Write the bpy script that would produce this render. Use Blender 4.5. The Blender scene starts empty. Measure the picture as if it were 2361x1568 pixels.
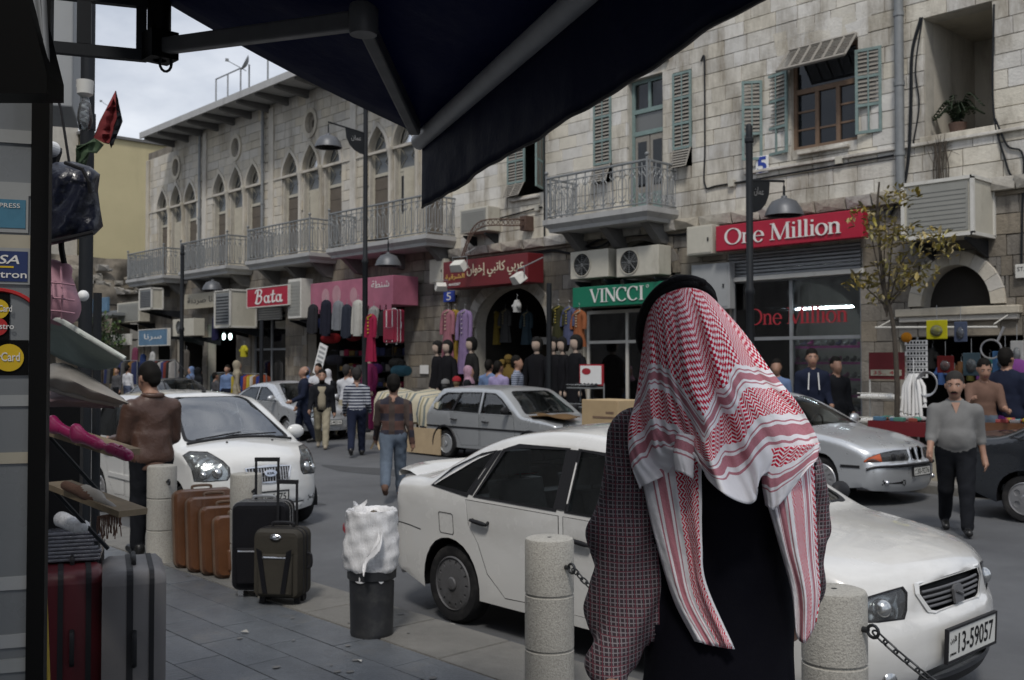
import bpy, bmesh, math, random
import numpy as np
from mathutils import Vector, Matrix
from mathutils.geometry import delaunay_2d_cdt
R_ = math.radians
PI = math.pi
rng = random.Random(7)
scene = bpy.context.scene
COL = scene.collection
# -- camera
CW, CH, CF, HOR, YAW, CZ = 2361., 1568., 2330., 840., 42.6, 1.75
_p = math.atan((HOR - CH / 2) / CF)
_a = R_(YAW)
F0 = Vector((-math.cos(_a), math.sin(_a), 0)); RV = Vector((math.sin(_a), math.cos(_a), 0)); U0 = Vector((0, 0, 1))
FV = F0 * math.cos(_p) + U0 * math.sin(_p)
UV = -F0 * math.sin(_p) + U0 * math.cos(_p)
CAMP = Vector((0, 0, CZ))
cam_d = bpy.data.cameras.new('camera'); cam = bpy.data.objects.new('camera', cam_d); COL.objects.link(cam)
cam_d.lens = CF / CW * 36.0; cam_d.sensor_width = 36.0; cam_d.clip_start = 0.05; cam_d.clip_end = 3000
cam.matrix_world = Matrix(((RV.x, UV.x, -FV.x, CAMP.x), (RV.y, UV.y, -FV.y, CAMP.y), (RV.z, UV.z, -FV.z, CAMP.z), (0, 0, 0, 1)))
cam_d.dof.use_dof = True; cam_d.dof.focus_distance = 2.9; cam_d.dof.aperture_fstop = 8.0
scene.camera = cam
scene.render.resolution_x = 1024; scene.render.resolution_y = 680
# -- light
SUN_EL, SUN_AZ = R_(54), R_(-50)
world = bpy.data.worlds.new('World'); scene.world = world; world.use_nodes = True
wn = world.node_tree; wn.nodes.clear()
wo = wn.nodes.new('ShaderNodeOutputWorld'); bg = wn.nodes.new('ShaderNodeBackground')
sky = wn.nodes.new('ShaderNodeTexSky'); sky.sky_type = 'NISHITA'; sky.sun_disc = False
sky.sun_elevation = SUN_EL; sky.sun_rotation = PI / 2 - SUN_AZ; sky.dust_density = 2.0; sky.air_density = 1.2
tc = wn.nodes.new('ShaderNodeTexCoord')
mp = wn.nodes.new('ShaderNodeMapping'); mp.inputs['Scale'].default_value = (1, 1, 2.2); mp.inputs['Location'].default_value = (.35, .2, .1)
nz = wn.nodes.new('ShaderNodeTexNoise'); nz.inputs['Scale'].default_value = 2.3; nz.inputs['Detail'].default_value = 7; nz.inputs['Roughness'].default_value = .55
rp = wn.nodes.new('ShaderNodeValToRGB')
rp.color_ramp.elements[0].position = .40; rp.color_ramp.elements[0].color = (3.3, 3.7, 4.5, 1)
rp.color_ramp.elements[1].position = .68; rp.color_ramp.elements[1].color = (9.0, 9.2, 9.6, 1)
mx = wn.nodes.new('ShaderNodeMix'); mx.data_type = 'RGBA'; mx.inputs[0].default_value = .88
wn.links.new(tc.outputs['Generated'], mp.inputs[0]); wn.links.new(mp.outputs[0], nz.inputs['Vector'])
wn.links.new(nz.outputs['Fac'], rp.inputs[0]); wn.links.new(sky.outputs[0], mx.inputs[6]); wn.links.new(rp.outputs[0], mx.inputs[7])
wn.links.new(mx.outputs[2], bg.inputs[0]); bg.inputs[1].default_value = 0.1
wn.links.new(bg.outputs[0], wo.inputs[0])
sun_d = bpy.data.lights.new('sun', 'SUN'); sun_d.energy = 1.7; sun_d.angle = R_(10); sun_d.color = (1, .95, .88)
sun = bpy.data.objects.new('sun', sun_d); COL.objects.link(sun)
_sd = Vector((math.cos(SUN_EL) * math.cos(SUN_AZ), math.cos(SUN_EL) * math.sin(SUN_AZ), math.sin(SUN_EL)))
sun.rotation_euler = _sd.to_track_quat('Z', 'Y').to_euler(); sun.location = (0, 0, 40)
vs = scene.view_settings; vs.view_transform = 'Standard'; vs.look = 'None'; vs.exposure = 0.3; vs.gamma = 1; vs.use_curve_mapping = False
scene.cycles.max_bounces = 6; scene.cycles.diffuse_bounces = 3; scene.cycles.glossy_bounces = 3; scene.cycles.transmission_bounces = 4
scene.cycles.transparent_max_bounces = 12; scene.cycles.caustics_reflective = False; scene.cycles.caustics_refractive = False
scene.cycles.use_denoising = True; scene.cycles.sample_clamp_indirect = 6
# -- pixel helpers (pixels of the 2361 x 1568 view -> world points)
def ray(u, v): return FV + RV * ((u - CW / 2) / CF) + UV * ((CH / 2 - v) / CF)
def ony(u, v, y): d = ray(u, v); return CAMP + d * (y / d.y)
def onz(u, v, z=0.): d = ray(u, v); return CAMP + d * ((z - CZ) / d.z)
def dep(u, v, k): return CAMP + ray(u, v) * k
def proj(P):
 q = Vector(P) - CAMP; k = q.dot(FV)
 return (CW / 2 + CF * q.dot(RV) / k, CH / 2 - CF * q.dot(UV) / k, k)
# -- objects
def tag(o, label=None, cat=None, group=None, kind=None):
 if label: o['label'] = label
 if cat: o['category'] = cat
 if group: o['group'] = group
 if kind: o['kind'] = kind
 return o
WORLDT = set()
def thing(name, label, cat, loc=(0, 0, 0), rz=0., group=None, world=False, kind=None, scale=1.):
 o = bpy.data.objects.new(name, None); COL.objects.link(o); o.empty_display_size = .2
 o.location = loc; o.rotation_euler = (0, 0, rz); o.scale = (scale,) * 3
 tag(o, label, cat, group, kind)
 if world: WORLDT.add(o.name)
 return o
def put(o, parent):
 COL.objects.link(o)
 if parent is not None:
  o.parent = parent
  if parent.name in WORLDT: o.location = -Vector(parent.location)
 return o
def copy_tree(o, parent=None):
 c = o.copy(); COL.objects.link(c); c.parent = parent
 for ch in o.children: copy_tree(ch, c)
 return c
class MB:
 def __init__(s): s.v = []; s.f = []; s.m = []
 def add(s, vs, fs, mat=0, M=None):
  b = len(s.v)
  s.v += [tuple(M @ Vector(p)) for p in vs] if M is not None else [tuple(p) for p in vs]
  s.f += [tuple(i + b for i in f) for f in fs]; s.m += [mat] * len(fs)
  return s
 def box(s, x0, x1, y0, y1, z0, z1, mat=0, M=None):
  v = [(x, y, z) for z in (z0, z1) for y in (y0, y1) for x in (x0, x1)]
  return s.add(v, [(0, 2, 3, 1), (4, 5, 7, 6), (0, 1, 5, 4), (2, 6, 7, 3), (0, 4, 6, 2), (1, 3, 7, 5)], mat, M)
 def cbox(s, c, d, mat=0, M=None):
  return s.box(c[0] - d[0] / 2, c[0] + d[0] / 2, c[1] - d[1] / 2, c[1] + d[1] / 2, c[2] - d[2] / 2, c[2] + d[2] / 2, mat, M)
 def tube(s, pts, r, n=8, mat=0, M=None, closed=False, caps=True):
  pts = [Vector(p) for p in pts]; k = len(pts)
  rs = r if isinstance(r, (list, tuple)) else [r] * k
  vs, fs = [], []; up = None
  for i, p in enumerate(pts):
   if closed: d = pts[(i + 1) % k] - pts[i - 1]
   else: d = pts[min(i + 1, k - 1)] - pts[max(i - 1, 0)]
   d = d.normalized() if d.length > 1e-9 else Vector((0, 0, 1))
   if up is None: up = Vector((0, 0, 1)) if abs(d.z) < .9 else Vector((1, 0, 0))
   a = up - d * up.dot(d)
   a = a.normalized() if a.length > 1e-6 else d.orthogonal().normalized()
   up = a; b = d.cross(a)
   vs += [p + (a * math.cos(2 * PI * j / n) + b * math.sin(2 * PI * j / n)) * rs[i] for j in range(n)]
  for i in range(k if closed else k - 1):
   o0, o1 = i * n, ((i + 1) % k) * n
   fs += [(o0 + j, o0 + (j + 1) % n, o1 + (j + 1) % n, o1 + j) for j in range(n)]
  if caps and not closed: fs += [tuple(range(n))[::-1], tuple((k - 1) * n + j for j in range(n))]
  return s.add(vs, fs, mat, M)
 def lathe(s, prof, n=24, mat=0, M=None, sx=1., sy=1.):
  vs, fs = [], []; k = len(prof)
  for r, z in prof: vs += [(r * math.cos(2 * PI * j / n) * sx, r * math.sin(2 * PI * j / n) * sy, z) for j in range(n)]
  for i in range(k - 1): fs += [(i * n + j, i * n + (j + 1) % n, (i + 1) * n + (j + 1) % n, (i + 1) * n + j) for j in range(n)]
  if prof[0][0] > 1e-5: fs.append(tuple(range(n))[::-1])
  if prof[-1][0] > 1e-5: fs.append(tuple((k - 1) * n + j for j in range(n)))
  return s.add(vs, fs, mat, M)
 def ball(s, c, r, n=12, mat=0, M=None):
  rx, ry, rz = r if isinstance(r, (list, tuple)) else (r, r, r)
  prof = [(math.sin(PI * i / (n // 2 + 1)), -math.cos(PI * i / (n // 2 + 1))) for i in range(n // 2 + 2)]
  prof[0] = (1e-4, -1); prof[-1] = (1e-4, 1)
  T = Matrix.Translation(c) @ Matrix.Diagonal((rx, ry, rz, 1))
  return s.lathe(prof, n, mat, T if M is None else M @ T)
 def prism(s, poly, y0, y1, mat=0, M=None):
  n = len(poly)
  vs = [(x, y0, z) for x, z in poly] + [(x, y1, z) for x, z in poly]
  fs = [tuple(range(n)), tuple(range(2 * n - 1, n - 1, -1))] + [(i, i + n, (i + 1) % n + n, (i + 1) % n) for i in range(n)]
  return s.add(vs, fs, mat, M)
 def grid(s, P, mat=0, M=None, closed_u=False):
  nu, nv = len(P), len(P[0])
  vs = [p for row in P for p in row]
  fs = [(i * nv + j, i * nv + j + 1, ((i + 1) % nu) * nv + j + 1, ((i + 1) % nu) * nv + j) for i in range(nu if closed_u else nu - 1) for j in range(nv - 1)]
  return s.add(vs, fs, mat, M)
 def mesh(s, name, mats, smooth=None, weld=0.):
  me = bpy.data.meshes.new(name); me.from_pydata(s.v, [], s.f)
  for m in (mats if isinstance(mats, (list, tuple)) else [mats]): me.materials.append(MT(m))
  me.polygons.foreach_set('material_index', s.m)
  bm = bmesh.new(); bm.from_mesh(me)
  if weld: bmesh.ops.remove_doubles(bm, verts=bm.verts, dist=weld)
  bmesh.ops.recalc_face_normals(bm, faces=bm.faces)
  bm.to_mesh(me); bm.free()
  if smooth is not None:
   me.polygons.foreach_set('use_smooth', [True] * len(me.polygons))
   if smooth < 180: me.set_sharp_from_angle(angle=R_(smooth))
  me.update()
  return me
 def build(s, name, mats, parent=None, smooth=None, bevel=0., weld=0., sub=0, loc=None, seg=2):
  o = bpy.data.objects.new(name, s.mesh(name, mats, smooth, weld)); put(o, parent)
  if loc is not None: o.location = loc
  if bevel:
   b = o.modifiers.new('Bevel', 'BEVEL'); b.width = bevel; b.segments = seg; b.limit_method = 'ANGLE'; b.angle_limit = R_(35)
  if sub:
   m = o.modifiers.new('Sub', 'SUBSURF'); m.levels = sub; m.render_levels = sub
  return o
def xf(loc=(0, 0, 0), rz=0., rx=0., ry=0., s=1.):
 S = Matrix.Diagonal((s, s, s, 1)) if not isinstance(s, (tuple, list)) else Matrix.Diagonal((*s, 1))
 return Matrix.Translation(loc) @ Matrix.Rotation(rz, 4, 'Z') @ Matrix.Rotation(ry, 4, 'Y') @ Matrix.Rotation(rx, 4, 'X') @ S
def lerp(a, b, t): return a + (b - a) * t
def smooth01(t): t = min(1, max(0, t)); return t * t * (3 - 2 * t)
def interp(xs, ys, x): return float(np.interp(x, xs, ys))
def spline(pts, n=8, closed=False):
 P = [np.array(p, float) for p in pts]; k = len(P); out = []
 for i in range(k if closed else k - 1):
  p0 = P[i - 1] if (i > 0 or closed) else P[0] * 2 - P[1]
  p1, p2 = P[i], P[(i + 1) % k]
  p3 = P[(i + 2) % k] if (i + 2 < k or closed) else P[-1] * 2 - P[-2]
  for j in range(n):
   t = j / n
   out.append(tuple(.5 * ((2 * p1) + (p2 - p0) * t + (2 * p0 - 5 * p1 + 4 * p2 - p3) * t * t + (3 * p1 - p0 - 3 * p2 + p3) * t ** 3)))
 if not closed: out.append(tuple(P[-1]))
 return out
def inpoly(x, y, poly):
 c = False; j = len(poly) - 1
 for i in range(len(poly)):
  xi, yi = poly[i]; xj, yj = poly[j]
  if (yi > y) != (yj > y) and x < (xj - xi) * (y - yi) / (yj - yi) + xi: c = not c
  j = i
 return c
def tess(outer, holes=(), step=None, step2=None, inside_eps=1e-4):
 """2D constrained triangulation of a polygon with holes; optional interior grid points."""
 vs, es = [], []
 for poly in [outer] + list(holes):
  b = len(vs); vs += [Vector((p[0], p[1])) for p in poly]
  es += [(b + i, b + (i + 1) % len(poly)) for i in range(len(poly))]
 if step:
  xs = [p[0] for p in outer]; ys = [p[1] for p in outer]; s2 = step2 or step
  for i in range(1, int((max(xs) - min(xs)) / step) + 1):
   for j in range(1, int((max(ys) - min(ys)) / s2) + 1):
    x, y = min(xs) + i * step, min(ys) + j * s2
    if inpoly(x, y, outer) and not any(inpoly(x, y, h) for h in holes): vs.append(Vector((x, y)))
 V, _, Fc, *_r = delaunay_2d_cdt(vs, es, [], 0, 1e-5)
 out = []
 for f in Fc:
  cx = sum(V[i].x for i in f) / len(f); cy = sum(V[i].y for i in f) / len(f)
  if inpoly(cx, cy, outer) and not any(inpoly(cx, cy, h) for h in holes): out.append(tuple(f))
 return [(v.x, v.y) for v in V], out
# -- materials
MATS = {}
def MT(m):
 if isinstance(m, bpy.types.Material): return m
 return MATS[m]
def mat(name, col, rough=.6, metal=0., var=.12, vs=2.5, bump=0., bs=60., spec=.5, rnd=0., hue=0., coat=0., emit=0., alpha=1., trans=0., sheen=0., dirt=None, dcol=(.06, .05, .04), dpos=(.55, .75), stretch=None, ior=1.45, obj=False, back=0.):
 m = bpy.data.materials.new(name); m.use_nodes = True; MATS[name] = m
 nt = m.node_tree; N = nt.nodes; L = nt.links; b = N['Principled BSDF']
 c4 = (*col, 1)
 b.inputs['Base Color'].default_value = c4; b.inputs['Roughness'].default_value = rough; b.inputs['Metallic'].default_value = metal
 b.inputs['Specular IOR Level'].default_value = spec; b.inputs['IOR'].default_value = ior
 b.inputs['Coat Weight'].default_value = coat; b.inputs['Coat Roughness'].default_value = .04
 b.inputs['Transmission Weight'].default_value = trans; b.inputs['Alpha'].default_value = alpha
 b.inputs['Sheen Weight'].default_value = sheen
 if emit: b.inputs['Emission Color'].default_value = c4; b.inputs['Emission Strength'].default_value = emit
 geo = N.new('ShaderNodeNewGeometry')
 pos = geo.outputs['Position']
 if obj: tcn = N.new('ShaderNodeTexCoord'); pos = tcn.outputs['Object']
 def mapped(scale):
  mm = N.new('ShaderNodeMapping'); mm.inputs['Scale'].default_value = scale; L.new(pos, mm.inputs[0]); return mm.outputs[0]
 def noise(scale, detail=4, rough=.6, vec=None):
  n = N.new('ShaderNodeTexNoise'); n.inputs['Scale'].default_value = scale; n.inputs['Detail'].default_value = detail; n.inputs['Roughness'].default_value = rough
  L.new(vec if vec is not None else pos, n.inputs['Vector']); return n.outputs['Fac']
 def math_(op, a, bb):
  n = N.new('ShaderNodeMath'); n.operation = op
  for i, x in enumerate((a, bb)):
   if isinstance(x, (int, float)): n.inputs[i].default_value = x
   else: L.new(x, n.inputs[i])
  return n.outputs[0]
 fac = None
 if var or rnd:
  hsv = N.new('ShaderNodeHueSaturation'); hsv.inputs['Color'].default_value = c4
  val = 1.0
  if var:
   n1 = noise(vs, 5, .65); val = math_('ADD', math_('MULTIPLY', math_('SUBTRACT', n1, .5), var * 3.2), 1.0)
  if rnd:
   oi = N.new('ShaderNodeObjectInfo')
   rr = math_('FRACT', math_('ADD', oi.outputs['Random'], geo.outputs['Random Per Island']), 0)
   val = math_('ADD', val, math_('MULTIPLY', math_('SUBTRACT', rr, .5), rnd * 2))
   if hue:
    r2 = math_('FRACT', math_('MULTIPLY', rr, 7.31), 0)
    L.new(math_('ADD', 1.0, math_('MULTIPLY', math_('SUBTRACT', r2, .5), hue * 2)), hsv.inputs['Saturation'])
  if not isinstance(val, float): L.new(val, hsv.inputs['Value'])
  colout = hsv.outputs[0]
 else:
  colout = None
 if dirt:
  dn = noise(dirt if not isinstance(dirt, tuple) else 1.0, 6, .7, vec=None if not isinstance(dirt, tuple) else mapped(dirt))
  cr = N.new('ShaderNodeMapRange'); cr.inputs['From Min'].default_value = dpos[0]; cr.inputs['From Max'].default_value = dpos[1]
  L.new(dn, cr.inputs[0])
  mxn = N.new('ShaderNodeMix'); mxn.data_type = 'RGBA'
  L.new(cr.outputs[0], mxn.inputs[0])
  if colout is not None: L.new(colout, mxn.inputs[6])
  else: mxn.inputs[6].default_value = c4
  mxn.inputs[7].default_value = (*dcol, 1); colout = mxn.outputs[2]
 if colout is not None:
  L.new(colout, b.inputs['Base Color'])
  if emit: L.new(colout, b.inputs['Emission Color'])
 if var and rough > .15:
  n3 = noise(vs * 2.3, 3); L.new(math_('ADD', math_('MULTIPLY', math_('SUBTRACT', n3, .5), .25), rough), b.inputs['Roughness'])
 if bump:
  bn = noise(bs, 5, .6, vec=mapped(stretch) if stretch else None)
  bp = N.new('ShaderNodeBump'); bp.inputs['Strength'].default_value = bump; bp.inputs['Distance'].default_value = .02
  L.new(bn, bp.inputs['Height']); L.new(bp.outputs[0], b.inputs['Normal'])
 return m
def glass(name, tint=(.8, .85, .85), rough=.02, alpha=.25, dark=(.02, .022, .025), ior=1.5):
 """thin window glass: a glossy coat over a mostly see-through sheet."""
 m = bpy.data.materials.new(name); m.use_nodes = True; MATS[name] = m
 nt = m.node_tree; N = nt.nodes; L = nt.links; N.clear()
 out = N.new('ShaderNodeOutputMaterial'); tr = N.new('ShaderNodeBsdfTransparent'); tr.inputs[0].default_value = (*tint, 1)
 gl = N.new('ShaderNodeBsdfGlossy'); gl.inputs['Roughness'].default_value = rough; gl.inputs['Color'].default_value = (.95, .97, 1, 1)
 df = N.new('ShaderNodeBsdfDiffuse'); df.inputs[0].default_value = (*dark, 1)
 fr = N.new('ShaderNodeFresnel'); fr.inputs[0].default_value = ior
 geo = N.new('ShaderNodeNewGeometry'); bpn = N.new('ShaderNodeTexNoise'); bpn.inputs['Scale'].default_value = 1.3
 L.new(geo.outputs['Position'], bpn.inputs['Vector']); bp = N.new('ShaderNodeBump'); bp.inputs['Strength'].default_value = .04; bp.inputs['Distance'].default_value = .05
 L.new(bpn.outputs['Fac'], bp.inputs['Height']); L.new(bp.outputs[0], gl.inputs['Normal'])
 m1 = N.new('ShaderNodeMixShader'); m1.inputs[0].default_value = alpha; L.new(tr.outputs[0], m1.inputs[1]); L.new(df.outputs[0], m1.inputs[2])
 m2 = N.new('ShaderNodeMixShader'); L.new(fr.outputs[0], m2.inputs[0]); L.new(m1.outputs[0], m2.inputs[1]); L.new(gl.outputs[0], m2.inputs[2])
 L.new(m2.outputs[0], out.inputs[0]); return m
mat('limestone', (.49, .455, .39), .85, var=.15, vs=1.6, bump=.5, bs=28, rnd=.09, hue=.35, dirt=(.9, .9, .22), dcol=(.21, .185, .145), dpos=(.5, .76))
mat('limestone_white', (.56, .535, .48), .85, var=.17, vs=2.4, bump=.55, bs=24, rnd=.09, hue=.5, dirt=(1.3, 1.3, .35), dcol=(.22, .19, .145), dpos=(.46, .70))
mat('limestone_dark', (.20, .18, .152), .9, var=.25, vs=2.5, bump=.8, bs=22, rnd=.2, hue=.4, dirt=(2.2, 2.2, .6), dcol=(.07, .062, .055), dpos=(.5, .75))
mat('rough_stone', (.36, .335, .29), .92, var=.25, vs=4, bump=1., bs=12, rnd=.2, hue=.4, dirt=3.0, dcol=(.08, .07, .06), dpos=(.5, .8))
mat('mortar', (.42, .395, .345), .95, var=.2, vs=5, bump=.4, bs=80)
mat('mortar_dark', (.10, .092, .08), .95, var=.2, vs=5, bump=.4, bs=80)
mat('concrete', (.36, .36, .355), .88, var=.15, vs=2, bump=.25, bs=60, dirt=(1.5, 1.5, .5), dcol=(.16, .155, .15), dpos=(.55, .8))
mat('concrete_dark', (.13, .128, .125), .9, var=.2, vs=3, bump=.3, bs=50)
mat('iron_grey', (.20, .21, .215), .55, metal=.2, var=.2, vs=8)
mat('iron_dark', (.016, .018, .021), .55, spec=.25, metal=.1, var=.15, vs=8)
mat('shutter_teal', (.17, .235, .225), .75, var=.25, vs=7, dirt=9, dcol=(.16, .15, .13), dpos=(.55, .8))
mat('shutter_grey', (.235, .22, .195), .85, var=.3, vs=8, dirt=8, dcol=(.10, .09, .075), dpos=(.5, .8))
mat('frame_wood', (.16, .105, .07), .7, var=.3, vs=9)
mat('frame_cream', (.40, .375, .31), .75, var=.15, vs=5)
mat('blind_brown', (.105, .087, .068), .7, var=.2, vs=4)
glass('glass_dark', (.35, .37, .38), .03, .5)
glass('glass_shop', (.80, .83, .83), .02, .03, (.1, .1, .1), 1.9)
glass('glass_frost', (.45, .47, .47), .25, .75, (.16, .165, .16))
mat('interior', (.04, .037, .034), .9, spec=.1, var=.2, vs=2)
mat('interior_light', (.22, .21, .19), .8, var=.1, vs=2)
mat('asphalt', (.11, .114, .12), .78, var=.18, vs=.8, bump=.5, bs=160, dirt=.35, dcol=(.06, .062, .067), dpos=(.45, .75))
mat('slate', (.098, .107, .119), .34, var=.25, vs=5, bump=.3, bs=45, rnd=.10, dirt=3.2, dcol=(.13, .13, .128), dpos=(.55, .75))
mat('kerbstone', (.165, .16, .148), .85, var=.2, vs=4, bump=.5, bs=70, rnd=.12, dirt=2.5, dcol=(.10, .098, .092), dpos=(.5, .78))
mat('paving', (.20, .19, .175), .85, var=.2, vs=3, bump=.3, bs=60, rnd=.1)
mat('joint', (.035, .035, .035), .95, var=.2, vs=6)
mat('yellow_wall', (.47, .41, .245), .9, var=.07, vs=.6, bump=.15, bs=30, dirt=(.6, .6, .12), dcol=(.36, .31, .19), dpos=(.58, .85))
mat('rock', (.20, .175, .14), .95, var=.35, vs=.8, bump=1., bs=3.5, dirt=1.2, dcol=(.08, .07, .055), dpos=(.48, .7))
mat('grey_paint', (.30, .31, .315), .7, var=.1, vs=2)
mat('zinc', (.26, .27, .28), .5, metal=.5, var=.2, vs=4)
mat('white_plastic', (.56, .55, .51), .5, var=.1, vs=5, dirt=4, dcol=(.33, .30, .25), dpos=(.55, .85))
mat('cream_metal', (.46, .44, .375), .5, var=.1, vs=4, dirt=(3, 3, 1), dcol=(.26, .23, .18), dpos=(.55, .85))
mat('ac_grey', (.25, .25, .23), .6, var=.1, vs=3)
mat('black', (.008, .008, .009), .6, var=.1, vs=8, spec=.15)
mat('black_gloss', (.01, .01, .012), .12, var=0)
mat('white', (.72, .72, .71), .5, var=.06, vs=4)
mat('red_sign', (.36, .012, .035), .4, var=.06, vs=2)
mat('maroon_sign', (.13, .014, .018), .45, var=.12, vs=1.5)
mat('green_sign', (.008, .15, .085), .4, var=.06, vs=2)
mat('letter_white', (.68, .67, .65), .5, var=.03)
mat('letter_gold', (.55, .36, .10), .5, var=.05)
mat('letter_red', (.30, .02, .03), .5, var=.05)
mat('letter_blue', (.02, .05, .30), .5, var=.05)
mat('pink_sign', (.34, .11, .165), .6, var=.25, vs=2.2)
mat('blue_sign', (.09, .17, .26), .6, var=.3, vs=2.5)
mat('beige_sign', (.36, .33, .26), .6, var=.2, vs=3)
mat('tube_light', (.85, .95, 1.0), .5, var=0, emit=30)
mat('bulb_light', (.75, 1.0, .95), .5, var=0, emit=5)
# -- lettering
def text_part(name, body, m, parent, M, w=None, h=None, depth=.01, bold=0., shear=0.):
 """flat lettering from the built-in font, fitted to w x h; local x right, z up, facing -y after M."""
 c = bpy.data.curves.new(name, 'FONT'); c.body = body; c.extrude = 0; c.offset = bold; c.shear = shear; c.resolution_u = 3
 o = bpy.data.objects.new(name, c); COL.objects.link(o)
 dg = bpy.context.evaluated_depsgraph_get()
 me = bpy.data.meshes.new_from_object(o.evaluated_get(dg)); bpy.data.objects.remove(o)
 co = np.array([v.co[:] for v in me.vertices]) if len(me.vertices) else np.zeros((1, 3))
 mn, mxx = co.min(0), co.max(0); ww, hh = max(1e-6, mxx[0] - mn[0]), max(1e-6, mxx[1] - mn[1])
 if w and h: sx, sy = w / ww, h / hh
 elif w: sx = sy = w / ww
 else: sx = sy = (h or hh) / hh
 b = MB()
 vs = [((v.co.x - mn[0]) * sx, 0, (v.co.y - mn[1]) * sy) for v in me.vertices]
 fs = [tuple(p.vertices) for p in me.polygons]
 b.add(vs, fs, 0, M)
 bpy.data.meshes.remove(me)
 o = b.build(name, m, parent)
 if depth:
  so = o.modifiers.new('Solid', 'SOLIDIFY'); so.thickness = depth; so.offset = 0
 return o
_ser = lambda x, y, w=.15: ([(x - w, y), (x + w, y)], [.045, .045])
def arc(cx, cy, rx, ry, a0, a1, w0, w1, n=22):
 pts, ws = [], []
 for i in range(n + 1):
  a = R_(lerp(a0, a1, i / n)); pts.append((cx + rx * math.cos(a), cy + ry * math.sin(a)))
  ws.append(lerp(w0, w1, abs(math.cos(a)) ** 1.5))
 return pts, ws
TK, TN = .135, .05
SERIF = {
 'V': (.78, [([(.06, 1), (.40, 0)], [TK, TK * .9]), ([(.40, 0), (.72, 1)], [TN, TN]), _ser(.07, .98, .14), _ser(.71, .98, .12)]),
 'I': (.40, [([(.2, 0), (.2, 1)], [TK, TK]), _ser(.2, .98), _ser(.2, .02)]),
 'N': (.95, [([(.14, 0), (.14, 1)], [TN, TN]), ([(.14, 1), (.80, 0)], [TK, TK]), ([(.80, 0), (.80, 1)], [TN, TN]), _ser(.12, .98, .12), _ser(.14, .02, .13), _ser(.80, .98, .13)]),
 'C': (.88, [arc(.46, .5, .40, .49, 48, 312, .05, TK), ([(.75, .98), (.75, .68)], [.05, .05])]),
 'O': (.98, [arc(.48, .5, .42, .49, 0, 360, .05, TK, 36)]),
 'M': (1.12, [([(.13, 0), (.16, 1)], [TN, TN]), ([(.16, 1), (.55, 0)], [TK, TK]), ([(.55, 0), (.93, 1)], [TN, TN]), ([(.94, 1), (.96, 0)], [TK, TK]), _ser(.13, .02, .12), _ser(.96, .02, .15), _ser(.12, .98, .1), _ser(.98, .98, .1)]),
 'n': (.66, [([(.14, 0), (.14, .66)], [.12, .12]), (spline([(.14, .48), (.26, .62), (.40, .64), (.5, .5), (.5, .3), (.5, 0)], 4), None), _ser(.14, .02, .13), _ser(.5, .02, .13), ([(.03, .65), (.14, .65)], [.05, .05])]),
 'e': (.58, [arc(.30, .32, .24, .34, 0, 325, .05, .12), ([(.08, .36), (.53, .36)], [.045, .045])]),
 'i': (.32, [([(.16, 0), (.16, .66)], [.12, .12]), _ser(.16, .02, .13), ([(.05, .65), (.16, .65)], [.05, .05]), ([(.11, .90), (.21, .90)], [.12, .12])]),
 'l': (.32, [([(.16, 0), (.16, 1.02)], [.12, .12]), _ser(.16, .02, .13), ([(.05, 1.), (.16, 1.)], [.05, .05])]),
 'o': (.62, [arc(.31, .33, .25, .34, 0, 360, .05, .12, 30)]),
 ' ': (.34, []),
 'B': (.95, [(spline([(.36, .98), (.30, .6), (.16, .05)], 4), [.17] * 9), (spline([(.05, .78), (.22, 1.02), (.62, 1.02), (.72, .82), (.55, .60), (.32, .56)], 4), [.1] * 21), (spline([(.36, .58), (.66, .52), (.72, .25), (.5, .02), (.2, .0), (.06, .12)], 4), [.12] * 21)]),
 'a': (.70, [arc(.28, .28, .20, .26, 30, 390, .08, .12, 24), (spline([(.56, .56), (.50, .2), (.54, .02), (.70, .10)], 4), [.12] * 13)]),
 't': (.52, [(spline([(.30, .92), (.20, .25), (.24, .03), (.48, .12)], 4), [.13] * 13), ([(.02, .58), (.48, .62)], [.09, .09])]),
}
def stroke_text(name, s, m, parent, M, w, h, depth=.012):
 b = MB(); x = 0; k = 0
 adv = sum(SERIF[c][0] for c in s); fx = w / adv
 for c in s:
  for pts, ws in SERIF[c][1]:
   ws = ws or [lerp(.05, .12, smooth01(i / (len(pts) - 1) * 1.6)) for i in range(len(pts))]
   P = [Vector((p[0], p[1], 0)) for p in pts]; Lr = []
   for i in range(len(P)):
    d = (P[min(i + 1, len(P) - 1)] - P[max(0, i - 1)]).normalized(); nn = Vector((-d.y, d.x, 0))
    Lr.append((P[i] + nn * ws[i] / 2, P[i] - nn * ws[i] / 2))
   k += 1; y = -depth - .0006 * k
   vs = []
   for a, bb in Lr: vs += [((x + a.x) * fx, y, a.y * h), ((x + bb.x) * fx, y, bb.y * h), ((x + a.x) * fx, 0, a.y * h), ((x + bb.x) * fx, 0, bb.y * h)]
   fs = []
   for i in range(len(Lr) - 1):
    o0, o1 = i * 4, i * 4 + 4
    fs += [(o0, o0 + 1, o1 + 1, o1), (o0, o1, o1 + 2, o0 + 2), (o0 + 1, o0 + 3, o1 + 3, o1 + 1)]
   fs += [(0, 2, 3, 1), (len(vs) - 4, len(vs) - 3, len(vs) - 1, len(vs) - 2)]
   b.add(vs, fs, 0, M)
  x += SERIF[c][0]
 return b.build(name, m, parent)
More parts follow.
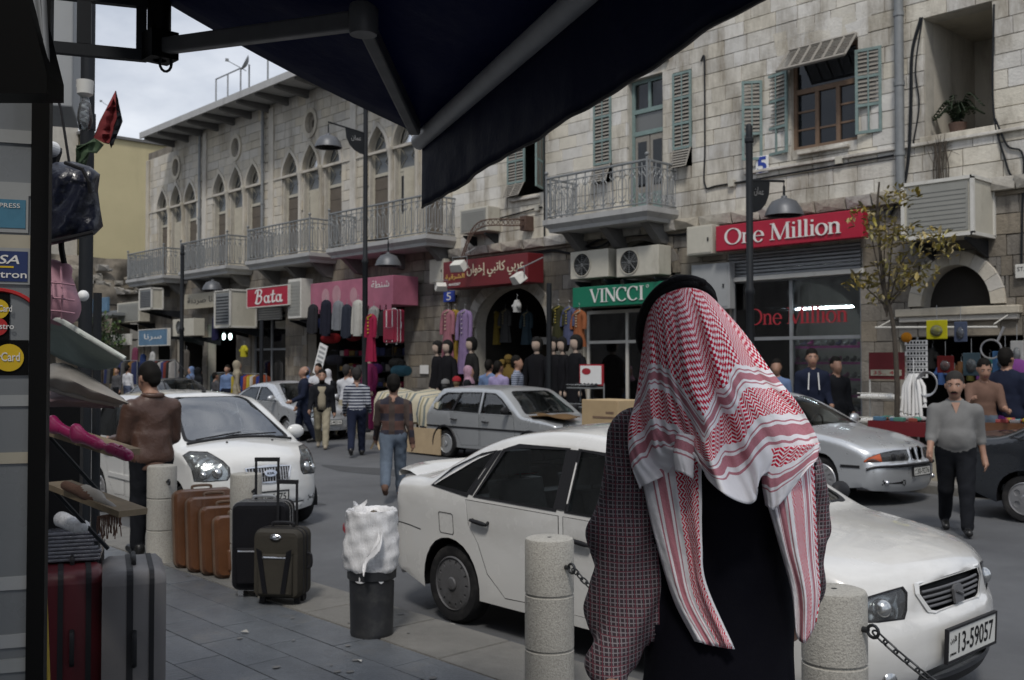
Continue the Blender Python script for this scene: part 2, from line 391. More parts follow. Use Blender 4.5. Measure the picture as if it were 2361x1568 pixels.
# -- ground
b = MB(); b.box(-260, 120, -60, 260, -.5, -.12); road = b.build('road', 'asphalt'); tag(road, kind='structure')
KY = 4.35
b = MB(); b.box(-120, 30, -12, KY - .004, -.119, -.016); walk = b.build('near_pavement', 'joint'); tag(walk, kind='structure')
b = MB(); b.box(-160, 30, 14.4, 18.4, -.119, -.016); walk2 = b.build('far_pavement', 'joint'); tag(walk2, kind='structure')
b = MB(); b.box(-160, 30, 18.4, 60, -.119, -.02); shopfl = b.build('shop_ground', 'concrete_dark'); tag(shopfl, kind='structure')
def unit_slab(name, m, ch=.03):
 b = MB()
 vs = [(x, y, 0) for x, y in ((-.5, -.5), (.5, -.5), (.5, .5), (-.5, .5))] + [(x, y, 1 - ch * 6) for x, y in ((-.5, -.5), (.5, -.5), (.5, .5), (-.5, .5))] + [(x * (1 - ch), y * (1 - ch), 1) for x, y in ((-.5, -.5), (.5, -.5), (.5, .5), (-.5, .5))]
 fs = [(8, 9, 10, 11)] + [(i, (i + 1) % 4, (i + 1) % 4 + 4, i + 4) for i in range(4)] + [(i + 4, (i + 1) % 4 + 4, (i + 1) % 4 + 8, i + 8) for i in range(4)]
 b.add(vs, fs); return b.mesh(name, m)
def place_unit(me, name, parent, loc, sc, rz=0., rx=0.):
 o = bpy.data.objects.new(name, me); put(o, parent); o.location = Vector(loc) + (o.location if parent and parent.name in WORLDT else Vector((0, 0, 0)))
 o.scale = sc; o.rotation_euler = (rx, 0, rz); return o
sl = unit_slab('paving_slab', 'slate', .008); ks = unit_slab('kerbstone', 'kerbstone', .02); pv = unit_slab('paving_slab_far', 'paving', .01)
def visible(P, mg=60):
 u, v, k = proj(P); return k > .5 and -mg < u < CW + mg and -mg < v < CH + mg
r2 = random.Random(3); far_tiles = MB()
y = 3.76; row = 0; nt = 0
while y > -.6:
 x = -30.0 + (row % 2) * .3
 while x < 1.0:
  w = .6
  z = .003 * r2.random()
  if visible((x + w / 2, y - .15, 0), 50):
   if nt < 298 and x > -11: place_unit(sl, 'slab', walk, (x + w / 2, y - .15, -.03), (w - .008, .30 - .008, .03 + z)); nt += 1
   else: far_tiles.box(x + .005, x + w - .005, y - .297, y - .003, -.016, z)
  else: far_tiles.box(x + .005, x + w - .005, y - .297, y - .003, -.016, z)
  x += w
 y -= .3; row += 1
far_tiles.box(-110, -30.5, -11, 3.75, -.016, 0); far_tiles.box(1.0, 28, -11, 3.75, -.016, 0); far_tiles.box(-30.4, .9, -11, -.65, -.016, 0)
o = far_tiles.build('slab_field', 'slate', walk); o['kind'] = 'stuff'
x = -60.
rest = MB()
while x < 6:
 w = r2.choice((.75, .9, .9, 1.0))
 if visible((x, 4.1, 0), 60) and x > -24: place_unit(ks, 'kerbstone', walk, (x + w / 2, 4.06, -.125), (w - .01, .58, .125 + .006 * r2.random()))
 else: rest.box(x + .005, x + w - .005, 3.77, KY, -.118, .0)
 x += w
o = rest.build('kerb_row', 'kerbstone', walk); o['kind'] = 'stuff'
x = -90.; rest = MB()
while x < 6:
 w = r2.choice((.8, .9, 1.0))
 if visible((x, 14.4, 0), 30) and x > -32: place_unit(ks, 'kerbstone', walk2, (x + w / 2, 14.5, -.125), (w - .01, .28, .125 + .006 * r2.random()))
 else: rest.box(x + .005, x + w - .005, 14.37, 14.64, -.118, 0)
 x += w
rest.box(-150, 20, 14.66, 18.38, -.016, -.001)
o = rest.build('far_paving_field', 'paving', walk2); o['kind'] = 'stuff'
mat('asphalt_patch', (.06, .062, .066), .85, var=.2, vs=1.5, bump=.5, bs=150)
b = MB()
for cx, cy, rx, ry in ((-9.5, 9.6, 1.5, .5), (-14.8, 10.2, 1.2, .35), (-4.4, 7.4, .7, .3), (-12.5, 7.2, .8, .3)):
 b.add([(cx + rx * math.cos(a) * (1 + .25 * math.sin(3 * a + cx)), cy + ry * math.sin(a) * (1 + .3 * math.cos(2 * a + cy)), -.1165) for a in [2 * PI * i / 26 for i in range(26)]], [tuple(range(26))])
o = b.build('asphalt_patch', 'asphalt_patch', road)
mat('litter', (.42, .41, .38), .8, var=.3, vs=30, rnd=.4); mat('gum', (.14, .138, .135), .8, var=.2, vs=30)
r2 = random.Random(77); b = MB(); g2 = MB()
for i in range(150):
 x, y = r2.uniform(-10, .5), r2.uniform(.8, 4.3); s = r2.uniform(.008, .024); g2.add([(x + s * math.cos(a), y + s * math.sin(a) * 1.2, .0085) for a in [2 * PI * k / 9 for k in range(9)]], [tuple(range(9))])
for i in range(46):
 q = i % 3 == 0; x, y, z = (r2.uniform(-9, -1), r2.uniform(1.5, 4.3), .010) if q else (r2.uniform(-16, -1), r2.choice((r2.uniform(4.4, 5.0), r2.uniform(5, 14))), -.112)
 s, a = r2.uniform(.012, .035), r2.uniform(0, 3); c_, s_ = math.cos(a) * s, math.sin(a) * s
 b.add([(x + c_, y + s_, z), (x - s_ * .6, y + c_ * .6, z + s * .4), (x - c_, y - s_, z), (x + s_ * .6, y - c_ * .6, z + s * .2)], [(0, 1, 2, 3)])
b.build('litter', 'litter', road)['kind'] = 'stuff'; g2.build('gum_marks', 'gum', walk)['kind'] = 'stuff'
# -- buildings
FY = 18.0
def unit_block(name, m, seed, rough=.02):
 r = random.Random(seed); b = MB(); ch = .022
 q = ((-.5, -.5), (.5, -.5), (.5, .5), (-.5, .5)); j = lambda: (r.random() - .5) * rough
 vs = [(x, .5, z) for x, z in q] + [(x, -.22, z) for x, z in q] + [(x * (1 - ch) + j(), -.5 + j() * 4, z * (1 - ch * 1.6) + j()) for x, z in q] + [(j() * 4, -.5 - abs(j()) * 6, j() * 4)]
 fs = [(8, 9, 12), (9, 10, 12), (10, 11, 12), (11, 8, 12)] + [(i, (i + 1) % 4, (i + 1) % 4 + 4, i + 4) for i in range(4)] + [(i + 4, (i + 1) % 4 + 4, (i + 1) % 4 + 8, i + 8) for i in range(4)]
 b.add(vs, fs); return b.mesh(name, m)
def rect_sub(rs, o):
 out = []
 for (a, bb, c, d) in rs:
  if o[1] <= a or o[0] >= bb or o[3] <= c or o[2] >= d: out.append((a, bb, c, d)); continue
  if o[0] > a: out.append((a, o[0], c, d))
  if o[1] < bb: out.append((o[1], bb, c, d))
  x0, x1 = max(a, o[0]), min(bb, o[1])
  if o[3] < d: out.append((x0, x1, o[3], d))
  if o[2] > c: out.append((x0, x1, c, o[2]))
 return [r for r in out if r[1] - r[0] > .05 and r[3] - r[2] > .05]
def arch_poly(xc, hw, z0, zs, za, n=9, p=2.0, pointed=True):
 out = [(xc - hw, z0), (xc + hw, z0)]
 for i in range(n + 1):
  t = i / n
  if pointed: x = hw * (1 - t ** p); z = zs + (za - zs) * t
  else: x = hw * math.cos(t * PI / 2); z = zs + (za - zs) * math.sin(t * PI / 2)
  out.append((xc + x, z))
 out += [(2 * xc - x, z) for x, z in out[-2:1:-1]]
 return out
def arch_rects(xc, hw, z0, zs, za, k=5, p=2.0, pointed=True):
 rs = [(xc - hw, xc + hw, z0, zs)]
 for i in range(k):
  t = (i + .5) / k; h = hw * (1 - t ** p) if pointed else hw * math.sqrt(max(0, 1 - t * t))
  rs.append((xc - h, xc + h, zs + (za - zs) * i / k, zs + (za - zs) * (i + 1) / k))
 return rs
def stone_face(T, x0, x1, z0, z1, Y, course, bw, cuts, seed, meshes, sm, limit=300, prefix='stone', jit=.012, budget=None):
 r = random.Random(seed); pieces = []; z = z0
 while z < z1 - .05:
  h = min(course * r.uniform(.88, 1.12), z1 - z)
  if z1 - z - h < .12: h = z1 - z
  x = x0 - r.random() * bw[0]
  while x < x1:
   w = r.uniform(*bw); rs = [(max(x, x0), min(x + w, x1), z, z + h)]
   if rs[0][1] - rs[0][0] > .05:
    for c in cuts: rs = rect_sub(rs, c)
    pieces += rs
   x += w
  z += h
 def size(p):
  c = ((p[0] + p[1]) / 2, Y, (p[2] + p[3]) / 2)
  if not visible(c, 40): return -1
  u, v, k = proj(c); return (p[1] - p[0]) * (p[3] - p[2]) / k / k
 pieces.sort(key=size, reverse=True)
 rest = MB(); n = 0; g = .0035
 for p in pieces:
  w, h = p[1] - p[0] - g * 2, p[3] - p[2] - g * 2; cx, cz = (p[0] + p[1]) / 2, (p[2] + p[3]) / 2
  pr = r.random() * jit
  if n < limit and size(p) > 0:
   place_unit(r.choice(meshes), prefix, T, (cx, Y + .03 - pr / 2, cz), (w, .08 + pr, h)); n += 1
  elif size(p) > -2: rest.box(cx - w / 2, cx + w / 2, Y - .01 - pr, Y + .07, cz - h / 2, cz + h / 2)
 if rest.v:
  o = rest.build(prefix + '_rows', sm, T); o['kind'] = 'stuff'
 return n
def wall_mesh(name, T, m, outer, holes, Y, reveal=.35):
 b = MB(); V, Fc = tess(outer, holes)
 b.add([(x, Y + .045, z) for x, z in V], Fc)
 for h in holes:
  n = len(h); b.add([(x, Y + .045, z) for x, z in h] + [(x, Y + .045 + reveal, z) for x, z in h], [(i, (i + 1) % n, (i + 1) % n + n, i + n) for i in range(n)])
 return b.build(name, m, T)
def shell(T, x0, x1, z1, y0, y1, m, z0=-.1):
 b = MB()
 b.box(x0, x1, FY + .36, y1, 4.9, 5.1); y0 = FY + .06
 b.box(x0, x0 + .3, y0, y1, z0, z1 - .3); b.box(x1 - .3, x1, y0, y1, z0, z1 - .3); b.box(x0, x1, y1, y1 + .3, z0, z1 - .3); b.box(x0, x1, y0, y1 + .3, z1 - .3, z1)
 return b.build('shell', m, T)
# -- the long house with pointed arches
AX0, AX1, AZ1 = -43.1, -22.1, 11.05
TA = thing('arcaded_house', 'long pale limestone house with triple pointed arch windows and four iron balconies', 'building', ((AX0 + AX1) / 2, FY, 0), world=True)
groups = [-40.1, -34.9, -29.6, -24.35]
cuts, holes = [], []
WZ0, WZS, WZA = 5.36, 8.36, 9.12
for gx in groups:
 for k in (-1, 0, 1):
  xc = gx + k * 1.33; zz = .06 if k == 0 else 0
  holes.append(arch_poly(xc, .5, WZ0, WZS, WZA + zz)); cuts += arch_rects(xc, .56, WZ0, WZS, WZA + zz + .06)
 holes.append([(gx + .3 * math.cos(2 * PI * i / 20), 9.9 + .36 * math.sin(2 * PI * i / 20)) for i in range(20)])
 cuts += [(gx - .34, gx + .34, 9.7, 10.1), (gx - .24, gx + .24, 9.55, 10.28)]
shops_a = [(-42.6, -40.6, 0, 2.9), (-40.0, -37.6, 0, 2.9), (-37.2, -34.8, 0, 3.3), (-33.7, -31.2, 0, 3.6), (-29.8, -24.3, 0, 3.7)]
for s in shops_a: holes.append([(s[0], s[2]), (s[1], s[2]), (s[1], s[3]), (s[0], s[3])]); cuts.append(s)
wall_mesh('wall', TA, 'mortar', [(AX0, -.05), (AX1, -.05), (AX1, AZ1), (-40.4, AZ1), (-40.4, 10.65), (AX0, 10.65)], holes, FY, .32)
blk = [unit_block('stone', 'limestone', i) for i in range(3)]
blkd = [unit_block('stone_dark', 'limestone_dark', i + 5, .04) for i in range(3)]
blkw = [unit_block('stone_white', 'limestone_white', i + 9) for i in range(3)]
blkr = [unit_block('stone_rough', 'rough_stone', i + 19, .09) for i in range(3)]
stone_face(TA, AX0, AX1, 5.3, AZ1 - .02, FY, .33, (.42, .72), cuts + [(AX0, -40.4, 10.62, 12)], 11, blk, 'limestone', 230)
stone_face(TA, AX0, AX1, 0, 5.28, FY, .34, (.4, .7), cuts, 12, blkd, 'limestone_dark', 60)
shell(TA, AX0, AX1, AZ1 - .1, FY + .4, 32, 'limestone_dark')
b = MB(); b.box(AX0, AX1, FY - .05, FY + .05, 8.26, 8.34); b.build('string_course', 'limestone', TA)
for px in (-42.9, -37.45, -32.2, -27.0):
 b = MB(); b.box(px - .16, px + .16, FY - .075, FY + .03, 5.4, 10.9 if px > -42 else 10.6); b.build('pilaster', 'limestone', TA, bevel=.012)
for px in (-37.75, -32.7):
 b = MB(); b.tube([(px, FY - .12, 5.4), (px, FY - .12, 10.9)], .055, 8)
 for zz in (6, 7.5, 9, 10.4): b.lathe([(.075, zz), (.075, zz + .06)], 8, 0, Matrix.Translation((px, FY - .12, 0)))
 b.build('drain_pipe', 'iron_grey', TA, smooth=40)
b = MB(); b.box(-40.6, AX1 + .2, 16.7, 18.4, 11.05, 11.12); b.box(-40.6, AX1 + .2, 16.62, 16.7, 10.98, 11.22)
ev = b.build('eaves', 'concrete', TA)
for i in range(15):
 bx_ = -40.45 + i * 1.32
 b = MB(); b.prism([(16.75, 11.05), (18.0, 11.05), (18.0, 10.78), (16.75, 10.93)], 0, .16, 0, Matrix(((0, 1, 0, bx_), (1, 0, 0, 0), (0, 0, 1, 0), (0, 0, 0, 1))))
 b.build('bracket', 'concrete_dark', ev)
def dish(x, y, z, h, r, rz, label, pole_m='iron_grey'):
 t = thing('satellite_dish', label, 'satellite dish', (x, y, z), rz)
 b = MB(); b.tube([(0, 0, 0), (0, 0, h)], .03, 8); b.build('mast', pole_m, t)
 b = MB(); b.lathe([(.001, 0), (r * .4, .02), (r * .75, .07), (r, .13), (r, .145), (r * .75, .09), (r * .4, .04), (.001, .02)], 24, 0, xf((0, -.05, h), 0, R_(65))); b.build('reflector', 'iron_grey', t, smooth=60)
 b = MB(); b.tube([(0, -.1, h - r * .8), (0, -.75, h + .05)], .015, 6); b.cbox((0, -.78, h + .08), (.06, .12, .1)); b.build('feed_arm', 'iron_grey', t)
 return t
dish(-33.2, 17.6, 11.1, 1.5, .30, R_(-20), 'grey satellite dish on a mast above the arcaded house eaves')
t = thing('roof_frame', 'thin pipe frame standing on the arcaded house roof', 'frame', (-33.9, 17.5, 11.1))
b = MB();
for xx in (-1.7, -.75, .25): b.tube([(xx, 0, 0), (xx, 0, 1.45)], .03, 6)
b.tube([(-1.7, 0, 1.45), (.25, 0, 1.45)], .03, 6); b.build('pipes', 'zinc', t)
t = thing('roof_mast', 'single slim mast on the roof edge beside the awning', 'mast', (-31.3, 17.3, 11.1))
b = MB(); b.tube([(0, 0, 0), (0, 0, 2.6)], .03, 6); b.lathe([(.08, 0), (.08, .05)], 8); b.build('mast', 'iron_grey', t)
def ring(cx, cz, r0, r1, y0, y1, n=28, sz=1.2):
 P = []
 for r, y in ((r0, y0), (r1, y0), (r1, y1), (r0, y1)): P.append([(cx + r * math.cos(2 * PI * i / n), y, cz + r * sz * math.sin(2 * PI * i / n)) for i in range(n + 1)])
 P.append(P[0]); return P
for gi, gx in enumerate(groups):
 b = MB(); b.grid(ring(gx, 9.9, .30, .43, FY - .07, FY + .1)); b.build('oculus_ring', 'limestone', TA, smooth=40)
 b = MB(); b.grid(ring(gx, 9.9, .13, .30, FY + .1, FY + .2)); b.build('oculus_inner', 'limestone_dark', TA, smooth=40)
 b = MB(); b.add([(gx + .3 * math.cos(2 * PI * i / 20), FY + .25, 9.9 + .36 * math.sin(2 * PI * i / 20)) for i in range(20)], [tuple(range(20))]); b.build('oculus_pane', 'glass_dark', TA)
 b = MB(); b.box(gx - .04, gx + .04, FY - .04, FY, 9.14, 9.46); b.build('finial', 'limestone', TA)
 for k in (-1, 0, 1):
  xc = gx + k * 1.33; zz = .06 if k == 0 else 0
  outp = arch_poly(xc, .60, WZS - .1, WZS, WZA + .14 + zz, 12); inp = arch_poly(xc, .49, WZS - .1, WZS, WZA + zz - .01, 12)
  b = MB(); oo, ii = outp[1:] + outp[:1], inp[1:] + inp[:1]
  P = [[(x, FY - .06, z) for x, z in oo], [(x, FY - .06, z) for x, z in ii], [(x, FY + .08, z) for x, z in ii]]
  P = [[(x, FY + .03, z) for x, z in oo]] + P; b.grid(P); b.build('arch_trim', 'limestone', TA, smooth=35)
  yb = FY + .20
  b = MB(); poly = arch_poly(xc, .5, WZS, WZS + .001, WZA + zz, 9)
  inn = arch_poly(xc, .42, WZS + .07, WZS + .08, WZA + zz - .1, 9)
  V, Fc = tess(poly, [inn]); b.add([(x, yb - .02, z) for x, z in V], Fc)
  b.box(xc - .5, xc + .5, yb - .03, yb + .03, WZS - .05, WZS + .06)
  b.box(xc - .5, xc - .43, yb - .025, yb + .03, WZ0, WZS); b.box(xc + .43, xc + .5, yb - .025, yb + .03, WZ0, WZS)
  b.box(xc - .43, xc + .43, yb - .03, yb + .03, 7.58, 7.68)
  wdo = b.build('window', 'frame_cream', TA)
  b = MB(); b.add([(x, yb + .012, z) for x, z in arch_poly(xc, .47, WZS, WZS + .001, WZA + zz - .04, 9)], [tuple(range(len(arch_poly(xc, .47, WZS, WZS + .001, WZA, 9))))]); b.build('pane', 'glass_frost', wdo)
  b = MB(); b.box(xc - .43, xc + .43, yb + .005, yb + .012, 7.68, WZS - .05); b.build('pane', 'glass_frost', wdo)
  b = MB()
  for s in (-1, 1):
   b.tube([(xc - s * .42, yb - .01, 7.70), (xc - s * .12, yb - .01, 8.0), (xc - s * .42, yb - .01, 8.30)], .012, 4)
   b.tube(spline([(xc + s * .40, yb - .01, 8.44), (xc + s * .1, yb - .01, 8.62), (xc + s * .04, yb - .01, 8.95)], 4), .012, 4)
   b.tube([(xc - s * .4, yb - .01, 8.42), (xc + s * .22, yb - .01, 8.86)], .012, 4)
  b.build('tracery', 'frame_cream', wdo)
  if k != 0:
   b = MB()
   for q in range(11): z0 = WZ0 + q * .202; b.box(xc - .43, xc + .43, yb - .004 - .008 * (q % 2), yb + .02, z0, z0 + .2)
   b.build('blind', 'blind_brown', wdo)
  else:
   op = gi % 2
   for s in (-1, 1):
    if s == 1:
     b = MB(); b.box(0, .42, -.02, .02, WZ0, 7.57, 0, xf((xc + .43, yb, 0), R_(180 + 62))); dl = b.build('door_leaf', 'frame_cream', wdo)
    else:
     b = MB(); b.box(xc - .42, xc - .01, yb - .02, yb + .02, WZ0, 7.57); dl = b.build('door_leaf', 'frame_cream', wdo)
     b = MB(); b.box(xc - .36, xc - .08, yb - .026, yb - .018, 6.3, 7.45); b.build('pane', 'glass_dark', dl)
 for s in (-1, 1):
  b = MB(); cx = gx + s * .665
  b.lathe([(.10, WZ0), (.10, WZ0 + .12), (.075, WZ0 + .18), (.07, 8.0), (.085, 8.05), (.12, 8.24), (.14, 8.28), (.14, 8.36)], 14, 0, Matrix.Translation((cx, FY - .02, 0)))
  b.build('column', 'limestone', TA, smooth=40)
def balcony(T, x0, x1, yf, zt, name='balcony', n=17, m='iron_grey', ornate=False, hr=1.08):
 b = MB(); c = .55
 out = [(x0, FY), (x0, yf + .3), (x0 + .3, yf), (x1 - .3, yf), (x1, yf + .3), (x1, FY)]
 out = [(x0, FY - .01), (x0, yf), (x1, yf), (x1, FY - .01)]
 P = []
 for (ins, z) in ((.0, zt), (.0, zt - .12), (.10, zt - .22), (.12, zt - .30)):
  P.append([(x0 + ins, FY - .01, z), (x0 + ins, yf + ins, z), (x1 - ins, yf + ins, z), (x1 - ins, FY - .01, z)])
 b.grid(P); b.add([(x0, FY - .01, zt), (x0, yf, zt), (x1, yf, zt), (x1, FY - .01, zt)], [(0, 1, 2, 3)])
 b.add([(x0 + .12, FY - .01, zt - .30), (x0 + .12, yf + .12, zt - .3), (x1 - .12, yf + .12, zt - .3), (x1 - .12, FY - .01, zt - .3)], [(3, 2, 1, 0)])
 bal = b.build(name, 'concrete', T)
 for xx in (x0 + .4, (x0 + x1) / 2, x1 - .4):
  b = MB(); b.prism([(yf + .35, zt - .3), (FY, zt - .3), (FY, zt - .75), (FY - .25, zt - .72)], 0, .22, 0, Matrix(((0, 1, 0, xx - .11), (1, 0, 0, 0), (0, 0, 1, 0), (0, 0, 0, 1)))); b.build('corbel', 'concrete_dark', bal)
 e = .07; path = [(x0 + e, FY - .02), (x0 + e, yf + e), (x1 - e, yf + e), (x1 - e, FY - .02)]
 b = MB()
 for hh, rr in ((hr, .03), (hr - .13, .014), (.07, .018)): b.tube([(x, y, zt + hh) for x, y in path], rr, 6)
 for x, y in path[1:3]:
  b.tube([(x, y, zt), (x, y, zt + hr + .08)], .028, 6); b.ball((x, y, zt + hr + .13), .05, 8)
 b.build('handrail', m, bal, smooth=40)
 seg = [(path[0], path[1], 5), (path[1], path[2], n), (path[2], path[3], 5)]
 for (p, q, k) in seg:
  L = math.hypot(q[0] - p[0], q[1] - p[1]); dx, dy = (q[0] - p[0]) / L, (q[1] - p[1]) / L
  for i in range(k):
   t = (i + .5) / k * L; x, y = p[0] + dx * t, p[1] + dy * t; w = L / k
   b = MB(); b.tube([(x, y, zt + .07), (x, y, zt + hr)], .016 if i % 3 else .022, 5)
   cx = lambda a: (x + dx * a, y + dy * a)
   for s in (-1, 1):
    b.tube([(*cx(s * w * .02), zt + .12), (*cx(s * w * .36), zt + .2), (*cx(s * w * .40), zt + .5), (*cx(s * w * .36), zt + hr - .36), (*cx(s * w * .05), zt + hr - .24)], .011, 4)
   if ornate or i % 2 == 0:
    r0 = min(.09, w * .4); b.tube([(*cx(r0 * math.cos(2 * PI * j / 10)), zt + hr - .22 + r0 * math.sin(2 * PI * j / 10)) for j in range(10)], .012, 4, closed=True)
    b.tube([(*cx(-w * .3), zt + .3), (*cx(w * .3), zt + .12)], .01, 4); b.tube([(*cx(w * .3), zt + .3), (*cx(-w * .3), zt + .12)], .01, 4)
   b.build('baluster', m, bal)
 return bal
for x0, x1 in ((-42.6, -38.9), (-37.45, -33.5), (-32.1, -27.9), (-26.9, -21.85)): balcony(TA, x0, x1, 16.9, 5.32, n=18)
# -- the white stone house on the right
MX0, MX1, MZ1 = -22.05, -4.5, 11.0
TM = thing('white_stone_house', 'tall weathered white stone house with green shutters and one ornate balcony', 'building', ((MX0 + MX1) / 2, FY, 0), world=True)
holes, cuts = [], []
def rect(a, c, z0, z1): return [(a, z0), (c, z0), (c, z1), (a, z1)]
def openr(a, c, z0, z1, pad=0.): holes.append(rect(a, c, z0, z1)); cuts.append((a - pad, c + pad, z0 - pad, z1 + pad))
openr(-19.75, -18.35, 6.15, 8.3)
openr(-16.62, -16.05, 6.1, 8.3); openr(-15.55, -14.5, 5.22, 8.4); openr(-14.2, -13.68, 6.15, 8.3)
openr(-11.2, -9.75, 6.08, 8.05); openr(-8.42, -7.2, 5.86, 8.08)
openr(-17.05, -14.35, 0, 3.12); openr(-12.75, -9.7, 0, 4.1); openr(-8.95, -6.75, 0, 2.25)
openr(-22.0, -21.2, 0, 2.6)
ap = arch_poly(-19.65, 1.42, 0, 2.75, 3.78, 10, pointed=False); holes.append(ap); cuts += arch_rects(-19.65, 1.5, 0, 2.75, 3.86, 6, pointed=False)
ap2 = arch_poly(-7.87, .62, 2.78, 2.8, 3.52, 10, pointed=False); holes.append(ap2); cuts += arch_rects(-7.87, .85, 2.70, 2.8, 3.78, 6, pointed=False)
ap3 = arch_poly(-15.25, 1.05, 3.75, 3.8, 4.62, 8, pointed=False); holes.append(ap3); cuts += arch_rects(-15.25, 1.2, 3.7, 3.8, 4.78, 5, pointed=False)
ap4 = arch_poly(-22.6 + 1.0, .3, 2.75, 3.0, 3.4, 6, pointed=False)
wall_mesh('wall', TM, 'mortar', [(MX0, -.05), (MX1, -.05), (MX1, MZ1), (MX0, MZ1)], holes, FY, .34)
stone_face(TM, MX0, MX1, 4.98, MZ1 - .02, FY, .315, (.34, .78), cuts, 21, blkw, 'limestone_white', 240)
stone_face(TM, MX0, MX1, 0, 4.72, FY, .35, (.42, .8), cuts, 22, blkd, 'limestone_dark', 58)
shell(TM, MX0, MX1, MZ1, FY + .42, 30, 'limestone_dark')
x = MX0; r2 = random.Random(4)
while x < MX1 - .1:
 w = r2.uniform(.4, .85); w = min(w, MX1 - x); place_unit(r2.choice(blkr), 'cornice_stone', TM, (x + w / 2, FY - .03, 4.85), (w - .015, .26 + .06 * r2.random(), .23 + .02 * r2.random())); x += w
b = MB(); b.box(MX0, MX1, FY - .07, FY + .05, 4.66, 4.722); b.build('string_course', 'limestone_dark', TM)
b = MB(); b.box(-12.3, MX1, FY - .09, FY + .05, 5.74, 5.80); b.build('sill_course', 'limestone_white', TM, bevel=.01)
balcony(TM, -17.3, -14.05, 16.9, 5.20, n=11, ornate=True, hr=1.0)
def shutter(T, x, z0, z1, w, rz, m='shutter_teal', panels=2, tilt=0., side=1, broken=False, y=FY - .03):
 """hinged louvred leaf: hinge at x, leaf runs to +w (side=1) or -w."""
 M_ = xf((x, y, 0), rz); s = side; fr = .055; b = MB()
 def bx(a, c, p, q, yy0=-.02, yy1=.02): b.box(min(a, c), max(a, c), yy0, yy1, p, q, 0, M_)
 bx(0, s * fr, z0, z1); bx(s * (w - fr), s * w, z0, z1); bx(s * fr, s * (w - fr), z1 - fr, z1); bx(s * fr, s * (w - fr), z0, z0 + fr)
 H = (z1 - z0) / panels
 for i in range(1, panels): bx(s * fr, s * (w - fr), z0 + i * H - fr / 2, z0 + i * H + fr / 2)
 bx(s * (w / 2 - .014), s * (w / 2 + .014), z0 + fr, z1 - fr, -.018, .018)
 sh = b.build('shutter', m, T)
 for i in range(panels):
  if broken and i == 0: continue
  za, zb = z0 + i * H + fr * .6, z0 + (i + 1) * H - fr * .6; n = max(5, int((zb - za) / .075))
  for hx0, hx1 in ((fr, w / 2 - .014), (w / 2 + .014, w - fr)):
   b = MB()
   for k in range(n):
    zc = za + (k + .5) * (zb - za) / n
    b.add([(s * hx0, -.017, zc - .034), (s * hx1, -.017, zc - .034), (s * hx1, .017, zc + .03), (s * hx0, .017, zc + .03), (s * hx0, -.012, zc - .034), (s * hx1, -.012, zc - .034), (s * hx1, .022, zc + .03), (s * hx0, .022, zc + .03)],
      [(0, 1, 2, 3), (7, 6, 5, 4), (0, 4, 5, 1), (2, 6, 7, 3)], 0, M_)
   b.build('louvre_slats', m if m == 'shutter_grey' else 'shutter_grey', sh)
 return sh
def flap(T, x0, x1, z0, z1, out, m='shutter_grey'):
 b = MB(); n = 7
 for i in range(n):
  t = i / n; t2 = (i + .8) / n
  b.add([(x0, FY - .06 - out * (1 - t), lerp(z0, z1, t)), (x1, FY - .06 - out * (1 - t), lerp(z0, z1, t)), (x1, FY - .03 - out * (1 - t2), lerp(z0, z1, t2)), (x0, FY - .03 - out * (1 - t2), lerp(z0, z1, t2))], [(0, 1, 2, 3)])
 for xx in (x0, x1): b.tube([(xx, FY - .06 - out, z0), (xx, FY - .04, z1)], .022, 4)
 return b.build('shutter_flap', m, T)
for (a, c) in ((-16.62, -16.05), (-14.2, -13.68)):
 shutter(TM, a, 6.55, 8.28, c - a, 0, panels=3); flap(TM, a + .03, c - .03, 6.12, 6.55, .16)
shutter(TM, -19.73, 6.5, 8.28, .68, 0, panels=3); flap(TM, -19.7, -19.4, 6.14, 6.5, .14); flap(TM, -19.38, -19.08, 6.14, 6.5, .2)
shutter(TM, -18.36, 6.2, 8.28, .62, R_(-62), panels=3, side=1)
b = MB(); y = FY + .2
b.box(-15.55, -15.47, y - .05, y + .03, 5.22, 8.4); b.box(-14.58, -14.5, y - .05, y + .03, 5.22, 8.4); b.box(-15.47, -14.58, y - .05, y + .03, 8.32, 8.4)
b.box(-15.47, -14.58, y - .05, y + .03, 7.62, 7.72); b.box(-15.47, -14.58, y - .05, y + .03, 7.1, 7.2); b.box(-15.06, -14.99, y - .045, y + .03, 7.72, 8.32)
dr = b.build('balcony_door', 'shutter_teal', TM)
b = MB(); b.box(-15.47, -14.58, y + .0, y + .01, 7.72, 8.32); b.build('pane', 'glass_dark', dr)
b = MB(); b.box(-15.47, -14.58, y - .01, y + .01, 7.2, 7.62); b.build('panel', 'glass_frost', dr)
for a, c in ((-15.46, -15.04), (-15.01, -14.59)):
 b = MB(); b.box(a, c, y - .03, y + .02, 5.24, 7.09); dl = b.build('door_leaf', 'shutter_grey', dr)
 b = MB(); b.box(a + .08, c - .08, y - .036, y - .028, 5.9, 6.95); b.build('pane', 'glass_dark', dl)
 b = MB(); b.box(a + .08, c - .08, y - .042, y - .03, 5.36, 5.75); b.build('panel', 'shutter_teal', dl)
for (a, c, z) in ((-15.75, -14.35, 8.4), (-11.5, -9.5, 8.06)):
 b = MB(); n = 7
 for i in range(n):
  x0, x1 = lerp(a, c, i / n), lerp(a, c, (i + 1) / n); k0, k1 = (i - n / 2) * .03, (i + 1 - n / 2) * .03
  b = MB(); b.prism([(x0 + .006, z), (x1 - .006, z), (x1 - .006 + k1, z + .5), (x0 + .006 + k0, z + .5)], FY - .02, FY + .04); b.build('voussoir', 'limestone_white', TM)
y = FY + .16; b = MB()
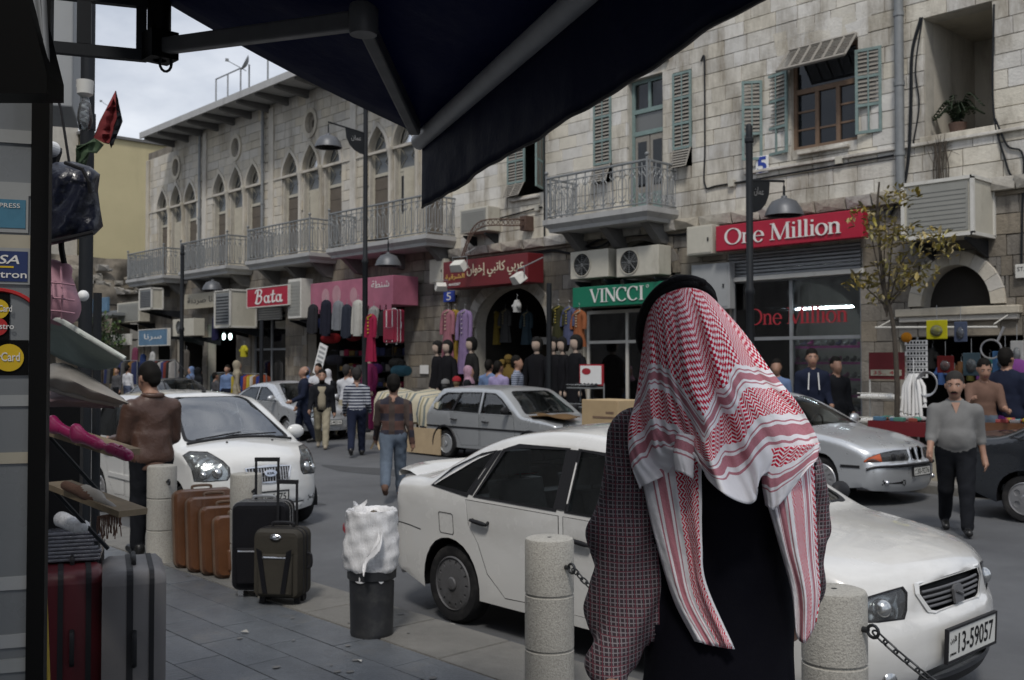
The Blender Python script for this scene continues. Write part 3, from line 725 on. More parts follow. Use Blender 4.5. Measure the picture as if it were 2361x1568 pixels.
b.box(-11.2, -11.13, y - .05, y + .05, 6.08, 8.05); b.box(-9.82, -9.75, y - .05, y + .05, 6.08, 8.05); b.box(-11.13, -9.82, y - .05, y + .05, 7.98, 8.05); b.box(-11.13, -9.82, y - .05, y + .05, 6.08, 6.16)
b.box(-11.13, -9.82, y - .05, y + .04, 7.22, 7.32)
for xx in (-10.68, -10.22): b.box(xx - .04, xx + .04, y - .045, y + .04, 6.16, 7.22)
for zz in (6.5, 6.86): b.box(-11.13, -10.72, y - .02, y + .03, zz - .018, zz + .018); b.box(-10.18, -9.82, y - .02, y + .03, zz - .018, zz + .018)
b.box(-10.64, -10.26, y - .02, y + .03, 6.46, 6.5)
wd = b.build('window', 'frame_wood', TM)
for a, c, p, q in ((-11.13, -10.72, 6.16, 7.22), (-10.64, -10.26, 6.16, 7.22), (-10.18, -9.82, 6.16, 7.22), (-11.13, -9.82, 7.32, 7.98)):
 b = MB(); b.box(a, c, y + .004, y + .01, p, q); b.build('pane', 'glass_dark', wd)
shutter(TM, -11.22, 6.05, 7.72, .62, R_(-12), panels=3, side=-1, broken=True, y=FY - .1)
shutter(TM, -11.86, 6.0, 7.66, .42, R_(35), panels=3, side=-1, broken=True, y=FY - .02)
shutter(TM, -9.73, 6.15, 7.78, .5, R_(10), panels=3, side=1, broken=True, y=FY - .1)
b = MB(); z0, z1 = 7.62, 8.12; nsl = 12
def fl(t): return (FY - .45 * (1 - t) - .05, lerp(z0, z1, t))
for i in range(6):
 xa, xb = -11.2 + i * .245, -11.2 + (i + 1) * .245
 for k in range(nsl):
  y0_, q0 = fl(k / nsl); y1_, q1 = fl((k + .75) / nsl); b.add([(xa + .03, y0_ - .01, q0), (xb - .03, y0_ - .01, q0), (xb - .03, y1_ + .015, q1), (xa + .03, y1_ + .015, q1)], [(0, 1, 2, 3)])
for i in range(7): b.tube([(-11.2 + i * .245, *fl(0)), (-11.2 + i * .245, *fl(1))], .03, 4)
for t_ in (0, 1): b.tube([(-11.22, *fl(t_)), (-9.72, *fl(t_))], .032, 4)
b.build('raised_shutter', 'shutter_grey', TM)
for a, c, z in ((-19.6, -18.5, 6.02), (-11.0, -9.9, 5.95), (-15.9, -14.3, 8.62)):
 b = MB(); b.box(a, c, FY - .12, FY + .0, z, z + .06); b.build('sill', 'limestone_white', TM, bevel=.01)
b = MB(); b.box(-8.6, -8.43, FY + .4, 20.2, 5.6, 8.3); b.box(-7.19, -7.0, FY + .4, 20.2, 5.6, 8.3); b.box(-8.6, -7.0, 20.2, 20.4, 5.6, 8.3); b.box(-8.6, -7.0, FY + .385, 20.3, 5.55, 5.80); b.box(-8.6, -7.0, FY + .385, 20.3, 8.12, 8.3)
b.build('loggia_walls', 'limestone', TM)
b = MB(); b.box(-7.75, -7.35, 20.1, 20.19, 5.82, 7.7); b.build('loggia_door', 'frame_wood', TM)
b = MB(); b.box(-8.5, -7.1, FY - .06, FY + .34, 5.80, 5.90); b.build('loggia_sill', 'limestone_white', TM, bevel=.012)
def arch_trim(T, xc, hw, zs, za, t, y0, y1, m, n=14, name='voussoir', st=11):
 for i in range(st):
  P = []
  for j in range(3):
   a = PI * (i + (j / 2) * .97 + .015) / st
   P.append(((xc + hw * math.cos(a), zs + (za - zs) * math.sin(a)), (xc + (hw + t) * math.cos(a), zs + (za - zs + t) * math.sin(a))))
  poly = [p[0] for p in P] + [p[1] for p in P][::-1]
  b = MB(); b.prism(poly, y0, y1); b.build(name, m, T)
arch_trim(TM, -7.87, .62, 2.8, 3.52, .24, FY - .09, FY + .05, 'limestone')
arch_trim(TM, -19.65, 1.42, 2.75, 3.78, .3, FY - .05, FY + .05, 'rough_stone', st=15)
arch_trim(TM, -15.25, 1.05, 3.8, 4.62, .2, FY - .05, FY + .05, 'limestone_dark', st=11)
b = MB(); b.box(-8.95, -6.75, FY - .16, FY + .02, 2.62, 2.76); b.box(-8.9, -6.8, FY - .11, FY + .02, 2.52, 2.62); b.build('sill', 'limestone', TM, bevel=.015)
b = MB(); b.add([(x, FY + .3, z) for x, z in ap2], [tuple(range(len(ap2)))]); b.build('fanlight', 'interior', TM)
b = MB(); b.add([(x, FY + .3, z) for x, z in ap3], [tuple(range(len(ap3)))]); b.build('fanlight', 'glass_dark', TM)
b = MB(); b.tube([(-8.83, FY - .14, 4.9), (-8.83, FY - .14, 10.8)], .085, 10)
for zz in (5.6, 6.9, 8.2, 9.5): b.lathe([(.10, zz), (.10, zz + .08)], 10, 0, Matrix.Translation((-8.83, FY - .14, 0)))
b.build('drain_pipe', 'iron_grey', TM, smooth=40)
def cable(T, pts, r=.012, m='iron_dark', name='cable', n=6):
 b = MB(); b.tube(spline([tuple(p) for p in pts], n), r, 5); return b.build(name, m, T, smooth=60)
F_ = FY - .05
cable(TM, [(-8.45, F_, 8.1), (-8.62, F_, 7.5), (-8.65, F_, 6.6), (-8.68, F_ - .05, 5.6), (-8.8, F_ - .05, 5.0), (-9.1, F_, 4.5)], .03)
cable(TM, [(-8.42, F_, 8.1), (-8.56, F_, 7.2), (-8.5, F_, 6.5), (-8.62, F_, 5.8)], .015)
cable(TM, [(-7.15, F_, 8.0), (-7.18, F_, 6.2), (-7.0, F_, 5.3), (-6.85, F_, 4.9), (-6.5, F_, 4.6)], .018)
cable(TM, [(-7.15, F_, 6.0), (-6.95, F_, 5.5), (-6.7, F_, 5.3), (-6.72, F_, 4.4), (-6.75, F_, 3.2)], .018)
cable(TM, [(-13.4, F_, 8.4), (-13.32, F_, 8.5), (-13.3, F_, 8.2), (-13.3, F_, 6.5), (-13.3, F_, 5.65), (-12.9, F_, 5.6), (-11, F_, 5.62), (-9, F_, 5.65)], .02)
cable(TM, [(-21.8, F_, 4.6), (-20.5, F_ - .05, 4.5), (-18.2, F_, 4.62), (-17.3, F_, 4.5), (-16.2, F_ - .1, 4.75), (-15, F_, 4.72), (-13.6, F_, 4.6)], .03)
cable(TM, [(-17.4, F_, 4.8), (-16.4, F_ - .1, 4.55), (-15.5, F_ - .05, 4.85), (-14.2, F_, 4.65), (-13.2, F_ - .05, 4.7)], .022)
cable(TM, [(-18.3, F_, 8.4), (-18.3, F_, 5.0)], .025); cable(TM, [(-20.6, F_, 5.6), (-18.6, F_, 5.75), (-18.4, F_, 5.75)], .02)
cable(TM, [(-10.8, F_, 4.9), (-10.2, F_ - .05, 4.78), (-9.5, F_, 4.65)], .018)
for (x, z) in ((-12.6, 5.6), (-18.55, 5.75), (-10.1, 5.72)):
 b = MB(); b.box(x - .07, x + .07, FY - .1, FY - .0, z - .07, z + .07); b.build('junction_box', 'cream_metal', TM)
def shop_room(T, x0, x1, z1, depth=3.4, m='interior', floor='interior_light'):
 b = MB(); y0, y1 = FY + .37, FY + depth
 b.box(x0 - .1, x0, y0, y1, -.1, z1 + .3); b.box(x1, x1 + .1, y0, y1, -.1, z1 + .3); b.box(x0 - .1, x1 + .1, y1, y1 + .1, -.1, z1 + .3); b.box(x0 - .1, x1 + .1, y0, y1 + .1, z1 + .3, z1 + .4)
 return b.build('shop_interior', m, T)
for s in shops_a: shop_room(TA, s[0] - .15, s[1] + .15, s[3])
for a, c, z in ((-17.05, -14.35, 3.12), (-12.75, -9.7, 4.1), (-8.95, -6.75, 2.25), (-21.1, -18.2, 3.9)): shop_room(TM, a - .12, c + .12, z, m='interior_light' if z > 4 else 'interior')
b = MB(); b.box(-22.0, -21.2, FY + .2, FY + .25, 0, 2.6); b.build('roller_door', 'zinc', TM)
# -- background at the far end of the street
YH = thing('yellow_house', 'plain yellow plastered house rising above the rock face', 'building', (-58, 30, 0), world=True)
b = MB(); b.box(-70, -55, 19.5, 45, 6.8, 14.05); b.build('wall', 'yellow_wall', YH)
b = MB(); b.box(-70.2, -54.85, 19.3, 45.2, 14.05, 14.2); b.build('roof_edge', 'concrete_dark', YH)
b = MB(); b.box(-55.0, -54.9, 26.4, 29.6, 9.6, 11.9); b.build('blind_window', 'concrete', YH)
b = MB(); b.box(-64, -56, 31, 44, 14.2, 14.7); b.build('roof_upstand', 'yellow_wall', YH)
r2 = random.Random(8)
RK = thing('rock_face', 'rough brown rock retaining face below the yellow house', 'rock face', (-54, 30, 0), world=True)
P = []
for i in range(70):
 rowp = []
 for j in range(30):
  y = 17.6 + i * .34; z = -.1 + j * .26
  n = .5 * math.sin(y * 1.1 + z * .9) + .35 * math.sin(y * 2.7 - z * 1.7) + .3 * r2.random() + .2 * math.sin(z * 3.3 + y)
  rowp.append((-54.6 + n * .6 + (1.5 - z * .18), y, z))
 P.append(rowp)
b = MB(); b.grid(P); b.add([(-60, 17.6, -.1), (-54, 17.6, -.1), (-54.6, 17.6, 7.4), (-60, 17.6, 7.4)], [(0, 1, 2, 3)]); b.build('rock', 'rock', RK, smooth=50)
for i in range(110):
 y = 18 + r2.random() * 20; z = 5.6 + r2.random() * 1.4; s = r2.uniform(.2, .6)
 o = place_unit(blkr[i % 3], 'stone', RK, (-54.0, y, z), (s, .5, s * .6), rz=R_(90));
LH = thing('left_stone_house', 'pale stone house front at the far left end behind the dark pole', 'building', (-66, 18, 0), world=True)
b = MB(); b.box(-84, -55.5, 18.05, 19.4, 3.0, 17); b.build('wall', 'mortar', LH)
stone_face(LH, -62, -55.5, 5, 16.5, 18.0, .5, (.7, 1.4), [(-59.5, -58.3, 9, 12)], 31, blk, 'limestone', 60)
b = MB(); b.box(-59.5, -58.3, 18.0, 18.04, 9, 12); b.build('window', 'glass_dark', LH)
b = MB(); b.box(-84, -43.5, 17.4, 18.3, 3.9, 4.15); b.box(-84, -43.3, 16.6, 17.4, 3.85, 3.97); b.build('canopy', 'zinc', LH)
b = MB(); b.box(-84, -43.4, 20.5, 20.8, -.1, 4.0); b.build('shop_back', 'interior_light', LH)
for xx in (-53.5, -50, -46.6, -43.6):
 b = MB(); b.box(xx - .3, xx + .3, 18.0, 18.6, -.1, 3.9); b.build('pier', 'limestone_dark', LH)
dish(-55.2, 21.3, 14.2, 1.8, .42, R_(-15), 'satellite dish on a mast above the yellow house by the flag')
t = thing('roof_antenna', 'thin television antenna above the yellow house', 'antenna', (-55.2, 32.0, 14.2))
b = MB(); b.tube([(0, 0, 0), (0, 0, 2.3)], .03, 6); b.tube([(0, -.3, 2.2), (0, .3, 2.4)], .03, 5); b.build('mast', 'zinc', t)
b = MB(); b.box(-70, -5.5, -16, -2.2, -.1, 8.5); b.box(-110, -70, -16, 2, -.1, 9); NR = b.build('near_row_sky_block', 'limestone_dark'); tag(NR, 'unseen row of stone houses added on the near side to block sky light', 'building')  # unseen boxes added as near-side houses to cut sky light on upright faces
b = MB(); b.box(-120, -86, -4, 40, -.1, 11); FB = b.build('distant_block', 'limestone_dark'); tag(FB, 'plain stone block closing the far end of the street', 'building')
# -- cars
mat('paint_white', (.64, .64, .625), .22, var=.04, vs=2, coat=1., dirt=2.2, dcol=(.52, .51, .48), dpos=(.55, .95))
mat('paint_white_dirty', (.61, .605, .585), .24, var=.04, vs=2.5, coat=.9, dirt=(1.2, 1.2, 3.5), dcol=(.45, .435, .40), dpos=(.5, .95))
mat('paint_silver', (.56, .58, .60), .3, metal=.6, var=.05, vs=2, coat=.5)
mat('paint_grey', (.44, .455, .465), .32, metal=.55, var=.06, vs=2, coat=.4)
mat('paint_dark', (.02, .023, .028), .2, var=.05, coat=.8)
mat('rubber', (.016, .016, .017), .75, spec=.2, var=.2, vs=8, dirt=6, dcol=(.06, .058, .055), dpos=(.5, .8))
mat('trim_black', (.016, .016, .018), .55, spec=.25, var=.1, vs=6)
mat('hubcap', (.13, .13, .135), .5, metal=.4, var=.15, vs=9, dirt=8, dcol=(.06, .055, .05), dpos=(.5, .8))
mat('alloy', (.48, .48, .49), .35, metal=.8, var=.08, vs=9)
mat('chrome', (.7, .7, .72), .12, metal=1., var=0)
mat('lamp_inner', (.55, .56, .56), .2, metal=.9, var=.3, vs=22)
mat('orange_lens', (.5, .10, .03), .2, var=.1, vs=8, coat=.5)
mat('red_lens', (.35, .015, .02), .2, var=.1, vs=8, coat=.5)
mat('seat_fabric', (.19, .195, .20), .9, var=.2, vs=12)
mat('plate', (.58, .58, .55), .45, var=.08, vs=9)
glass('lamp_glass', (.85, .88, .88), .05, .12, (.4, .4, .4))
glass('car_glass', (.86, .9, .88), .01, .04, (.06, .07, .07), 1.75)
glass('car_glass_bright', (.7, .74, .74), .01, .05, (.06, .07, .07), 3.0)
class Car:
 def __init__(s, name, label, loc, prof, W, axles, tyre_r, arch_r, belt, roof, paint, r=.075, tumble=.2, sill=.2, front=(1.35, .16), rear=(1.45, .10), crown=.035, group='cars along the street', rz=0.):
  s.T = thing(name, label, 'car', loc, rz, group); s.w = W / 2; s.r = r; s.paint = paint
  s.ax = axles; s.tr = tyre_r; s.belt = belt; s.roofz = roof; s.tum = tumble; s.sill = sill; s.fr = front; s.re = rear
  pts = spline(prof, 7); s.P = np.array(pts); n = len(pts)
  d = np.gradient(s.P, axis=0); d /= np.linalg.norm(d, axis=1)[:, None]
  s.N = np.stack([d[:, 1], -d[:, 0]], 1)
  for _ in range(3): s.N[1:-1] = (s.N[:-2] + s.N[1:-1] * 2 + s.N[2:]) / 4
  s.N /= np.linalg.norm(s.N, axis=1)[:, None]
  s.Q = s.P + s.N * r
  s.S = np.concatenate([[0], np.cumsum(np.linalg.norm(np.diff(s.P, axis=0), axis=1))])
  s.crown = crown; s.Lf = s.P[:, 0].max(); s.Lr = s.P[:, 0].min(); s.ar = arch_r
  s.q1 = s.w - r; s.q2 = s.w - r + r * PI / 2
  s.over_holes = []; s.side_holes = []
 def D(s, x, y, z):
  h = (z - s.belt) / (s.roofz - s.belt)
  k = 1.0
  if h > 0: k -= s.tum * min(h, 1.2) ** 1.15
  if z < .5: k -= .05 * ((.5 - z) / .5) ** 2
  k += .012 * math.exp(-((z - s.belt + .10) / .07) ** 2)
  f = (x - s.fr[0]) / (s.Lf - s.fr[0]); b = (-x - s.re[0]) / (-s.Lr - s.re[0])
  yy = abs(y) / s.w
  if f > 0: k -= .07 * f * f; x -= s.fr[1] * min(f, 1.1) * yy ** 2.6
  if b > 0: k -= .06 * b * b; x += s.re[1] * min(b, 1.1) * yy ** 2.6
  return (x, y * k, z)
 def over(s, sv, q, off=0.):
  x = np.interp(sv, s.S, s.P[:, 0]); z = np.interp(sv, s.S, s.P[:, 1]); nx = np.interp(sv, s.S, s.N[:, 0]); nz = np.interp(sv, s.S, s.N[:, 1])
  sg = 1 if q >= 0 else -1; a = abs(q)
  if a <= s.q1:
   o = off + s.crown * (1 - (a / s.q1) ** 2) * min(1, abs(nz) * 1.3); y = a
  else:
   ph = min(PI / 2, (a - s.q1) / s.r); o = -(1 - math.cos(ph)) * s.r + off * math.cos(ph); y = s.q1 + (s.r + off) * math.sin(ph)
   if a > s.q2: o -= (a - s.q2)
  return s.D(x - nx * o, sg * y, z - nz * o)
 def side(s, x, z, sg=1, off=0.): return s.D(x, sg * (s.w + off), z)
 def s_at(s, x, part='top'):
  i0, i1 = (0, len(s.S)) if part is None else (0, len(s.S))
  order = np.argsort(s.P[:, 0]); return float(np.interp(x, s.P[order, 0], s.S[order]))
 def s_front(s, z):
  j = int(np.argmax(s.P[:, 0] > s.Lf - .55)); seg = slice(j, None)
  zz = s.P[seg, 1]; order = np.argsort(zz); return float(np.interp(z, zz[order], s.S[seg][order]))
 def s_rear(s, z):
  j = int(np.argmax(s.P[:, 0] > s.Lr + .25)); zz = s.P[:j, 1]; order = np.argsort(zz); return float(np.interp(z, zz[order], s.S[:j][order]))
 def patch_over(s, poly, off=0., step=.07):
  V, Fc = tess(poly, [], step); return [s.over(a, q, off) for a, q in V], Fc
 def patch_side(s, poly, sg, off=0., step=.1, holes=()):
  V, Fc = tess(poly, holes, step); return [s.side(x, z, sg, off) for x, z in V], Fc
 def part_over(s, name, poly, m, off=-.006, step=.06, parent=None, both=False):
  b = MB(); vs_, fs = s.patch_over(poly, off, step); b.add(vs_, fs); return b.build(name, m, parent or s.T, smooth=60)
 def rim_over(s, name, poly, m, t=.02, off=.004, parent=None):
  c = np.mean(np.array(poly), 0); inn = [tuple(c + (np.array(p) - c) * (1 - t / max(.02, np.linalg.norm(np.array(p) - c)))) for p in poly]
  V, Fc = tess(poly, [inn]); b = MB(); b.add([s.over(a, q, off) for a, q in V], Fc); return b.build(name, m, parent or s.T)
 def body(s, side_windows, doors, extra_over=(), glass_m='car_glass', winframe='trim_black', handles=True, door_paint=None):
  n = len(s.S); fa, ra = s.ax[1], s.ax[0]; ar = s.ar
  zc = s.tr
  outer = [(float(s.S[i]), -s.q2) for i in range(n)] + [(float(s.S[i]), s.q2) for i in range(n - 1, -1, -1)]
  vs, es = [Vector(p) for p in outer], [(i, (i + 1) % (2 * n)) for i in range(2 * n)]
  holes = [h for h in s.over_holes]
  for h in holes:
   bb = len(vs); vs += [Vector(p) for p in h]; es += [(bb + i, bb + (i + 1) % len(h)) for i in range(len(h))]
  qs = [f * s.q1 for f in (-1, -.8, -.6, -.4, -.2, 0, .2, .4, .6, .8, 1)] + [sg * (s.q1 + s.r * PI / 2 * k / 5) for k in (1, 2, 3, 4) for sg in (-1, 1)]
  for i in range(1, n - 1, 2):
   for q in qs: vs.append(Vector((float(s.S[i]), q)))
  V, _, Fc, *_r = delaunay_2d_cdt(vs, es, [], 0, 1e-5)
  b = MB(); fs = []
  hb = [(min(p[0] for p in h), max(p[0] for p in h), min(p[1] for p in h), max(p[1] for p in h)) for h in holes]
  for f in Fc:
   cx = sum(V[i].x for i in f) / 3; cy = sum(V[i].y for i in f) / 3
   if any(a < cx < bb_ and c < cy < d and inpoly(cx, cy, h) for h, (a, bb_, c, d) in zip(holes, hb)): continue
   fs.append(tuple(f))
  b.add([s.over(v.x, v.y) for v in V], fs)
  z0r, z0f = s.Q[0][1], s.Q[-1][1]; sill = s.sill
  def arch(xa, ang0, ang1, k=14): return [(xa + ar * math.cos(R_(lerp(ang0, ang1, i / k))), zc + ar * math.sin(R_(lerp(ang0, ang1, i / k)))) for i in range(k + 1)]
  a0 = math.degrees(math.asin((sill - zc) / ar))
  path = [tuple(q) for q in s.Q] + arch(fa, a0, 180 - a0) + [(lerp(fa - ar, ra + ar, t), sill) for t in (.2, .4, .6, .8)] + arch(ra, a0, 180 - a0)
  dholes = doors
  s.sidepoly = path
  for sg in (-1, 1):
   vs_, fs = s.patch_side(path, sg, 0, .11, [w for w in side_windows] + [d for d in dholes]); b.add(vs_, fs)
  s.B = b.build('body', s.paint, s.T, smooth=50, weld=.0008)
  for sg in (-1, 1):
   for d in doors:
    c = np.mean(np.array(d), 0); inn = [tuple(c + (np.array(p) - c) * (1 - .007 / np.linalg.norm(np.array(p) - c))) for p in d]
    b = MB(); vs_, fs = s.patch_side(inn, sg, .001, .11); b.add(vs_, fs)
    do = b.build('door', door_paint or s.paint, s.T, smooth=50)
    b = MB(); vs_, fs = s.patch_side([tuple(c + (np.array(p) - c) * 1.03) for p in d], sg, -.02, .15); b.add(vs_, fs); b.build('door_seal', 'black', do)
    if handles:
     hx, hz = min(p[0] for p in d) + .17, max(p[1] for p in d) - .135
     b = MB(); pts = [s.side(hx - .085 + .17 * t / 4, hz - .004 * t, sg, .028) for t in range(5)]
     b.tube(pts, [.010, .016, .017, .016, .012], 8); b.tube([s.side(hx - .08, hz, sg, 0), pts[0]], .011, 6); b.tube([s.side(hx + .08, hz, sg, 0), pts[-1]], .011, 6)
     b.build('door_handle', 'trim_black', do, smooth=50)
   for w in side_windows:
    b = MB(); vs_, fs = s.patch_side(w, sg, -.012, .12); b.add(vs_, fs); go = b.build('side_window', glass_m, s.T, smooth=60)
    c = np.mean(np.array(w), 0); outp = [tuple(c + (np.array(p) - c) * (1 + .022 / np.linalg.norm(np.array(p) - c))) for p in w]; inp = [tuple(c + (np.array(p) - c) * (1 - .012 / np.linalg.norm(np.array(p) - c))) for p in w]
    V, Fc = tess(outp, [inp]); b = MB(); b.add([s.side(x, z, sg, .004) for x, z in V], Fc); b.build('window_seal', winframe, go)
  b = MB(); xs = [s.Lr + .25, ra - ar, ra - ar, ra + ar, ra + ar, fa - ar, fa - ar, fa + ar, fa + ar, s.Lf - .25]
  ww = s.w * .93
  b.box(s.Lr + .2, s.Lf - .22, -ww * .72, ww * .72, sill + .0, sill + .14); b.box(ra + ar, fa - ar, -ww, ww, sill + .01, sill + .12)
  for xa in (ra, fa):
   for sg in (-1, 1):
    P = [[(p[0], sg * yy, p[1]) for p in arch(xa, -10, 190, 12)] for yy in (ww * .70, s.w * .955)]; b.grid(P)
    b.add([(xa - ar, sg * ww * .7, .15), (xa + ar, sg * ww * .7, .15), (xa + ar, sg * ww * .7, zc + ar), (xa - ar, sg * ww * .7, zc + ar)], [(0, 1, 2, 3)])
  b.build('underbody', 'black', s.T)
  b = MB(); b.box(s.Lr + .5, fa - .1, -ww * .85, ww * .85, sill + .13, sill + .2); b.box(fa - .62, fa - .3, -ww * .85, ww * .85, .62, s.belt - .06); b.box(ra - .15, ra + .05, -ww * .8, ww * .8, .5, s.belt - .05); b.build('cabin_floor', 'seat_fabric', s.T)
  s.seats((ra + fa) / 2)
 def seats(s, xc):
  for xx, ys, nm in ((xc + .12, (-.36, .36), 'front_seat'), (xc - .72, (-.36, .36), 'rear_seat')):
   for yy in ys:
    b = MB(); b.cbox((xx, yy, .52), (.5, .48, .16)); b.prism([(xx - .26, .55), (xx - .12, .55), (xx - .24, s.belt + .10), (xx - .34, s.belt + .10)], yy - .23, yy + .23)
    b.cbox((xx - .31, yy, s.belt + .22), (.11, .27, .17)); b.tube([(xx - .3, yy - .06, s.belt + .08), (xx - .3, yy - .06, s.belt + .2)], .008, 5); b.tube([(xx - .3, yy + .06, s.belt + .08), (xx - .3, yy + .06, s.belt + .2)], .008, 5)
    b.build(nm, 'seat_fabric', s.T, smooth=50, bevel=.035, seg=3)
  b = MB(); b.tube([(xc + .62 + .07 * math.cos(a) * .5, .36 + .18 * math.sin(a), s.belt - .02 + .17 * math.cos(a)) for a in [2 * PI * i / 18 for i in range(18)]], .014, 6, closed=True); b.tube([(xc + .62, .2, s.belt - .02), (xc + .62, .52, s.belt - .02)], .015, 5); b.build('steering_wheel', 'trim_black', s.T, smooth=60)
 def glass_over(s, name, x0, x1, y0, y1, m='car_glass', frame='trim_black', rnd=.1):
  """windscreen between profile x0..x1 with half widths y0 (at x0) and y1 (at x1)."""
  sa, sb = s.s_at(x0), s.s_at(x1)
  poly = []
  c = .04
  for (a, q) in ((sa, -y0), (sb, -y1), (sb, y1), (sa, y0)): poly.append((a, q))
  P = []
  for i in range(4):
   p0, p1, p2 = [np.array(poly[(i + k) % 4], float) for k in (-1, 0, 1)]
   d0, d1 = (p0 - p1) / np.linalg.norm(p0 - p1), (p2 - p1) / np.linalg.norm(p2 - p1)
   for t in (0, .33, .67, 1): P.append(tuple(p1 + d0 * rnd * (1 - t) ** 2 + d1 * rnd * t ** 2))
  s.over_holes.append(P)
  g = s.part_over(name, P, m, -.004, .08)
  big = np.array(P); ctr = big.mean(0); outp = [tuple(ctr + (p - ctr) * (1 + .018 / np.linalg.norm(p - ctr))) for p in big]; inp = [tuple(ctr + (p - ctr) * (1 - .03 / np.linalg.norm(p - ctr))) for p in big]
  V, Fc = tess(outp, [inp]); b = MB(); b.add([s.over(a, q, .003) for a, q in V], Fc); b.build('seal', frame, g)
  return g
 def wheel(s, x, sg, style='hubcap'):
  tr = s.tr; rr = tr * .69; tw = .17; y = sg * (s.w - .035)
  M_ = xf((x, y, tr), 0, R_(90) * sg)
  M_ = Matrix.Translation((x, y, tr)) @ Matrix.Rotation(R_(-90) * sg, 4, 'X')
  hub = bpy.data.objects.new('wheel', None); put(hub, s.T)
  b = MB(); b.lathe([(rr, -tw), (tr * .9, -tw), (tr * .985, -tw + .025), (tr, -tw + .06), (tr, -.06), (tr * .985, -.025), (tr * .92, .0), (tr * .8, .004), (rr, -.004), (rr * .96, -.03), (rr, -tw)], 40, 0, M_); b.build('tyre', 'rubber', hub, smooth=40)
  b = MB(); nh = {'hubcap': 14, 'star': 13, 'steel': 10, 'five': 5}[style]; ro = rr * .99; zf = -.012
  circ = [(ro * math.cos(2 * PI * i / 40), ro * math.sin(2 * PI * i / 40)) for i in range(40)]; hl = []
  for i in range(nh):
   a = 2 * PI * i / nh; rc, ra_, rb = {'hubcap': (.78, .05, .10), 'star': (.66, .16, .085), 'steel': (.72, .045, .06), 'five': (.58, .2, .2)}[style]
   if style == 'hubcap' or style == 'steel': ra_, rb = rb * .8, ra_
   hl.append([((rc * rr) * math.cos(a) + rr * (ra_ * math.cos(t) * math.cos(a) - rb * math.sin(t) * math.sin(a)), (rc * rr) * math.sin(a) + rr * (ra_ * math.cos(t) * math.sin(a) + rb * math.sin(t) * math.cos(a))) for t in [2 * PI * k / 10 for k in range(10)]])
  V, Fc = tess(circ, hl)
  dz = lambda x_, y_: zf + (.022 * (1 - (math.hypot(x_, y_) / rr) ** 2) if style != 'steel' else -.02)
  b.add([(x_, y_, dz(x_, y_)) for x_, y_ in V], Fc, 0, M_)
  for h in hl:
   k = len(h); b.add([(x_, y_, dz(x_, y_)) for x_, y_ in h] + [(x_, y_, dz(x_, y_) - .03) for x_, y_ in h], [(i, (i + 1) % k, (i + 1) % k + k, i + k) for i in range(k)], 0, M_)
  b.lathe([(rr * .99, -.03), (rr * 1.0, -.004), (rr * .95, .004), (rr * .93, -.012)], 36, 0, M_)
  b.lathe([(rr * .25, .006), (rr * .2, .014), (.001, .016)], 18, 0, M_)
  rim = b.build('rim', {'hubcap': 'hubcap', 'star': 'alloy', 'steel': 'paint_grey', 'five': 'alloy'}[style], hub, smooth=35)
  b = MB(); b.lathe([(.001, -.05), (rr * .98, -.05)], 24, 0, M_); b.build('rim_back', 'black', hub)
  return hub
 def mirror(s, x, z, sg, m, big=1.):
  b = MB(); p = Vector(s.side(x, z, sg, .0)); c = p + Vector((.02, sg * .12 * big, .04))
  b.ball(c, (.055 * big, .105 * big, .075 * big), 14); b.tube([p, c], .025, 6); mo = b.build('wing_mirror', m, s.T, smooth=60)
  b = MB(); b.ball(c + Vector((-.022 * big, 0, 0)), (.04 * big, .085 * big, .058 * big), 12); b.build('mirror_glass', 'chrome', mo, smooth=60)
 def rect_over(s, s0, s1, q0, q1, rd=.02, n=3):
  P = []
  for (a, q, da, dq) in ((s0, q0, 1, 1), (s1, q0, -1, 1), (s1, q1, -1, -1), (s0, q1, 1, -1)):
   for k in range(n + 1):
    t = k / n * PI / 2
    if da * dq > 0: P.append((a + da * rd * (1 - math.sin(t)) if 0 else a + da * rd * (1 - math.cos(PI / 2 - t)) if 0 else a + da * rd * (1 - math.sin(t)), q + dq * rd * (1 - math.cos(t))))
    else: P.append((a + da * rd * (1 - math.cos(t)), q + dq * rd * (1 - math.sin(t))))
  return P
 def lamp(s, name, poly, m='lamp_glass', back='lamp_inner', frame=True, off=-.004, depth=-.05, hole=True, balls=()):
  if hole: s.over_holes.append(poly)
  b = MB(); vs_, fs = s.patch_over(poly, off, .04); b.add(vs_, fs); g = b.build(name, m, s.T, smooth=60)
  b = MB(); k = len(poly); b.add([s.over(a, q, off) for a, q in poly] + [s.over(a, q, depth) for a, q in poly], [(i, (i + 1) % k, (i + 1) % k + k, i + k) for i in range(k)]); V, Fc = tess(poly, [], .04); b.add([s.over(a, q, depth + .012 * math.sin(a * 60) * math.sin(q * 50)) for a, q in V], Fc)
  for (a, q, r_) in balls: b.ball(s.over(a, q, depth + .02), r_, 12)
  b.build('reflector', back, g, smooth=60)
  if frame: s.rim_over('lamp_seal', poly, 'trim_black', .012, .002, g)
  return g
 def plate(s, sv, text, w=.46, h=.11, off=.02, dz=0., small=None, q=0.):
  a = Vector(s.over(sv, q, off)); n = (Vector(s.over(sv, q, off + .1)) - a).normalized(); right = Vector((0, 1, 0)) if n.x > 0 else Vector((0, -1, 0)); up = n.cross(right).normalized();
  if up.z < 0: up = -up
  M_ = Matrix(((right.x, -n.x, up.x, a.x), (right.y, -n.y, up.y, a.y), (right.z, -n.z, up.z, a.z), (0, 0, 0, 1)))
  b = MB(); b.box(-w / 2, w / 2, -.004, .006, -h / 2, h / 2, 0, M_); p = b.build('number_plate', 'plate', s.T, bevel=.002)
  b = MB()
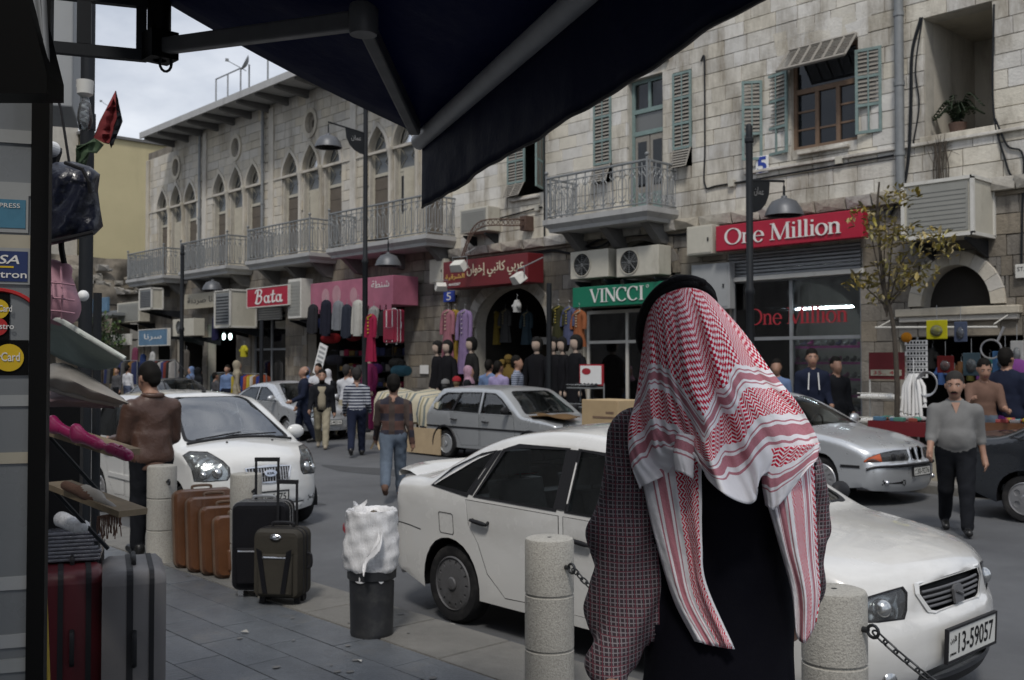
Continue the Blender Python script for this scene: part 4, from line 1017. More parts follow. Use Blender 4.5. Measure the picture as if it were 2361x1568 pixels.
  for x0, x1, z0, z1 in ((-w / 2 - .012, w / 2 + .012, h / 2, h / 2 + .012), (-w / 2 - .012, w / 2 + .012, -h / 2 - .012, -h / 2), (-w / 2 - .012, -w / 2, -h / 2, h / 2), (w / 2, w / 2 + .012, -h / 2, h / 2)): b.box(x0, x1, -.008, .012, z0, z1, 0, M_)
  b.build('plate_frame', 'trim_black', p)
  if text:
   text_part('plate_number', text, 'black', p, M_ @ Matrix.Translation((-w * .30, -.0055, -h * .34)), w * .74, h * .68, .0015, .006)
   text_part('plate_mark', '\ufee5\ufea9\ufead\ufef7\ufe8d', 'black', p, M_ @ Matrix.Translation((-w * .46, -.0055, h * .05)), w * .12, h * .26, .0015)
   text_part('plate_mark', 'JORDAN', 'black', p, M_ @ Matrix.Translation((-w * .46, -.0055, -h * .36)), w * .12, h * .10, .0015)
  return p
def stripe_side(c, name, pts, t, m, off=.012, sgs=(-1, 1), thick=.012):
 for sg in sgs:
  b = MB(); P = spline(pts, 5); top = [c.side(x, z + t / 2, sg, off) for x, z in P]; bot = [c.side(x, z - t / 2, sg, off) for x, z in P]; t2 = [c.side(x, z + t / 2, sg, -.003) for x, z in P]; b2 = [c.side(x, z - t / 2, sg, -.003) for x, z in P]
  b.grid([t2, top, bot, b2]); b.build(name, m, c.T, smooth=30)
GC = -.12
prof = [(-1.98, .24), (-2.06, .32), (-2.10, .48), (-2.085, .60), (-2.05, .66), (-2.05, .80), (-2.03, .95), (-1.96, 1.005), (-1.75, 1.02), (-1.52, 1.035), (-1.25, 1.16), (-1.0, 1.285), (-.72, 1.37), (-.35, 1.415), (.05, 1.41), (.34, 1.36), (.62, 1.235), (.92, 1.065), (1.14, .945), (1.34, .91), (1.68, .86), (1.92, .80), (2.03, .735), (2.07, .66), (2.085, .57), (2.115, .51), (2.125, .42), (2.095, .30), (2.04, .22)]
c = Car('white_saloon', 'dusty white saloon with plate 13-59057 parked at the near kerb', (-4.48, 5.44, GC), prof, 1.64, (-1.22, 1.22), .285, .335, .93, 1.40, 'paint_white_dirty', r=.085, tumble=.20, sill=.22, front=(1.3, .17), rear=(1.35, .13), crown=.04)
c.glass_over('windscreen', .37, 1.08, .60, .68); c.glass_over('rear_window', -1.42, -.82, .62, .56)
sF = c.s_front
for sg in (-1, 1):
 pl = [(sF(.725), sg * .49), (sF(.72), sg * .60), (sF(.705), sg * .74), (sF(.68), sg * .84), (sF(.59), sg * .845), (sF(.578), sg * .70), (sF(.578), sg * .53), (sF(.62), sg * .50), (sF(.70), sg * .475)]
 c.lamp('headlamp', pl if sg > 0 else pl[::-1], back='lamp_inner', depth=-.045, balls=((sF(.645), sg * .64, .05),))
gp = [(sF(.715), -.37), (sF(.715), .37), (sF(.68), .385), (sF(.60), .31), (sF(.588), .25), (sF(.588), -.25), (sF(.60), -.31), (sF(.68), -.385)]
c.over_holes.append(gp)
b = MB(); vs_, fs = c.patch_over(gp, -.05, .05); b.add(vs_, fs); k = len(gp); b.add([c.over(a, q, 0) for a, q in gp] + [c.over(a, q, -.05) for a, q in gp], [(i, (i + 1) % k, (i + 1) % k + k, i + k) for i in range(k)]); gr = b.build('grille', 'black', c.T)
c.rim_over('grille_surround', [(a + (a - sF(.64)) * .18, q * 1.12) for a, q in gp], 'paint_white', .035, .010, gr)
for z in (.612, .638, .664, .69):
 b = MB(); b.tube([c.over(sF(z), q, -.012) for q in [lerp(-.35, .35, i / 8) * (1 if z > .62 else .85) for i in range(9)]], .008, 6); b.build('grille_bar', 'hubcap', gr, smooth=60)
b = MB(); a = Vector(c.over(sF(.642), 0, .006)); b.prism([(-.05, -.045), (.05, -.045), (.055, .03), (.03, .05), (-.03, .05), (-.055, .03)], -.008, .006, 0, Matrix.Translation(a) @ Matrix.Rotation(R_(90), 4, 'Z') @ Matrix.Rotation(R_(-8), 4, 'X')); b.tube([a + Vector((.012, -.035, .02)), a + Vector((.014, .035, -.005))], .007, 5); b.build('badge', 'hubcap', gr)
c.plate(sF(.43), '13-59057', .58, .155, .035)
lp = c.rect_over(sF(.315), sF(.245), -.46, .46, .015); c.over_holes.append(lp); b = MB(); vs_, fs = c.patch_over(lp, -.08, .08); b.add(vs_, fs); b.build('air_intake', 'black', c.T)
b = MB(); P = [[c.over(sF(z), q, o) for q in [lerp(-.92, .92, i / 22) * c.q2 for i in range(23)]] for z, o in ((.275, .002), (.27, .02), (.225, .028), (.215, -.02))]; b.grid(P); b.build('front_lip', 'trim_black', c.T, smooth=30)
b = MB(); b.ball(c.over(sF(.285), -.62, -.02), (.03, .07, .05), 10); b.build('fog_lamp', 'lamp_inner', c.T, smooth=60)
wq = [(-1.44, .985), (-1.02, .952), (-.83, 1.26), (-.98, 1.225), (-1.22, 1.12)]
wr = [(-.93, .948), (-.14, .935), (-.14, 1.315), (-.60, 1.305), (-.74, 1.27)]
wf = [(-.03, .933), (.90, .92), (.80, .995), (.46, 1.215), (.24, 1.295), (-.03, 1.315)]
d1 = [(-1.03, .915), (-.10, .90), (-.10, .30), (-.62, .28), (-.80, .42), (-.90, .62), (-1.0, .74)]
d2 = [(-.065, .90), (1.0, .885), (1.04, .7), (.98, .42), (.82, .28), (-.065, .29)]
c.body([wq, wr, wf], [d1, d2])
for sg in (-1, 1):
 for poly in ([(-1.0, .955), (-.955, .95), (-.765, 1.275), (-.81, 1.265)], [(-.125, .94), (-.045, .94), (-.045, 1.315), (-.125, 1.315)]):
  b = MB(); vs_, fs = c.patch_side(poly, sg, .0055, .1); b.add(vs_, fs); b.build('pillar_cover', 'trim_black', c.T)
 for x in c.ax: c.wheel(x, sg, 'hubcap')
 c.mirror(.86, .96, sg, 'trim_black', .95)
sR = c.s_rear
for sg in (-1, 1):
 pl = [(sR(.93), sg * .42), (sR(.93), sg * .80), (sR(.70), sg * .84), (sR(.70), sg * .42)]; b = MB(); vs_, fs = c.patch_over(pl, .004, .05); b.add(vs_, fs); b.build('tail_lamp', 'red_lens', c.T, smooth=60)
b = MB(); P = []
for i in range(17):
 q = lerp(-.70, .70, i / 16); e = 1 - abs(q / .70) ** 6; x0 = -2.0 + .06 * (q / .7) ** 2; P.append([(x0 - .04, q, 1.0), (x0 - .05, q, 1.03 + .03 * e), (x0 - .02, q, 1.05 + .04 * e), (x0 + .1, q, 1.045 + .03 * e), (x0 + .2, q, 1.01), (x0 + .1, q, .99)])
b.grid(P); b.build('boot_spoiler', c.paint, c.T, smooth=50)
for sg in (-1, 1):
 fp = [(-1.32, .80), (-1.18, .80), (-1.165, .79), (-1.16, .66), (-1.17, .645), (-1.31, .645), (-1.325, .66), (-1.33, .79)]
 if sg < 0:
  V, Fc = tess(fp, [[(-1.245 + (x + 1.245) * .93, .722 + (z - .722) * .93) for x, z in fp]]); b = MB(); b.add([c.side(x, z, sg, .0015) for x, z in V], Fc); b.build('fuel_flap_seam', 'trim_black', c.T)
 stripe_side(c, 'bumper_seam', [(-2.0, .66), (-1.8, .655), (-1.6, .64)], .008, 'trim_black', .001, (sg,))
for q in (-.55, .35):
 b = MB(); bx0 = Vector(c.over(c.s_at(1.12), q, .012)); b.tube([bx0, Vector(c.over(c.s_at(.98), q - .45, .016))], .008, 5); b.build('wiper', 'trim_black', c.T)
SALOON = c
prof = [(-1.62, .24), (-1.70, .34), (-1.735, .48), (-1.72, .66), (-1.70, .90), (-1.60, 1.12), (-1.45, 1.36), (-1.30, 1.45), (-.9, 1.485), (-.3, 1.49), (.10, 1.47), (.30, 1.42), (.55, 1.29), (.85, 1.10), (1.08, .975), (1.25, .945), (1.45, .90), (1.60, .83), (1.685, .76), (1.72, .69), (1.745, .60), (1.76, .52), (1.77, .42), (1.745, .30), (1.70, .22)]
c = Car('white_hatchback', 'white hatchback with cloud reflections in its windscreen beside the brown suitcases', (-11.83, 5.62, GC), prof, 1.60, (-1.19, 1.19), .275, .325, .95, 1.47, 'paint_white', r=.11, tumble=.17, sill=.22, front=(1.0, .24), rear=(1.2, .16), crown=.06)
c.glass_over('windscreen', .24, 1.05, .56, .66, 'car_glass_bright'); c.glass_over('rear_window', -1.66, -1.42, .5, .52)
sF = c.s_front
for sg in (-1, 1):
 pl = [(sF(.80), sg * .50), (c.s_at(1.46), sg * .58), (c.s_at(1.36), sg * .72), (c.s_at(1.36), sg * .80), (sF(.74), sg * .83), (sF(.62), sg * .82), (sF(.60), sg * .72), (sF(.61), sg * .50), (sF(.66), sg * .46), (sF(.74), sg * .46)]
 c.lamp('headlamp', pl if sg > 0 else pl[::-1], balls=((sF(.70), sg * .58, .06), (sF(.68), sg * .72, .045)))
gp = [(sF(.715), -.29), (sF(.73), 0), (sF(.715), .29), (sF(.60), .25), (sF(.565), .17), (sF(.56), 0), (sF(.565), -.17), (sF(.60), -.25)]
c.over_holes.append(gp); b = MB(); vs_, fs = c.patch_over(gp, -.035, .05); b.add(vs_, fs); gr = b.build('grille', 'black', c.T)
c.rim_over('grille_surround', [(a + (a - sF(.645)) * .08, q * 1.06) for a, q in gp], 'chrome', .022, .012, gr)
for i in range(-7, 8):
 q = i * .036; b = MB(); e = 1 - abs(q) / .5; b.tube([c.over(sF(z), q, .006) for z in (.71, .67, .63, .59 - .02 * e)], .009, 6); b.build('grille_bar', 'alloy', gr, smooth=60)
for z in (.62, .67): b = MB(); b.tube([c.over(sF(z), lerp(-.25, .25, i / 8), -.005) for i in range(9)], .006, 5); b.build('grille_bar', 'alloy', gr, smooth=60)
a = Vector(c.over(sF(.655), 0, .02)); M_ = Matrix.Translation(a) @ Matrix.Rotation(R_(90), 4, 'Z') @ Matrix.Rotation(R_(75), 4, 'X')
b = MB(); b.lathe([(.001, .012), (.075, .010), (.085, 0), (.085, -.008)], 28, 0, M_, 1, .52); bd = b.build('badge', 'chrome', gr, smooth=40)
text_part('badge_letters', 'KIA', 'trim_black', bd, Matrix.Translation(a + Vector((.016, -.042, -.014))) @ Matrix.Rotation(R_(90), 4, 'Z'), .085, .028, .002, .01)
c.plate(sF(.41), '10-4475', .40, .11, .03)
for (za, zb, qa, qb) in ((.335, .30, -.52, .52), (.285, .262, -.48, .48)):
 lp = c.rect_over(sF(za), sF(zb), qa, qb, .012); c.over_holes.append(lp); b = MB(); vs_, fs = c.patch_over(lp, -.05, .08); b.add(vs_, fs); b.build('air_intake', 'black', c.T)
for sg in (-1, 1):
 lp = c.rect_over(sF(.375), sF(.305), sg * .66 - .07, sg * .66 + .07, .02); c.lamp('fog_lamp', lp, balls=((sF(.34), sg * .66, .03),))
wr = [(-1.42, 1.03), (-1.28, 1.30), (-1.15, 1.375), (-.36, 1.40), (-.36, .985), (-1.2, 1.0)]
wf = [(-.27, .985), (-.27, 1.40), (.12, 1.375), (.42, 1.24), (.80, 1.02), (.80, .965)]
d1 = [(-1.0, .96), (-.315, .95), (-.315, .29), (-.62, .28), (-.78, .42), (-.86, .62), (-.98, .76)]; d2 = [(-.285, .95), (.86, .93), (.90, .6), (.80, .29), (-.285, .28)]
c.body([wr, wf], [d1, d2], door_paint='paint_white')
for sg in (-1, 1):
 for x in c.ax: c.wheel(x, sg, 'five')
 c.mirror(.70, 1.0, sg, 'paint_white', 1.15)
 stripe_side(c, 'door_moulding', [(-.8, .52), (0, .51), (.8, .52)], .05, 'paint_white', .015, (sg,))
b = MB(); P = [c.over(c.s_at(1.10), lerp(-.66, .66, i / 12), .008) for i in range(13)]; b.tube(P, .018, 6); b.tube([c.over(c.s_at(1.06), -.1, .02), c.over(c.s_at(1.0), .5, .02)], .009, 5); b.tube([c.over(c.s_at(1.06), -.55, .02), c.over(c.s_at(1.0), .02, .02)], .009, 5); b.build('wipers', 'trim_black', c.T)
b = MB(); p0 = Vector(c.over(c.s_at(.12), 0, 0)); b.tube([p0, p0 + Vector((-.75, -.02, .40))], .005, 5); b.ball(p0, .03, 8); b.build('aerial', 'trim_black', c.T)
for q in (-.28, .3): b = MB(); b.ball(c.over(c.s_at(1.28), q, .004), .014, 6); b.build('washer_jet', 'trim_black', c.T)
prof = [(-1.93, .30), (-1.98, .38), (-1.99, .50), (-1.96, .62), (-1.93, .80), (-1.86, .93), (-1.66, 1.16), (-1.48, 1.35), (-1.36, 1.385), (-.9, 1.41), (-.3, 1.415), (.15, 1.39), (.33, 1.345), (.60, 1.18), (.85, 1.0), (1.0, .905), (1.2, .88), (1.6, .83), (1.85, .785), (1.93, .74), (1.95, .65), (1.96, .55), (1.985, .50), (1.985, .40), (1.93, .28), (1.88, .22)]
c = Car('silver_hatchback', 'boxy silver hatchback with black mirror parked opposite in front of the arched shop', (-14.63, 13.58, GC), prof, 1.66, (-1.24, 1.24), .285, .335, .90, 1.41, 'paint_grey', r=.05, tumble=.17, sill=.23, front=(1.5, .08), rear=(1.6, .06), crown=.04)
c.glass_over('windscreen', .36, .96, .58, .66); c.glass_over('rear_window', -1.80, -1.46, .52, .52)
sF = c.s_front
for sg in (-1, 1):
 pl = [(sF(.72) + .085 * math.cos(t), sg * .58 + .085 * math.sin(t)) for t in [2 * PI * i / 18 for i in range(18)]]; c.lamp('headlamp', pl, off=.002)
wq = [(-1.60, .985), (-1.40, 1.23), (-1.27, 1.285), (-.86, 1.30), (-1.02, .955), (-1.45, .955)]; wr = [(-.98, .95), (-.82, 1.305), (-.22, 1.315), (-.22, .935)]; wf = [(-.12, .935), (-.12, 1.315), (.20, 1.295), (.40, 1.19), (.74, .96), (.74, .93)]
d1 = [(-1.10, .92), (-.18, .905), (-.18, .30), (-.72, .28), (-.86, .5), (-1.0, .68)]; d2 = [(-.15, .905), (.80, .895), (.85, .5), (.78, .28), (-.15, .29)]
c.body([wq, wr, wf], [d1, d2])
for sg in (-1, 1):
 for x in c.ax: c.wheel(x, sg, 'steel')
 c.mirror(.66, .96, sg, 'trim_black', 1.0)
 stripe_side(c, 'rub_strip', [(-1.88, .63), (-1.0, .63), (0, .63), (1.85, .63)], .035, 'trim_black', .012, (sg,))
 for x in c.ax:
  b = MB(); b.tube([c.side(x + .36 * math.cos(a), .285 + .36 * math.sin(a), sg, .005) for a in [lerp(-.15, PI + .15, i / 14) for i in range(15)]], .022, 5); b.build('arch_moulding', 'trim_black', c.T, smooth=60)
b = MB(); P = [[c.over(c.s_rear(z), q, o) for q in [lerp(-.98, .98, i / 14) * c.q2 for i in range(15)]] for z, o in ((.56, .0), (.56, .05), (.42, .06), (.40, 0))]; b.grid(P); b.build('rear_bumper', 'trim_black', c.T, smooth=30)
for sg in (-1, 1): b = MB(); vs_, fs = c.patch_over([(c.s_rear(.86), sg * .52), (c.s_rear(.86), sg * .82), (c.s_rear(.66), sg * .84), (c.s_rear(.66), sg * .52)], .004, .06); b.add(vs_, fs); b.build('tail_lamp', 'red_lens', c.T)
prof = [(-2.28, .26), (-2.36, .36), (-2.38, .50), (-2.36, .64), (-2.34, .85), (-2.28, .99), (-2.1, 1.03), (-1.75, 1.06), (-1.45, 1.16), (-1.1, 1.31), (-.8, 1.39), (-.4, 1.43), (.05, 1.42), (.35, 1.37), (.65, 1.24), (.95, 1.07), (1.18, .965), (1.4, .93), (1.8, .87), (2.1, .79), (2.25, .735), (2.32, .66), (2.345, .57), (2.385, .52), (2.395, .42), (2.37, .30), (2.30, .20)]
c = Car('silver_saloon', 'silver saloon with twin kidney grille and star alloy wheel parked opposite', (-8.68, 13.2, GC), prof, 1.80, (-1.40, 1.43), .315, .365, .98, 1.42, 'paint_silver', r=.10, tumble=.22, sill=.22, front=(1.5, .26), rear=(1.7, .16), crown=.06)
c.glass_over('windscreen', .40, 1.12, .62, .70); c.glass_over('rear_window', -1.66, -.95, .64, .58)
sF = c.s_front
for sg in (-1, 1):
 pl = [(sF(.705), sg * .24), (sF(.71), sg * .50), (sF(.70), sg * .70), (sF(.665), sg * .86), (sF(.625), sg * .93), (sF(.60), sg * .93), (sF(.59), sg * .70), (sF(.59), sg * .26), (sF(.63), sg * .22)]
 c.lamp('headlamp', pl if sg > 0 else pl[::-1], back='trim_black', balls=((sF(.65), sg * .36, .05), (sF(.65), sg * .52, .05)))
 po = [(sF(.69), sg * .72), (sF(.66), sg * .87), (sF(.625), sg * .925), (sF(.603), sg * .925), (sF(.597), sg * .72)]; b = MB(); vs_, fs = c.patch_over(po, .003, .05); b.add(vs_, fs); b.build('turn_signal', 'orange_lens', c.T, smooth=60)
 kp = [(sF(.715), sg * .03), (sF(.72), sg * .12), (sF(.70), sg * .175), (sF(.60), sg * .165), (sF(.585), sg * .12), (sF(.585), sg * .035)]
 c.over_holes.append(kp if sg > 0 else kp[::-1]); b = MB(); vs_, fs = c.patch_over(kp, -.05, .05); b.add(vs_, fs); kg = b.build('kidney_grille', 'black', c.T); c.rim_over('grille_surround', kp, 'chrome', .016, .008, kg)
 lp = c.rect_over(sF(.36), sF(.29), sg * .62 - .14, sg * .62 + .2, .02); b = MB(); vs_, fs = c.patch_over(lp, .003, .05); b.add(vs_, fs); fl_ = b.build('fog_recess', 'black', c.T); b = MB(); b.ball(c.over(sF(.325), sg * .70, .01), .035, 10); b.build('fog_lamp', 'chrome', fl_, smooth=60)
b = MB(); P = [c.over(sF(.525), lerp(-.97, .97, i / 24) * c.q2, .012) for i in range(25)]; b.tube(P, .018, 6); b.build('bumper_strip', 'trim_black', c.T, smooth=60)
lp = c.rect_over(sF(.36), sF(.28), -.42, .42, .02); b = MB(); vs_, fs = c.patch_over(lp, .003, .08); b.add(vs_, fs); b.build('air_intake', 'black', c.T)
c.plate(sF(.45), '30-9276', .46, .11, .02)
b = MB(); a = Vector(c.over(c.s_at(2.2), 0, .006)); b.lathe([(.001, .006), (.035, .004), (.04, 0)], 18, 0, Matrix.Translation(a) @ Matrix.Rotation(R_(18), 4, 'Y')); b.build('badge', 'chrome', c.T, smooth=40)
wr = [(-1.62, 1.05), (-1.2, 1.22), (-.95, 1.30), (-.32, 1.325), (-.32, 1.0), (-1.3, 1.01)]; wf = [(-.22, 1.0), (-.22, 1.325), (.18, 1.305), (.50, 1.195), (.92, .985)]
d1 = [(-1.14, .975), (-.28, .965), (-.28, .30), (-.85, .28), (-1.0, .5), (-1.06, .7)]; d2 = [(-.25, .965), (1.0, .94), (1.04, .6), (.95, .29), (-.25, .28)]
c.body([wr, wf], [d1, d2])
for sg in (-1, 1):
 for x in c.ax: c.wheel(x, sg, 'star')
 c.mirror(.88, 1.02, sg, 'paint_silver', 1.0)
 stripe_side(c, 'bumper_strip', [(1.83, .525), (2.0, .525), (2.2, .525)], .036, 'trim_black', .01, (sg,))
prof = [(-2.02, .26), (-2.10, .36), (-2.12, .55), (-2.10, .80), (-2.04, .94), (-1.85, .98), (-1.5, 1.02), (-1.2, 1.16), (-.9, 1.30), (-.55, 1.37), (-.1, 1.40), (.25, 1.37), (.55, 1.24), (.9, 1.03), (1.1, .92), (1.35, .885), (1.7, .82), (1.95, .72), (2.04, .64), (2.07, .55), (2.10, .46), (2.09, .36), (2.04, .24)]
c = Car('silver_compact', 'silver rounded saloon parked opposite behind the walking men', (-23.3, 13.55, GC), prof, 1.66, (-1.24, 1.24), .285, .335, .93, 1.39, 'paint_silver', r=.10, tumble=.2, sill=.22, front=(1.2, .26), rear=(1.5, .14), crown=.05)
c.glass_over('windscreen', .30, 1.06, .58, .66); c.glass_over('rear_window', -1.42, -.75, .6, .54)
sF = c.s_front
for sg in (-1, 1):
 pl = [(sF(.70), sg * .38), (sF(.70), sg * .60), (sF(.68), sg * .76), (sF(.62), sg * .84), (sF(.58), sg * .80), (sF(.57), sg * .40)]
 c.lamp('headlamp', pl if sg > 0 else pl[::-1], balls=((sF(.64), sg * .6, .05),))
lp = c.rect_over(sF(.66), sF(.60), -.3, .3, .02); b = MB(); vs_, fs = c.patch_over(lp, .003, .06); b.add(vs_, fs); b.build('grille', 'black', c.T)
lp = c.rect_over(sF(.36), sF(.29), -.5, .5, .02); b = MB(); vs_, fs = c.patch_over(lp, .003, .08); b.add(vs_, fs); b.build('air_intake', 'black', c.T)
c.plate(sF(.45), '12-40316', .46, .11, .02)
wr = [(-1.40, 1.01), (-1.05, 1.18), (-.8, 1.255), (-.26, 1.285), (-.26, .965), (-1.1, .965)]; wf = [(-.17, .965), (-.17, 1.285), (.12, 1.275), (.45, 1.16), (.82, .95)]
d1 = [(-1.05, .93), (-.22, .92), (-.22, .30), (-.72, .28), (-.86, .5), (-.95, .68)]; d2 = [(-.19, .92), (.88, .90), (.92, .5), (.82, .28), (-.19, .29)]
c.body([wr, wf], [d1, d2])
for sg in (-1, 1):
 for x in c.ax: c.wheel(x, sg, 'five')
 c.mirror(.76, .98, sg, 'paint_silver', 1.1)
COMPACT = c
def copy_car(src, label, loc, paint, name):
 o = copy_tree(src.T); o.name = name; o.location = loc; o['label'] = label
 def rec(x):
  for ch in x.children:
   if ch.type == 'MESH' and any(sl_.material and sl_.material.name == 'paint_silver' for sl_ in ch.material_slots):
    ch.data = ch.data.copy(); ch.data.materials[0] = MATS[paint]
   rec(ch)
 rec(o); return o
copy_car(COMPACT, 'dark grey saloon parked farthest left, only its roof showing behind the white hatchback', (-30.2, 13.5, GC), 'paint_dark', 'dark_saloon')
copy_car(COMPACT, 'black saloon cut off by the right edge behind the man in grey shirt', (-3.45, 13.3, GC), 'paint_dark', 'dark_saloon')
# -- signs, air conditioners, lamps
def fabric(name, col, var=.15, rough=.9, **k): return mat(name, col, rough, var=var, vs=k.pop('vs', 7), bump=k.pop('bump', .25), bs=k.pop('bs', 90), spec=.12, **k)
def board(name, label, uL, uR, vT, vB, Y, m, depth=.18, group='shop signs on the far facade', frame=None):
 """flat sign board on plane Y between pixel columns uL..uR, heights from its left edge."""
 a, bq = ony(uL, vT, Y), ony(uL, vB, Y); x1 = ony(uR, vT, Y).x
 t = thing(name, label, 'sign', (a.x, Y, bq.z), 0, group); w, h = x1 - a.x, a.z - bq.z
 b = MB(); b.box(0, w, 0, depth, 0, h); b.build('panel', m, t, bevel=.012)
 if frame:
  b = MB()
  for x0, x1_, z0, z1 in ((-.03, w + .03, h, h + .03), (-.03, w + .03, -.03, 0), (-.03, 0, 0, h), (w, w + .03, 0, h)): b.box(x0, x1_, -.012, depth, z0, z1)
  b.build('frame', frame, t)
 for x in (.15 * w, .85 * w):
  if FY - Y > depth: b = MB(); b.box(x - .03, x + .03, depth, FY - Y, h * .45, h * .45 + .05); b.build('bracket', 'iron_dark', t)
 return t, w, h
T_ = lambda x, y, z: Matrix.Translation((x, y, z))
t, w, h = board('shop_sign', 'red shop sign reading One Million in white letters', 1650, 1990, 522, 580, 17.55, 'red_sign', .2)
stroke_text('lettering', 'One Million', 'letter_white', t, T_(w * .07, -.003, h * .22), w * .80, h * .62)
t, w, h = board('shop_sign', 'green shop sign reading VINCCI in white letters', 1320, 1572, 664, 710, 17.5, 'green_sign', .2)
stroke_text('lettering', 'VINCCI', 'letter_white', t, T_(w * .18, -.003, h * .2), w * .50, h * .66)
b = MB(); b.tube([(w * .71 + .03 * math.cos(a), -.01, h * .82 + .03 * math.sin(a)) for a in [2 * PI * i / 12 for i in range(12)]], .006, 4, closed=True); b.build('registered_mark', 'letter_white', t)
t, w, h = board('shop_sign', 'dark red shop sign with cream Arabic lettering above the arched shop', 1022, 1217, 605, 667, 17.2, 'maroon_sign', .55)
AR1 = 'عربي كاتبي إخوان'
FORM = '\ufee5\ufe8d\ufeee\ufea7\ufe87 \ufef2\ufe92\ufe97\ufe8e\ufedb \ufef2\ufe91\ufeae\ufecb'
mat('letter_cream', (.55, .48, .36), .5, var=.04)
text_part('lettering', FORM, 'letter_cream', t, T_(w * .30, -.006, h * .30), w * .66, h * .52, .012, .012)
text_part('small_lettering', '\ufe94\ufef4\ufed7\ufeae\ufeb8\ufedf\ufe8d', 'letter_gold', t, T_(w * .03, -.006, h * .30), w * .24, h * .22, .01, .01)
text_part('phone_number', '4643207', 'letter_white', t, T_(w * .07, -.006, h * .1), w * .15, h * .09, .008, .01)
t, w, h = board('shop_sign', 'red shop sign reading Bata in white script letters', 570, 664, 668, 709, 17.0, 'red_sign', .25, frame='white_plastic')
stroke_text('lettering', 'Bata', 'letter_white', t, T_(w * .20, -.003, h * .16), w * .68, h * .72)
t, w, h = board('awning_banner', 'faded pink printed banner sign over the luggage shop', 716, 906, 655, 716, 16.9, 'pink_sign', .9)
b = MB()
for i in range(15): b.box(w * i / 15 + .01, w * (i + .8) / 15, -.012, -.002, -.10 - .03 * (i % 3), .02)
b.build('scalloped_edge', 'pink_sign', t)
mat('pink_pale', (.40, .22, .25), .6, var=.2, vs=3)
for cx, cz, r in ((.2, .45, .2), (.34, .5, .22), (.55, .42, .18)): b = MB(); b.add([(w * cx + r * h * 1.3 * math.cos(a), -.0035, h * cz + r * h * 1.6 * math.sin(a)) for a in [2 * PI * i / 20 for i in range(20)]], [tuple(range(20))]); b.build('printed_figure', 'pink_pale', t)
text_part('lettering', '\ufe94\ufec4\ufee8\ufeb7', 'letter_white', t, T_(w * .76, -.006, h * .62), w * .2, h * .25, .004)
t, w, h = board('shop_sign', 'weathered beige shop sign left of the dark air conditioner', 425, 507, 680, 714, 17.5, 'beige_sign', .15)
text_part('lettering', '\ufe94\ufee7\ufea9\ufeae\ufebb \ufe8e\ufee7\ufea9', 'iron_dark', t, T_(w * .1, -.006, h * .25), w * .8, h * .5, .004)
t, w, h = board('shop_sign', 'pale blue shop sign with white script at far left', 320, 386, 762, 797, 16.6, 'blue_sign', .12, frame='white_plastic')
text_part('lettering', '\ufe8e\ufee7\ufeae\ufeb3', 'letter_white', t, T_(w * .2, -.006, h * .3), w * .6, h * .45, .004)
t, w, h = board('shop_sign', 'small blue hanging sign under the far canopy', 206, 247, 690, 722, 17.3, 'blue_sign', .12)
t, w, h = board('shop_sign', 'white lettering board beside the far tree', 255, 300, 772, 797, 17.0, 'white_plastic', .1)
t, w, h = board('house_number', 'blue number five plaque on the white stone house', 1742, 1771, 362, 402, 17.93, 'white', .03, None)
text_part('numeral', '5', 'letter_blue', t, T_(w * .12, -.004, h * .04), w * .76, h * .92, .006, .03)
t, w, h = board('house_number', 'dark blue number plaque below the Arabic sign', 1022, 1048, 672, 697, 17.85, 'letter_blue', .03, None)
text_part('numeral', '5', 'letter_white', t, T_(w * .3, -.004, h * .15), w * .4, h * .7, .004)
t, w, h = board('notice', 'small grey notice plate at the right edge wall', 2340, 2395, 610, 642, 17.9, 'white_plastic', .02, None)
text_part('lettering', 'ST. 9', 'iron_dark', t, T_(w * .1, -.003, h * .5), w * .5, h * .3, .002)
t, w, h = board('notice', 'torn paper notice on the stone pier', 968, 988, 842, 862, 17.93, 'white', .004, None)
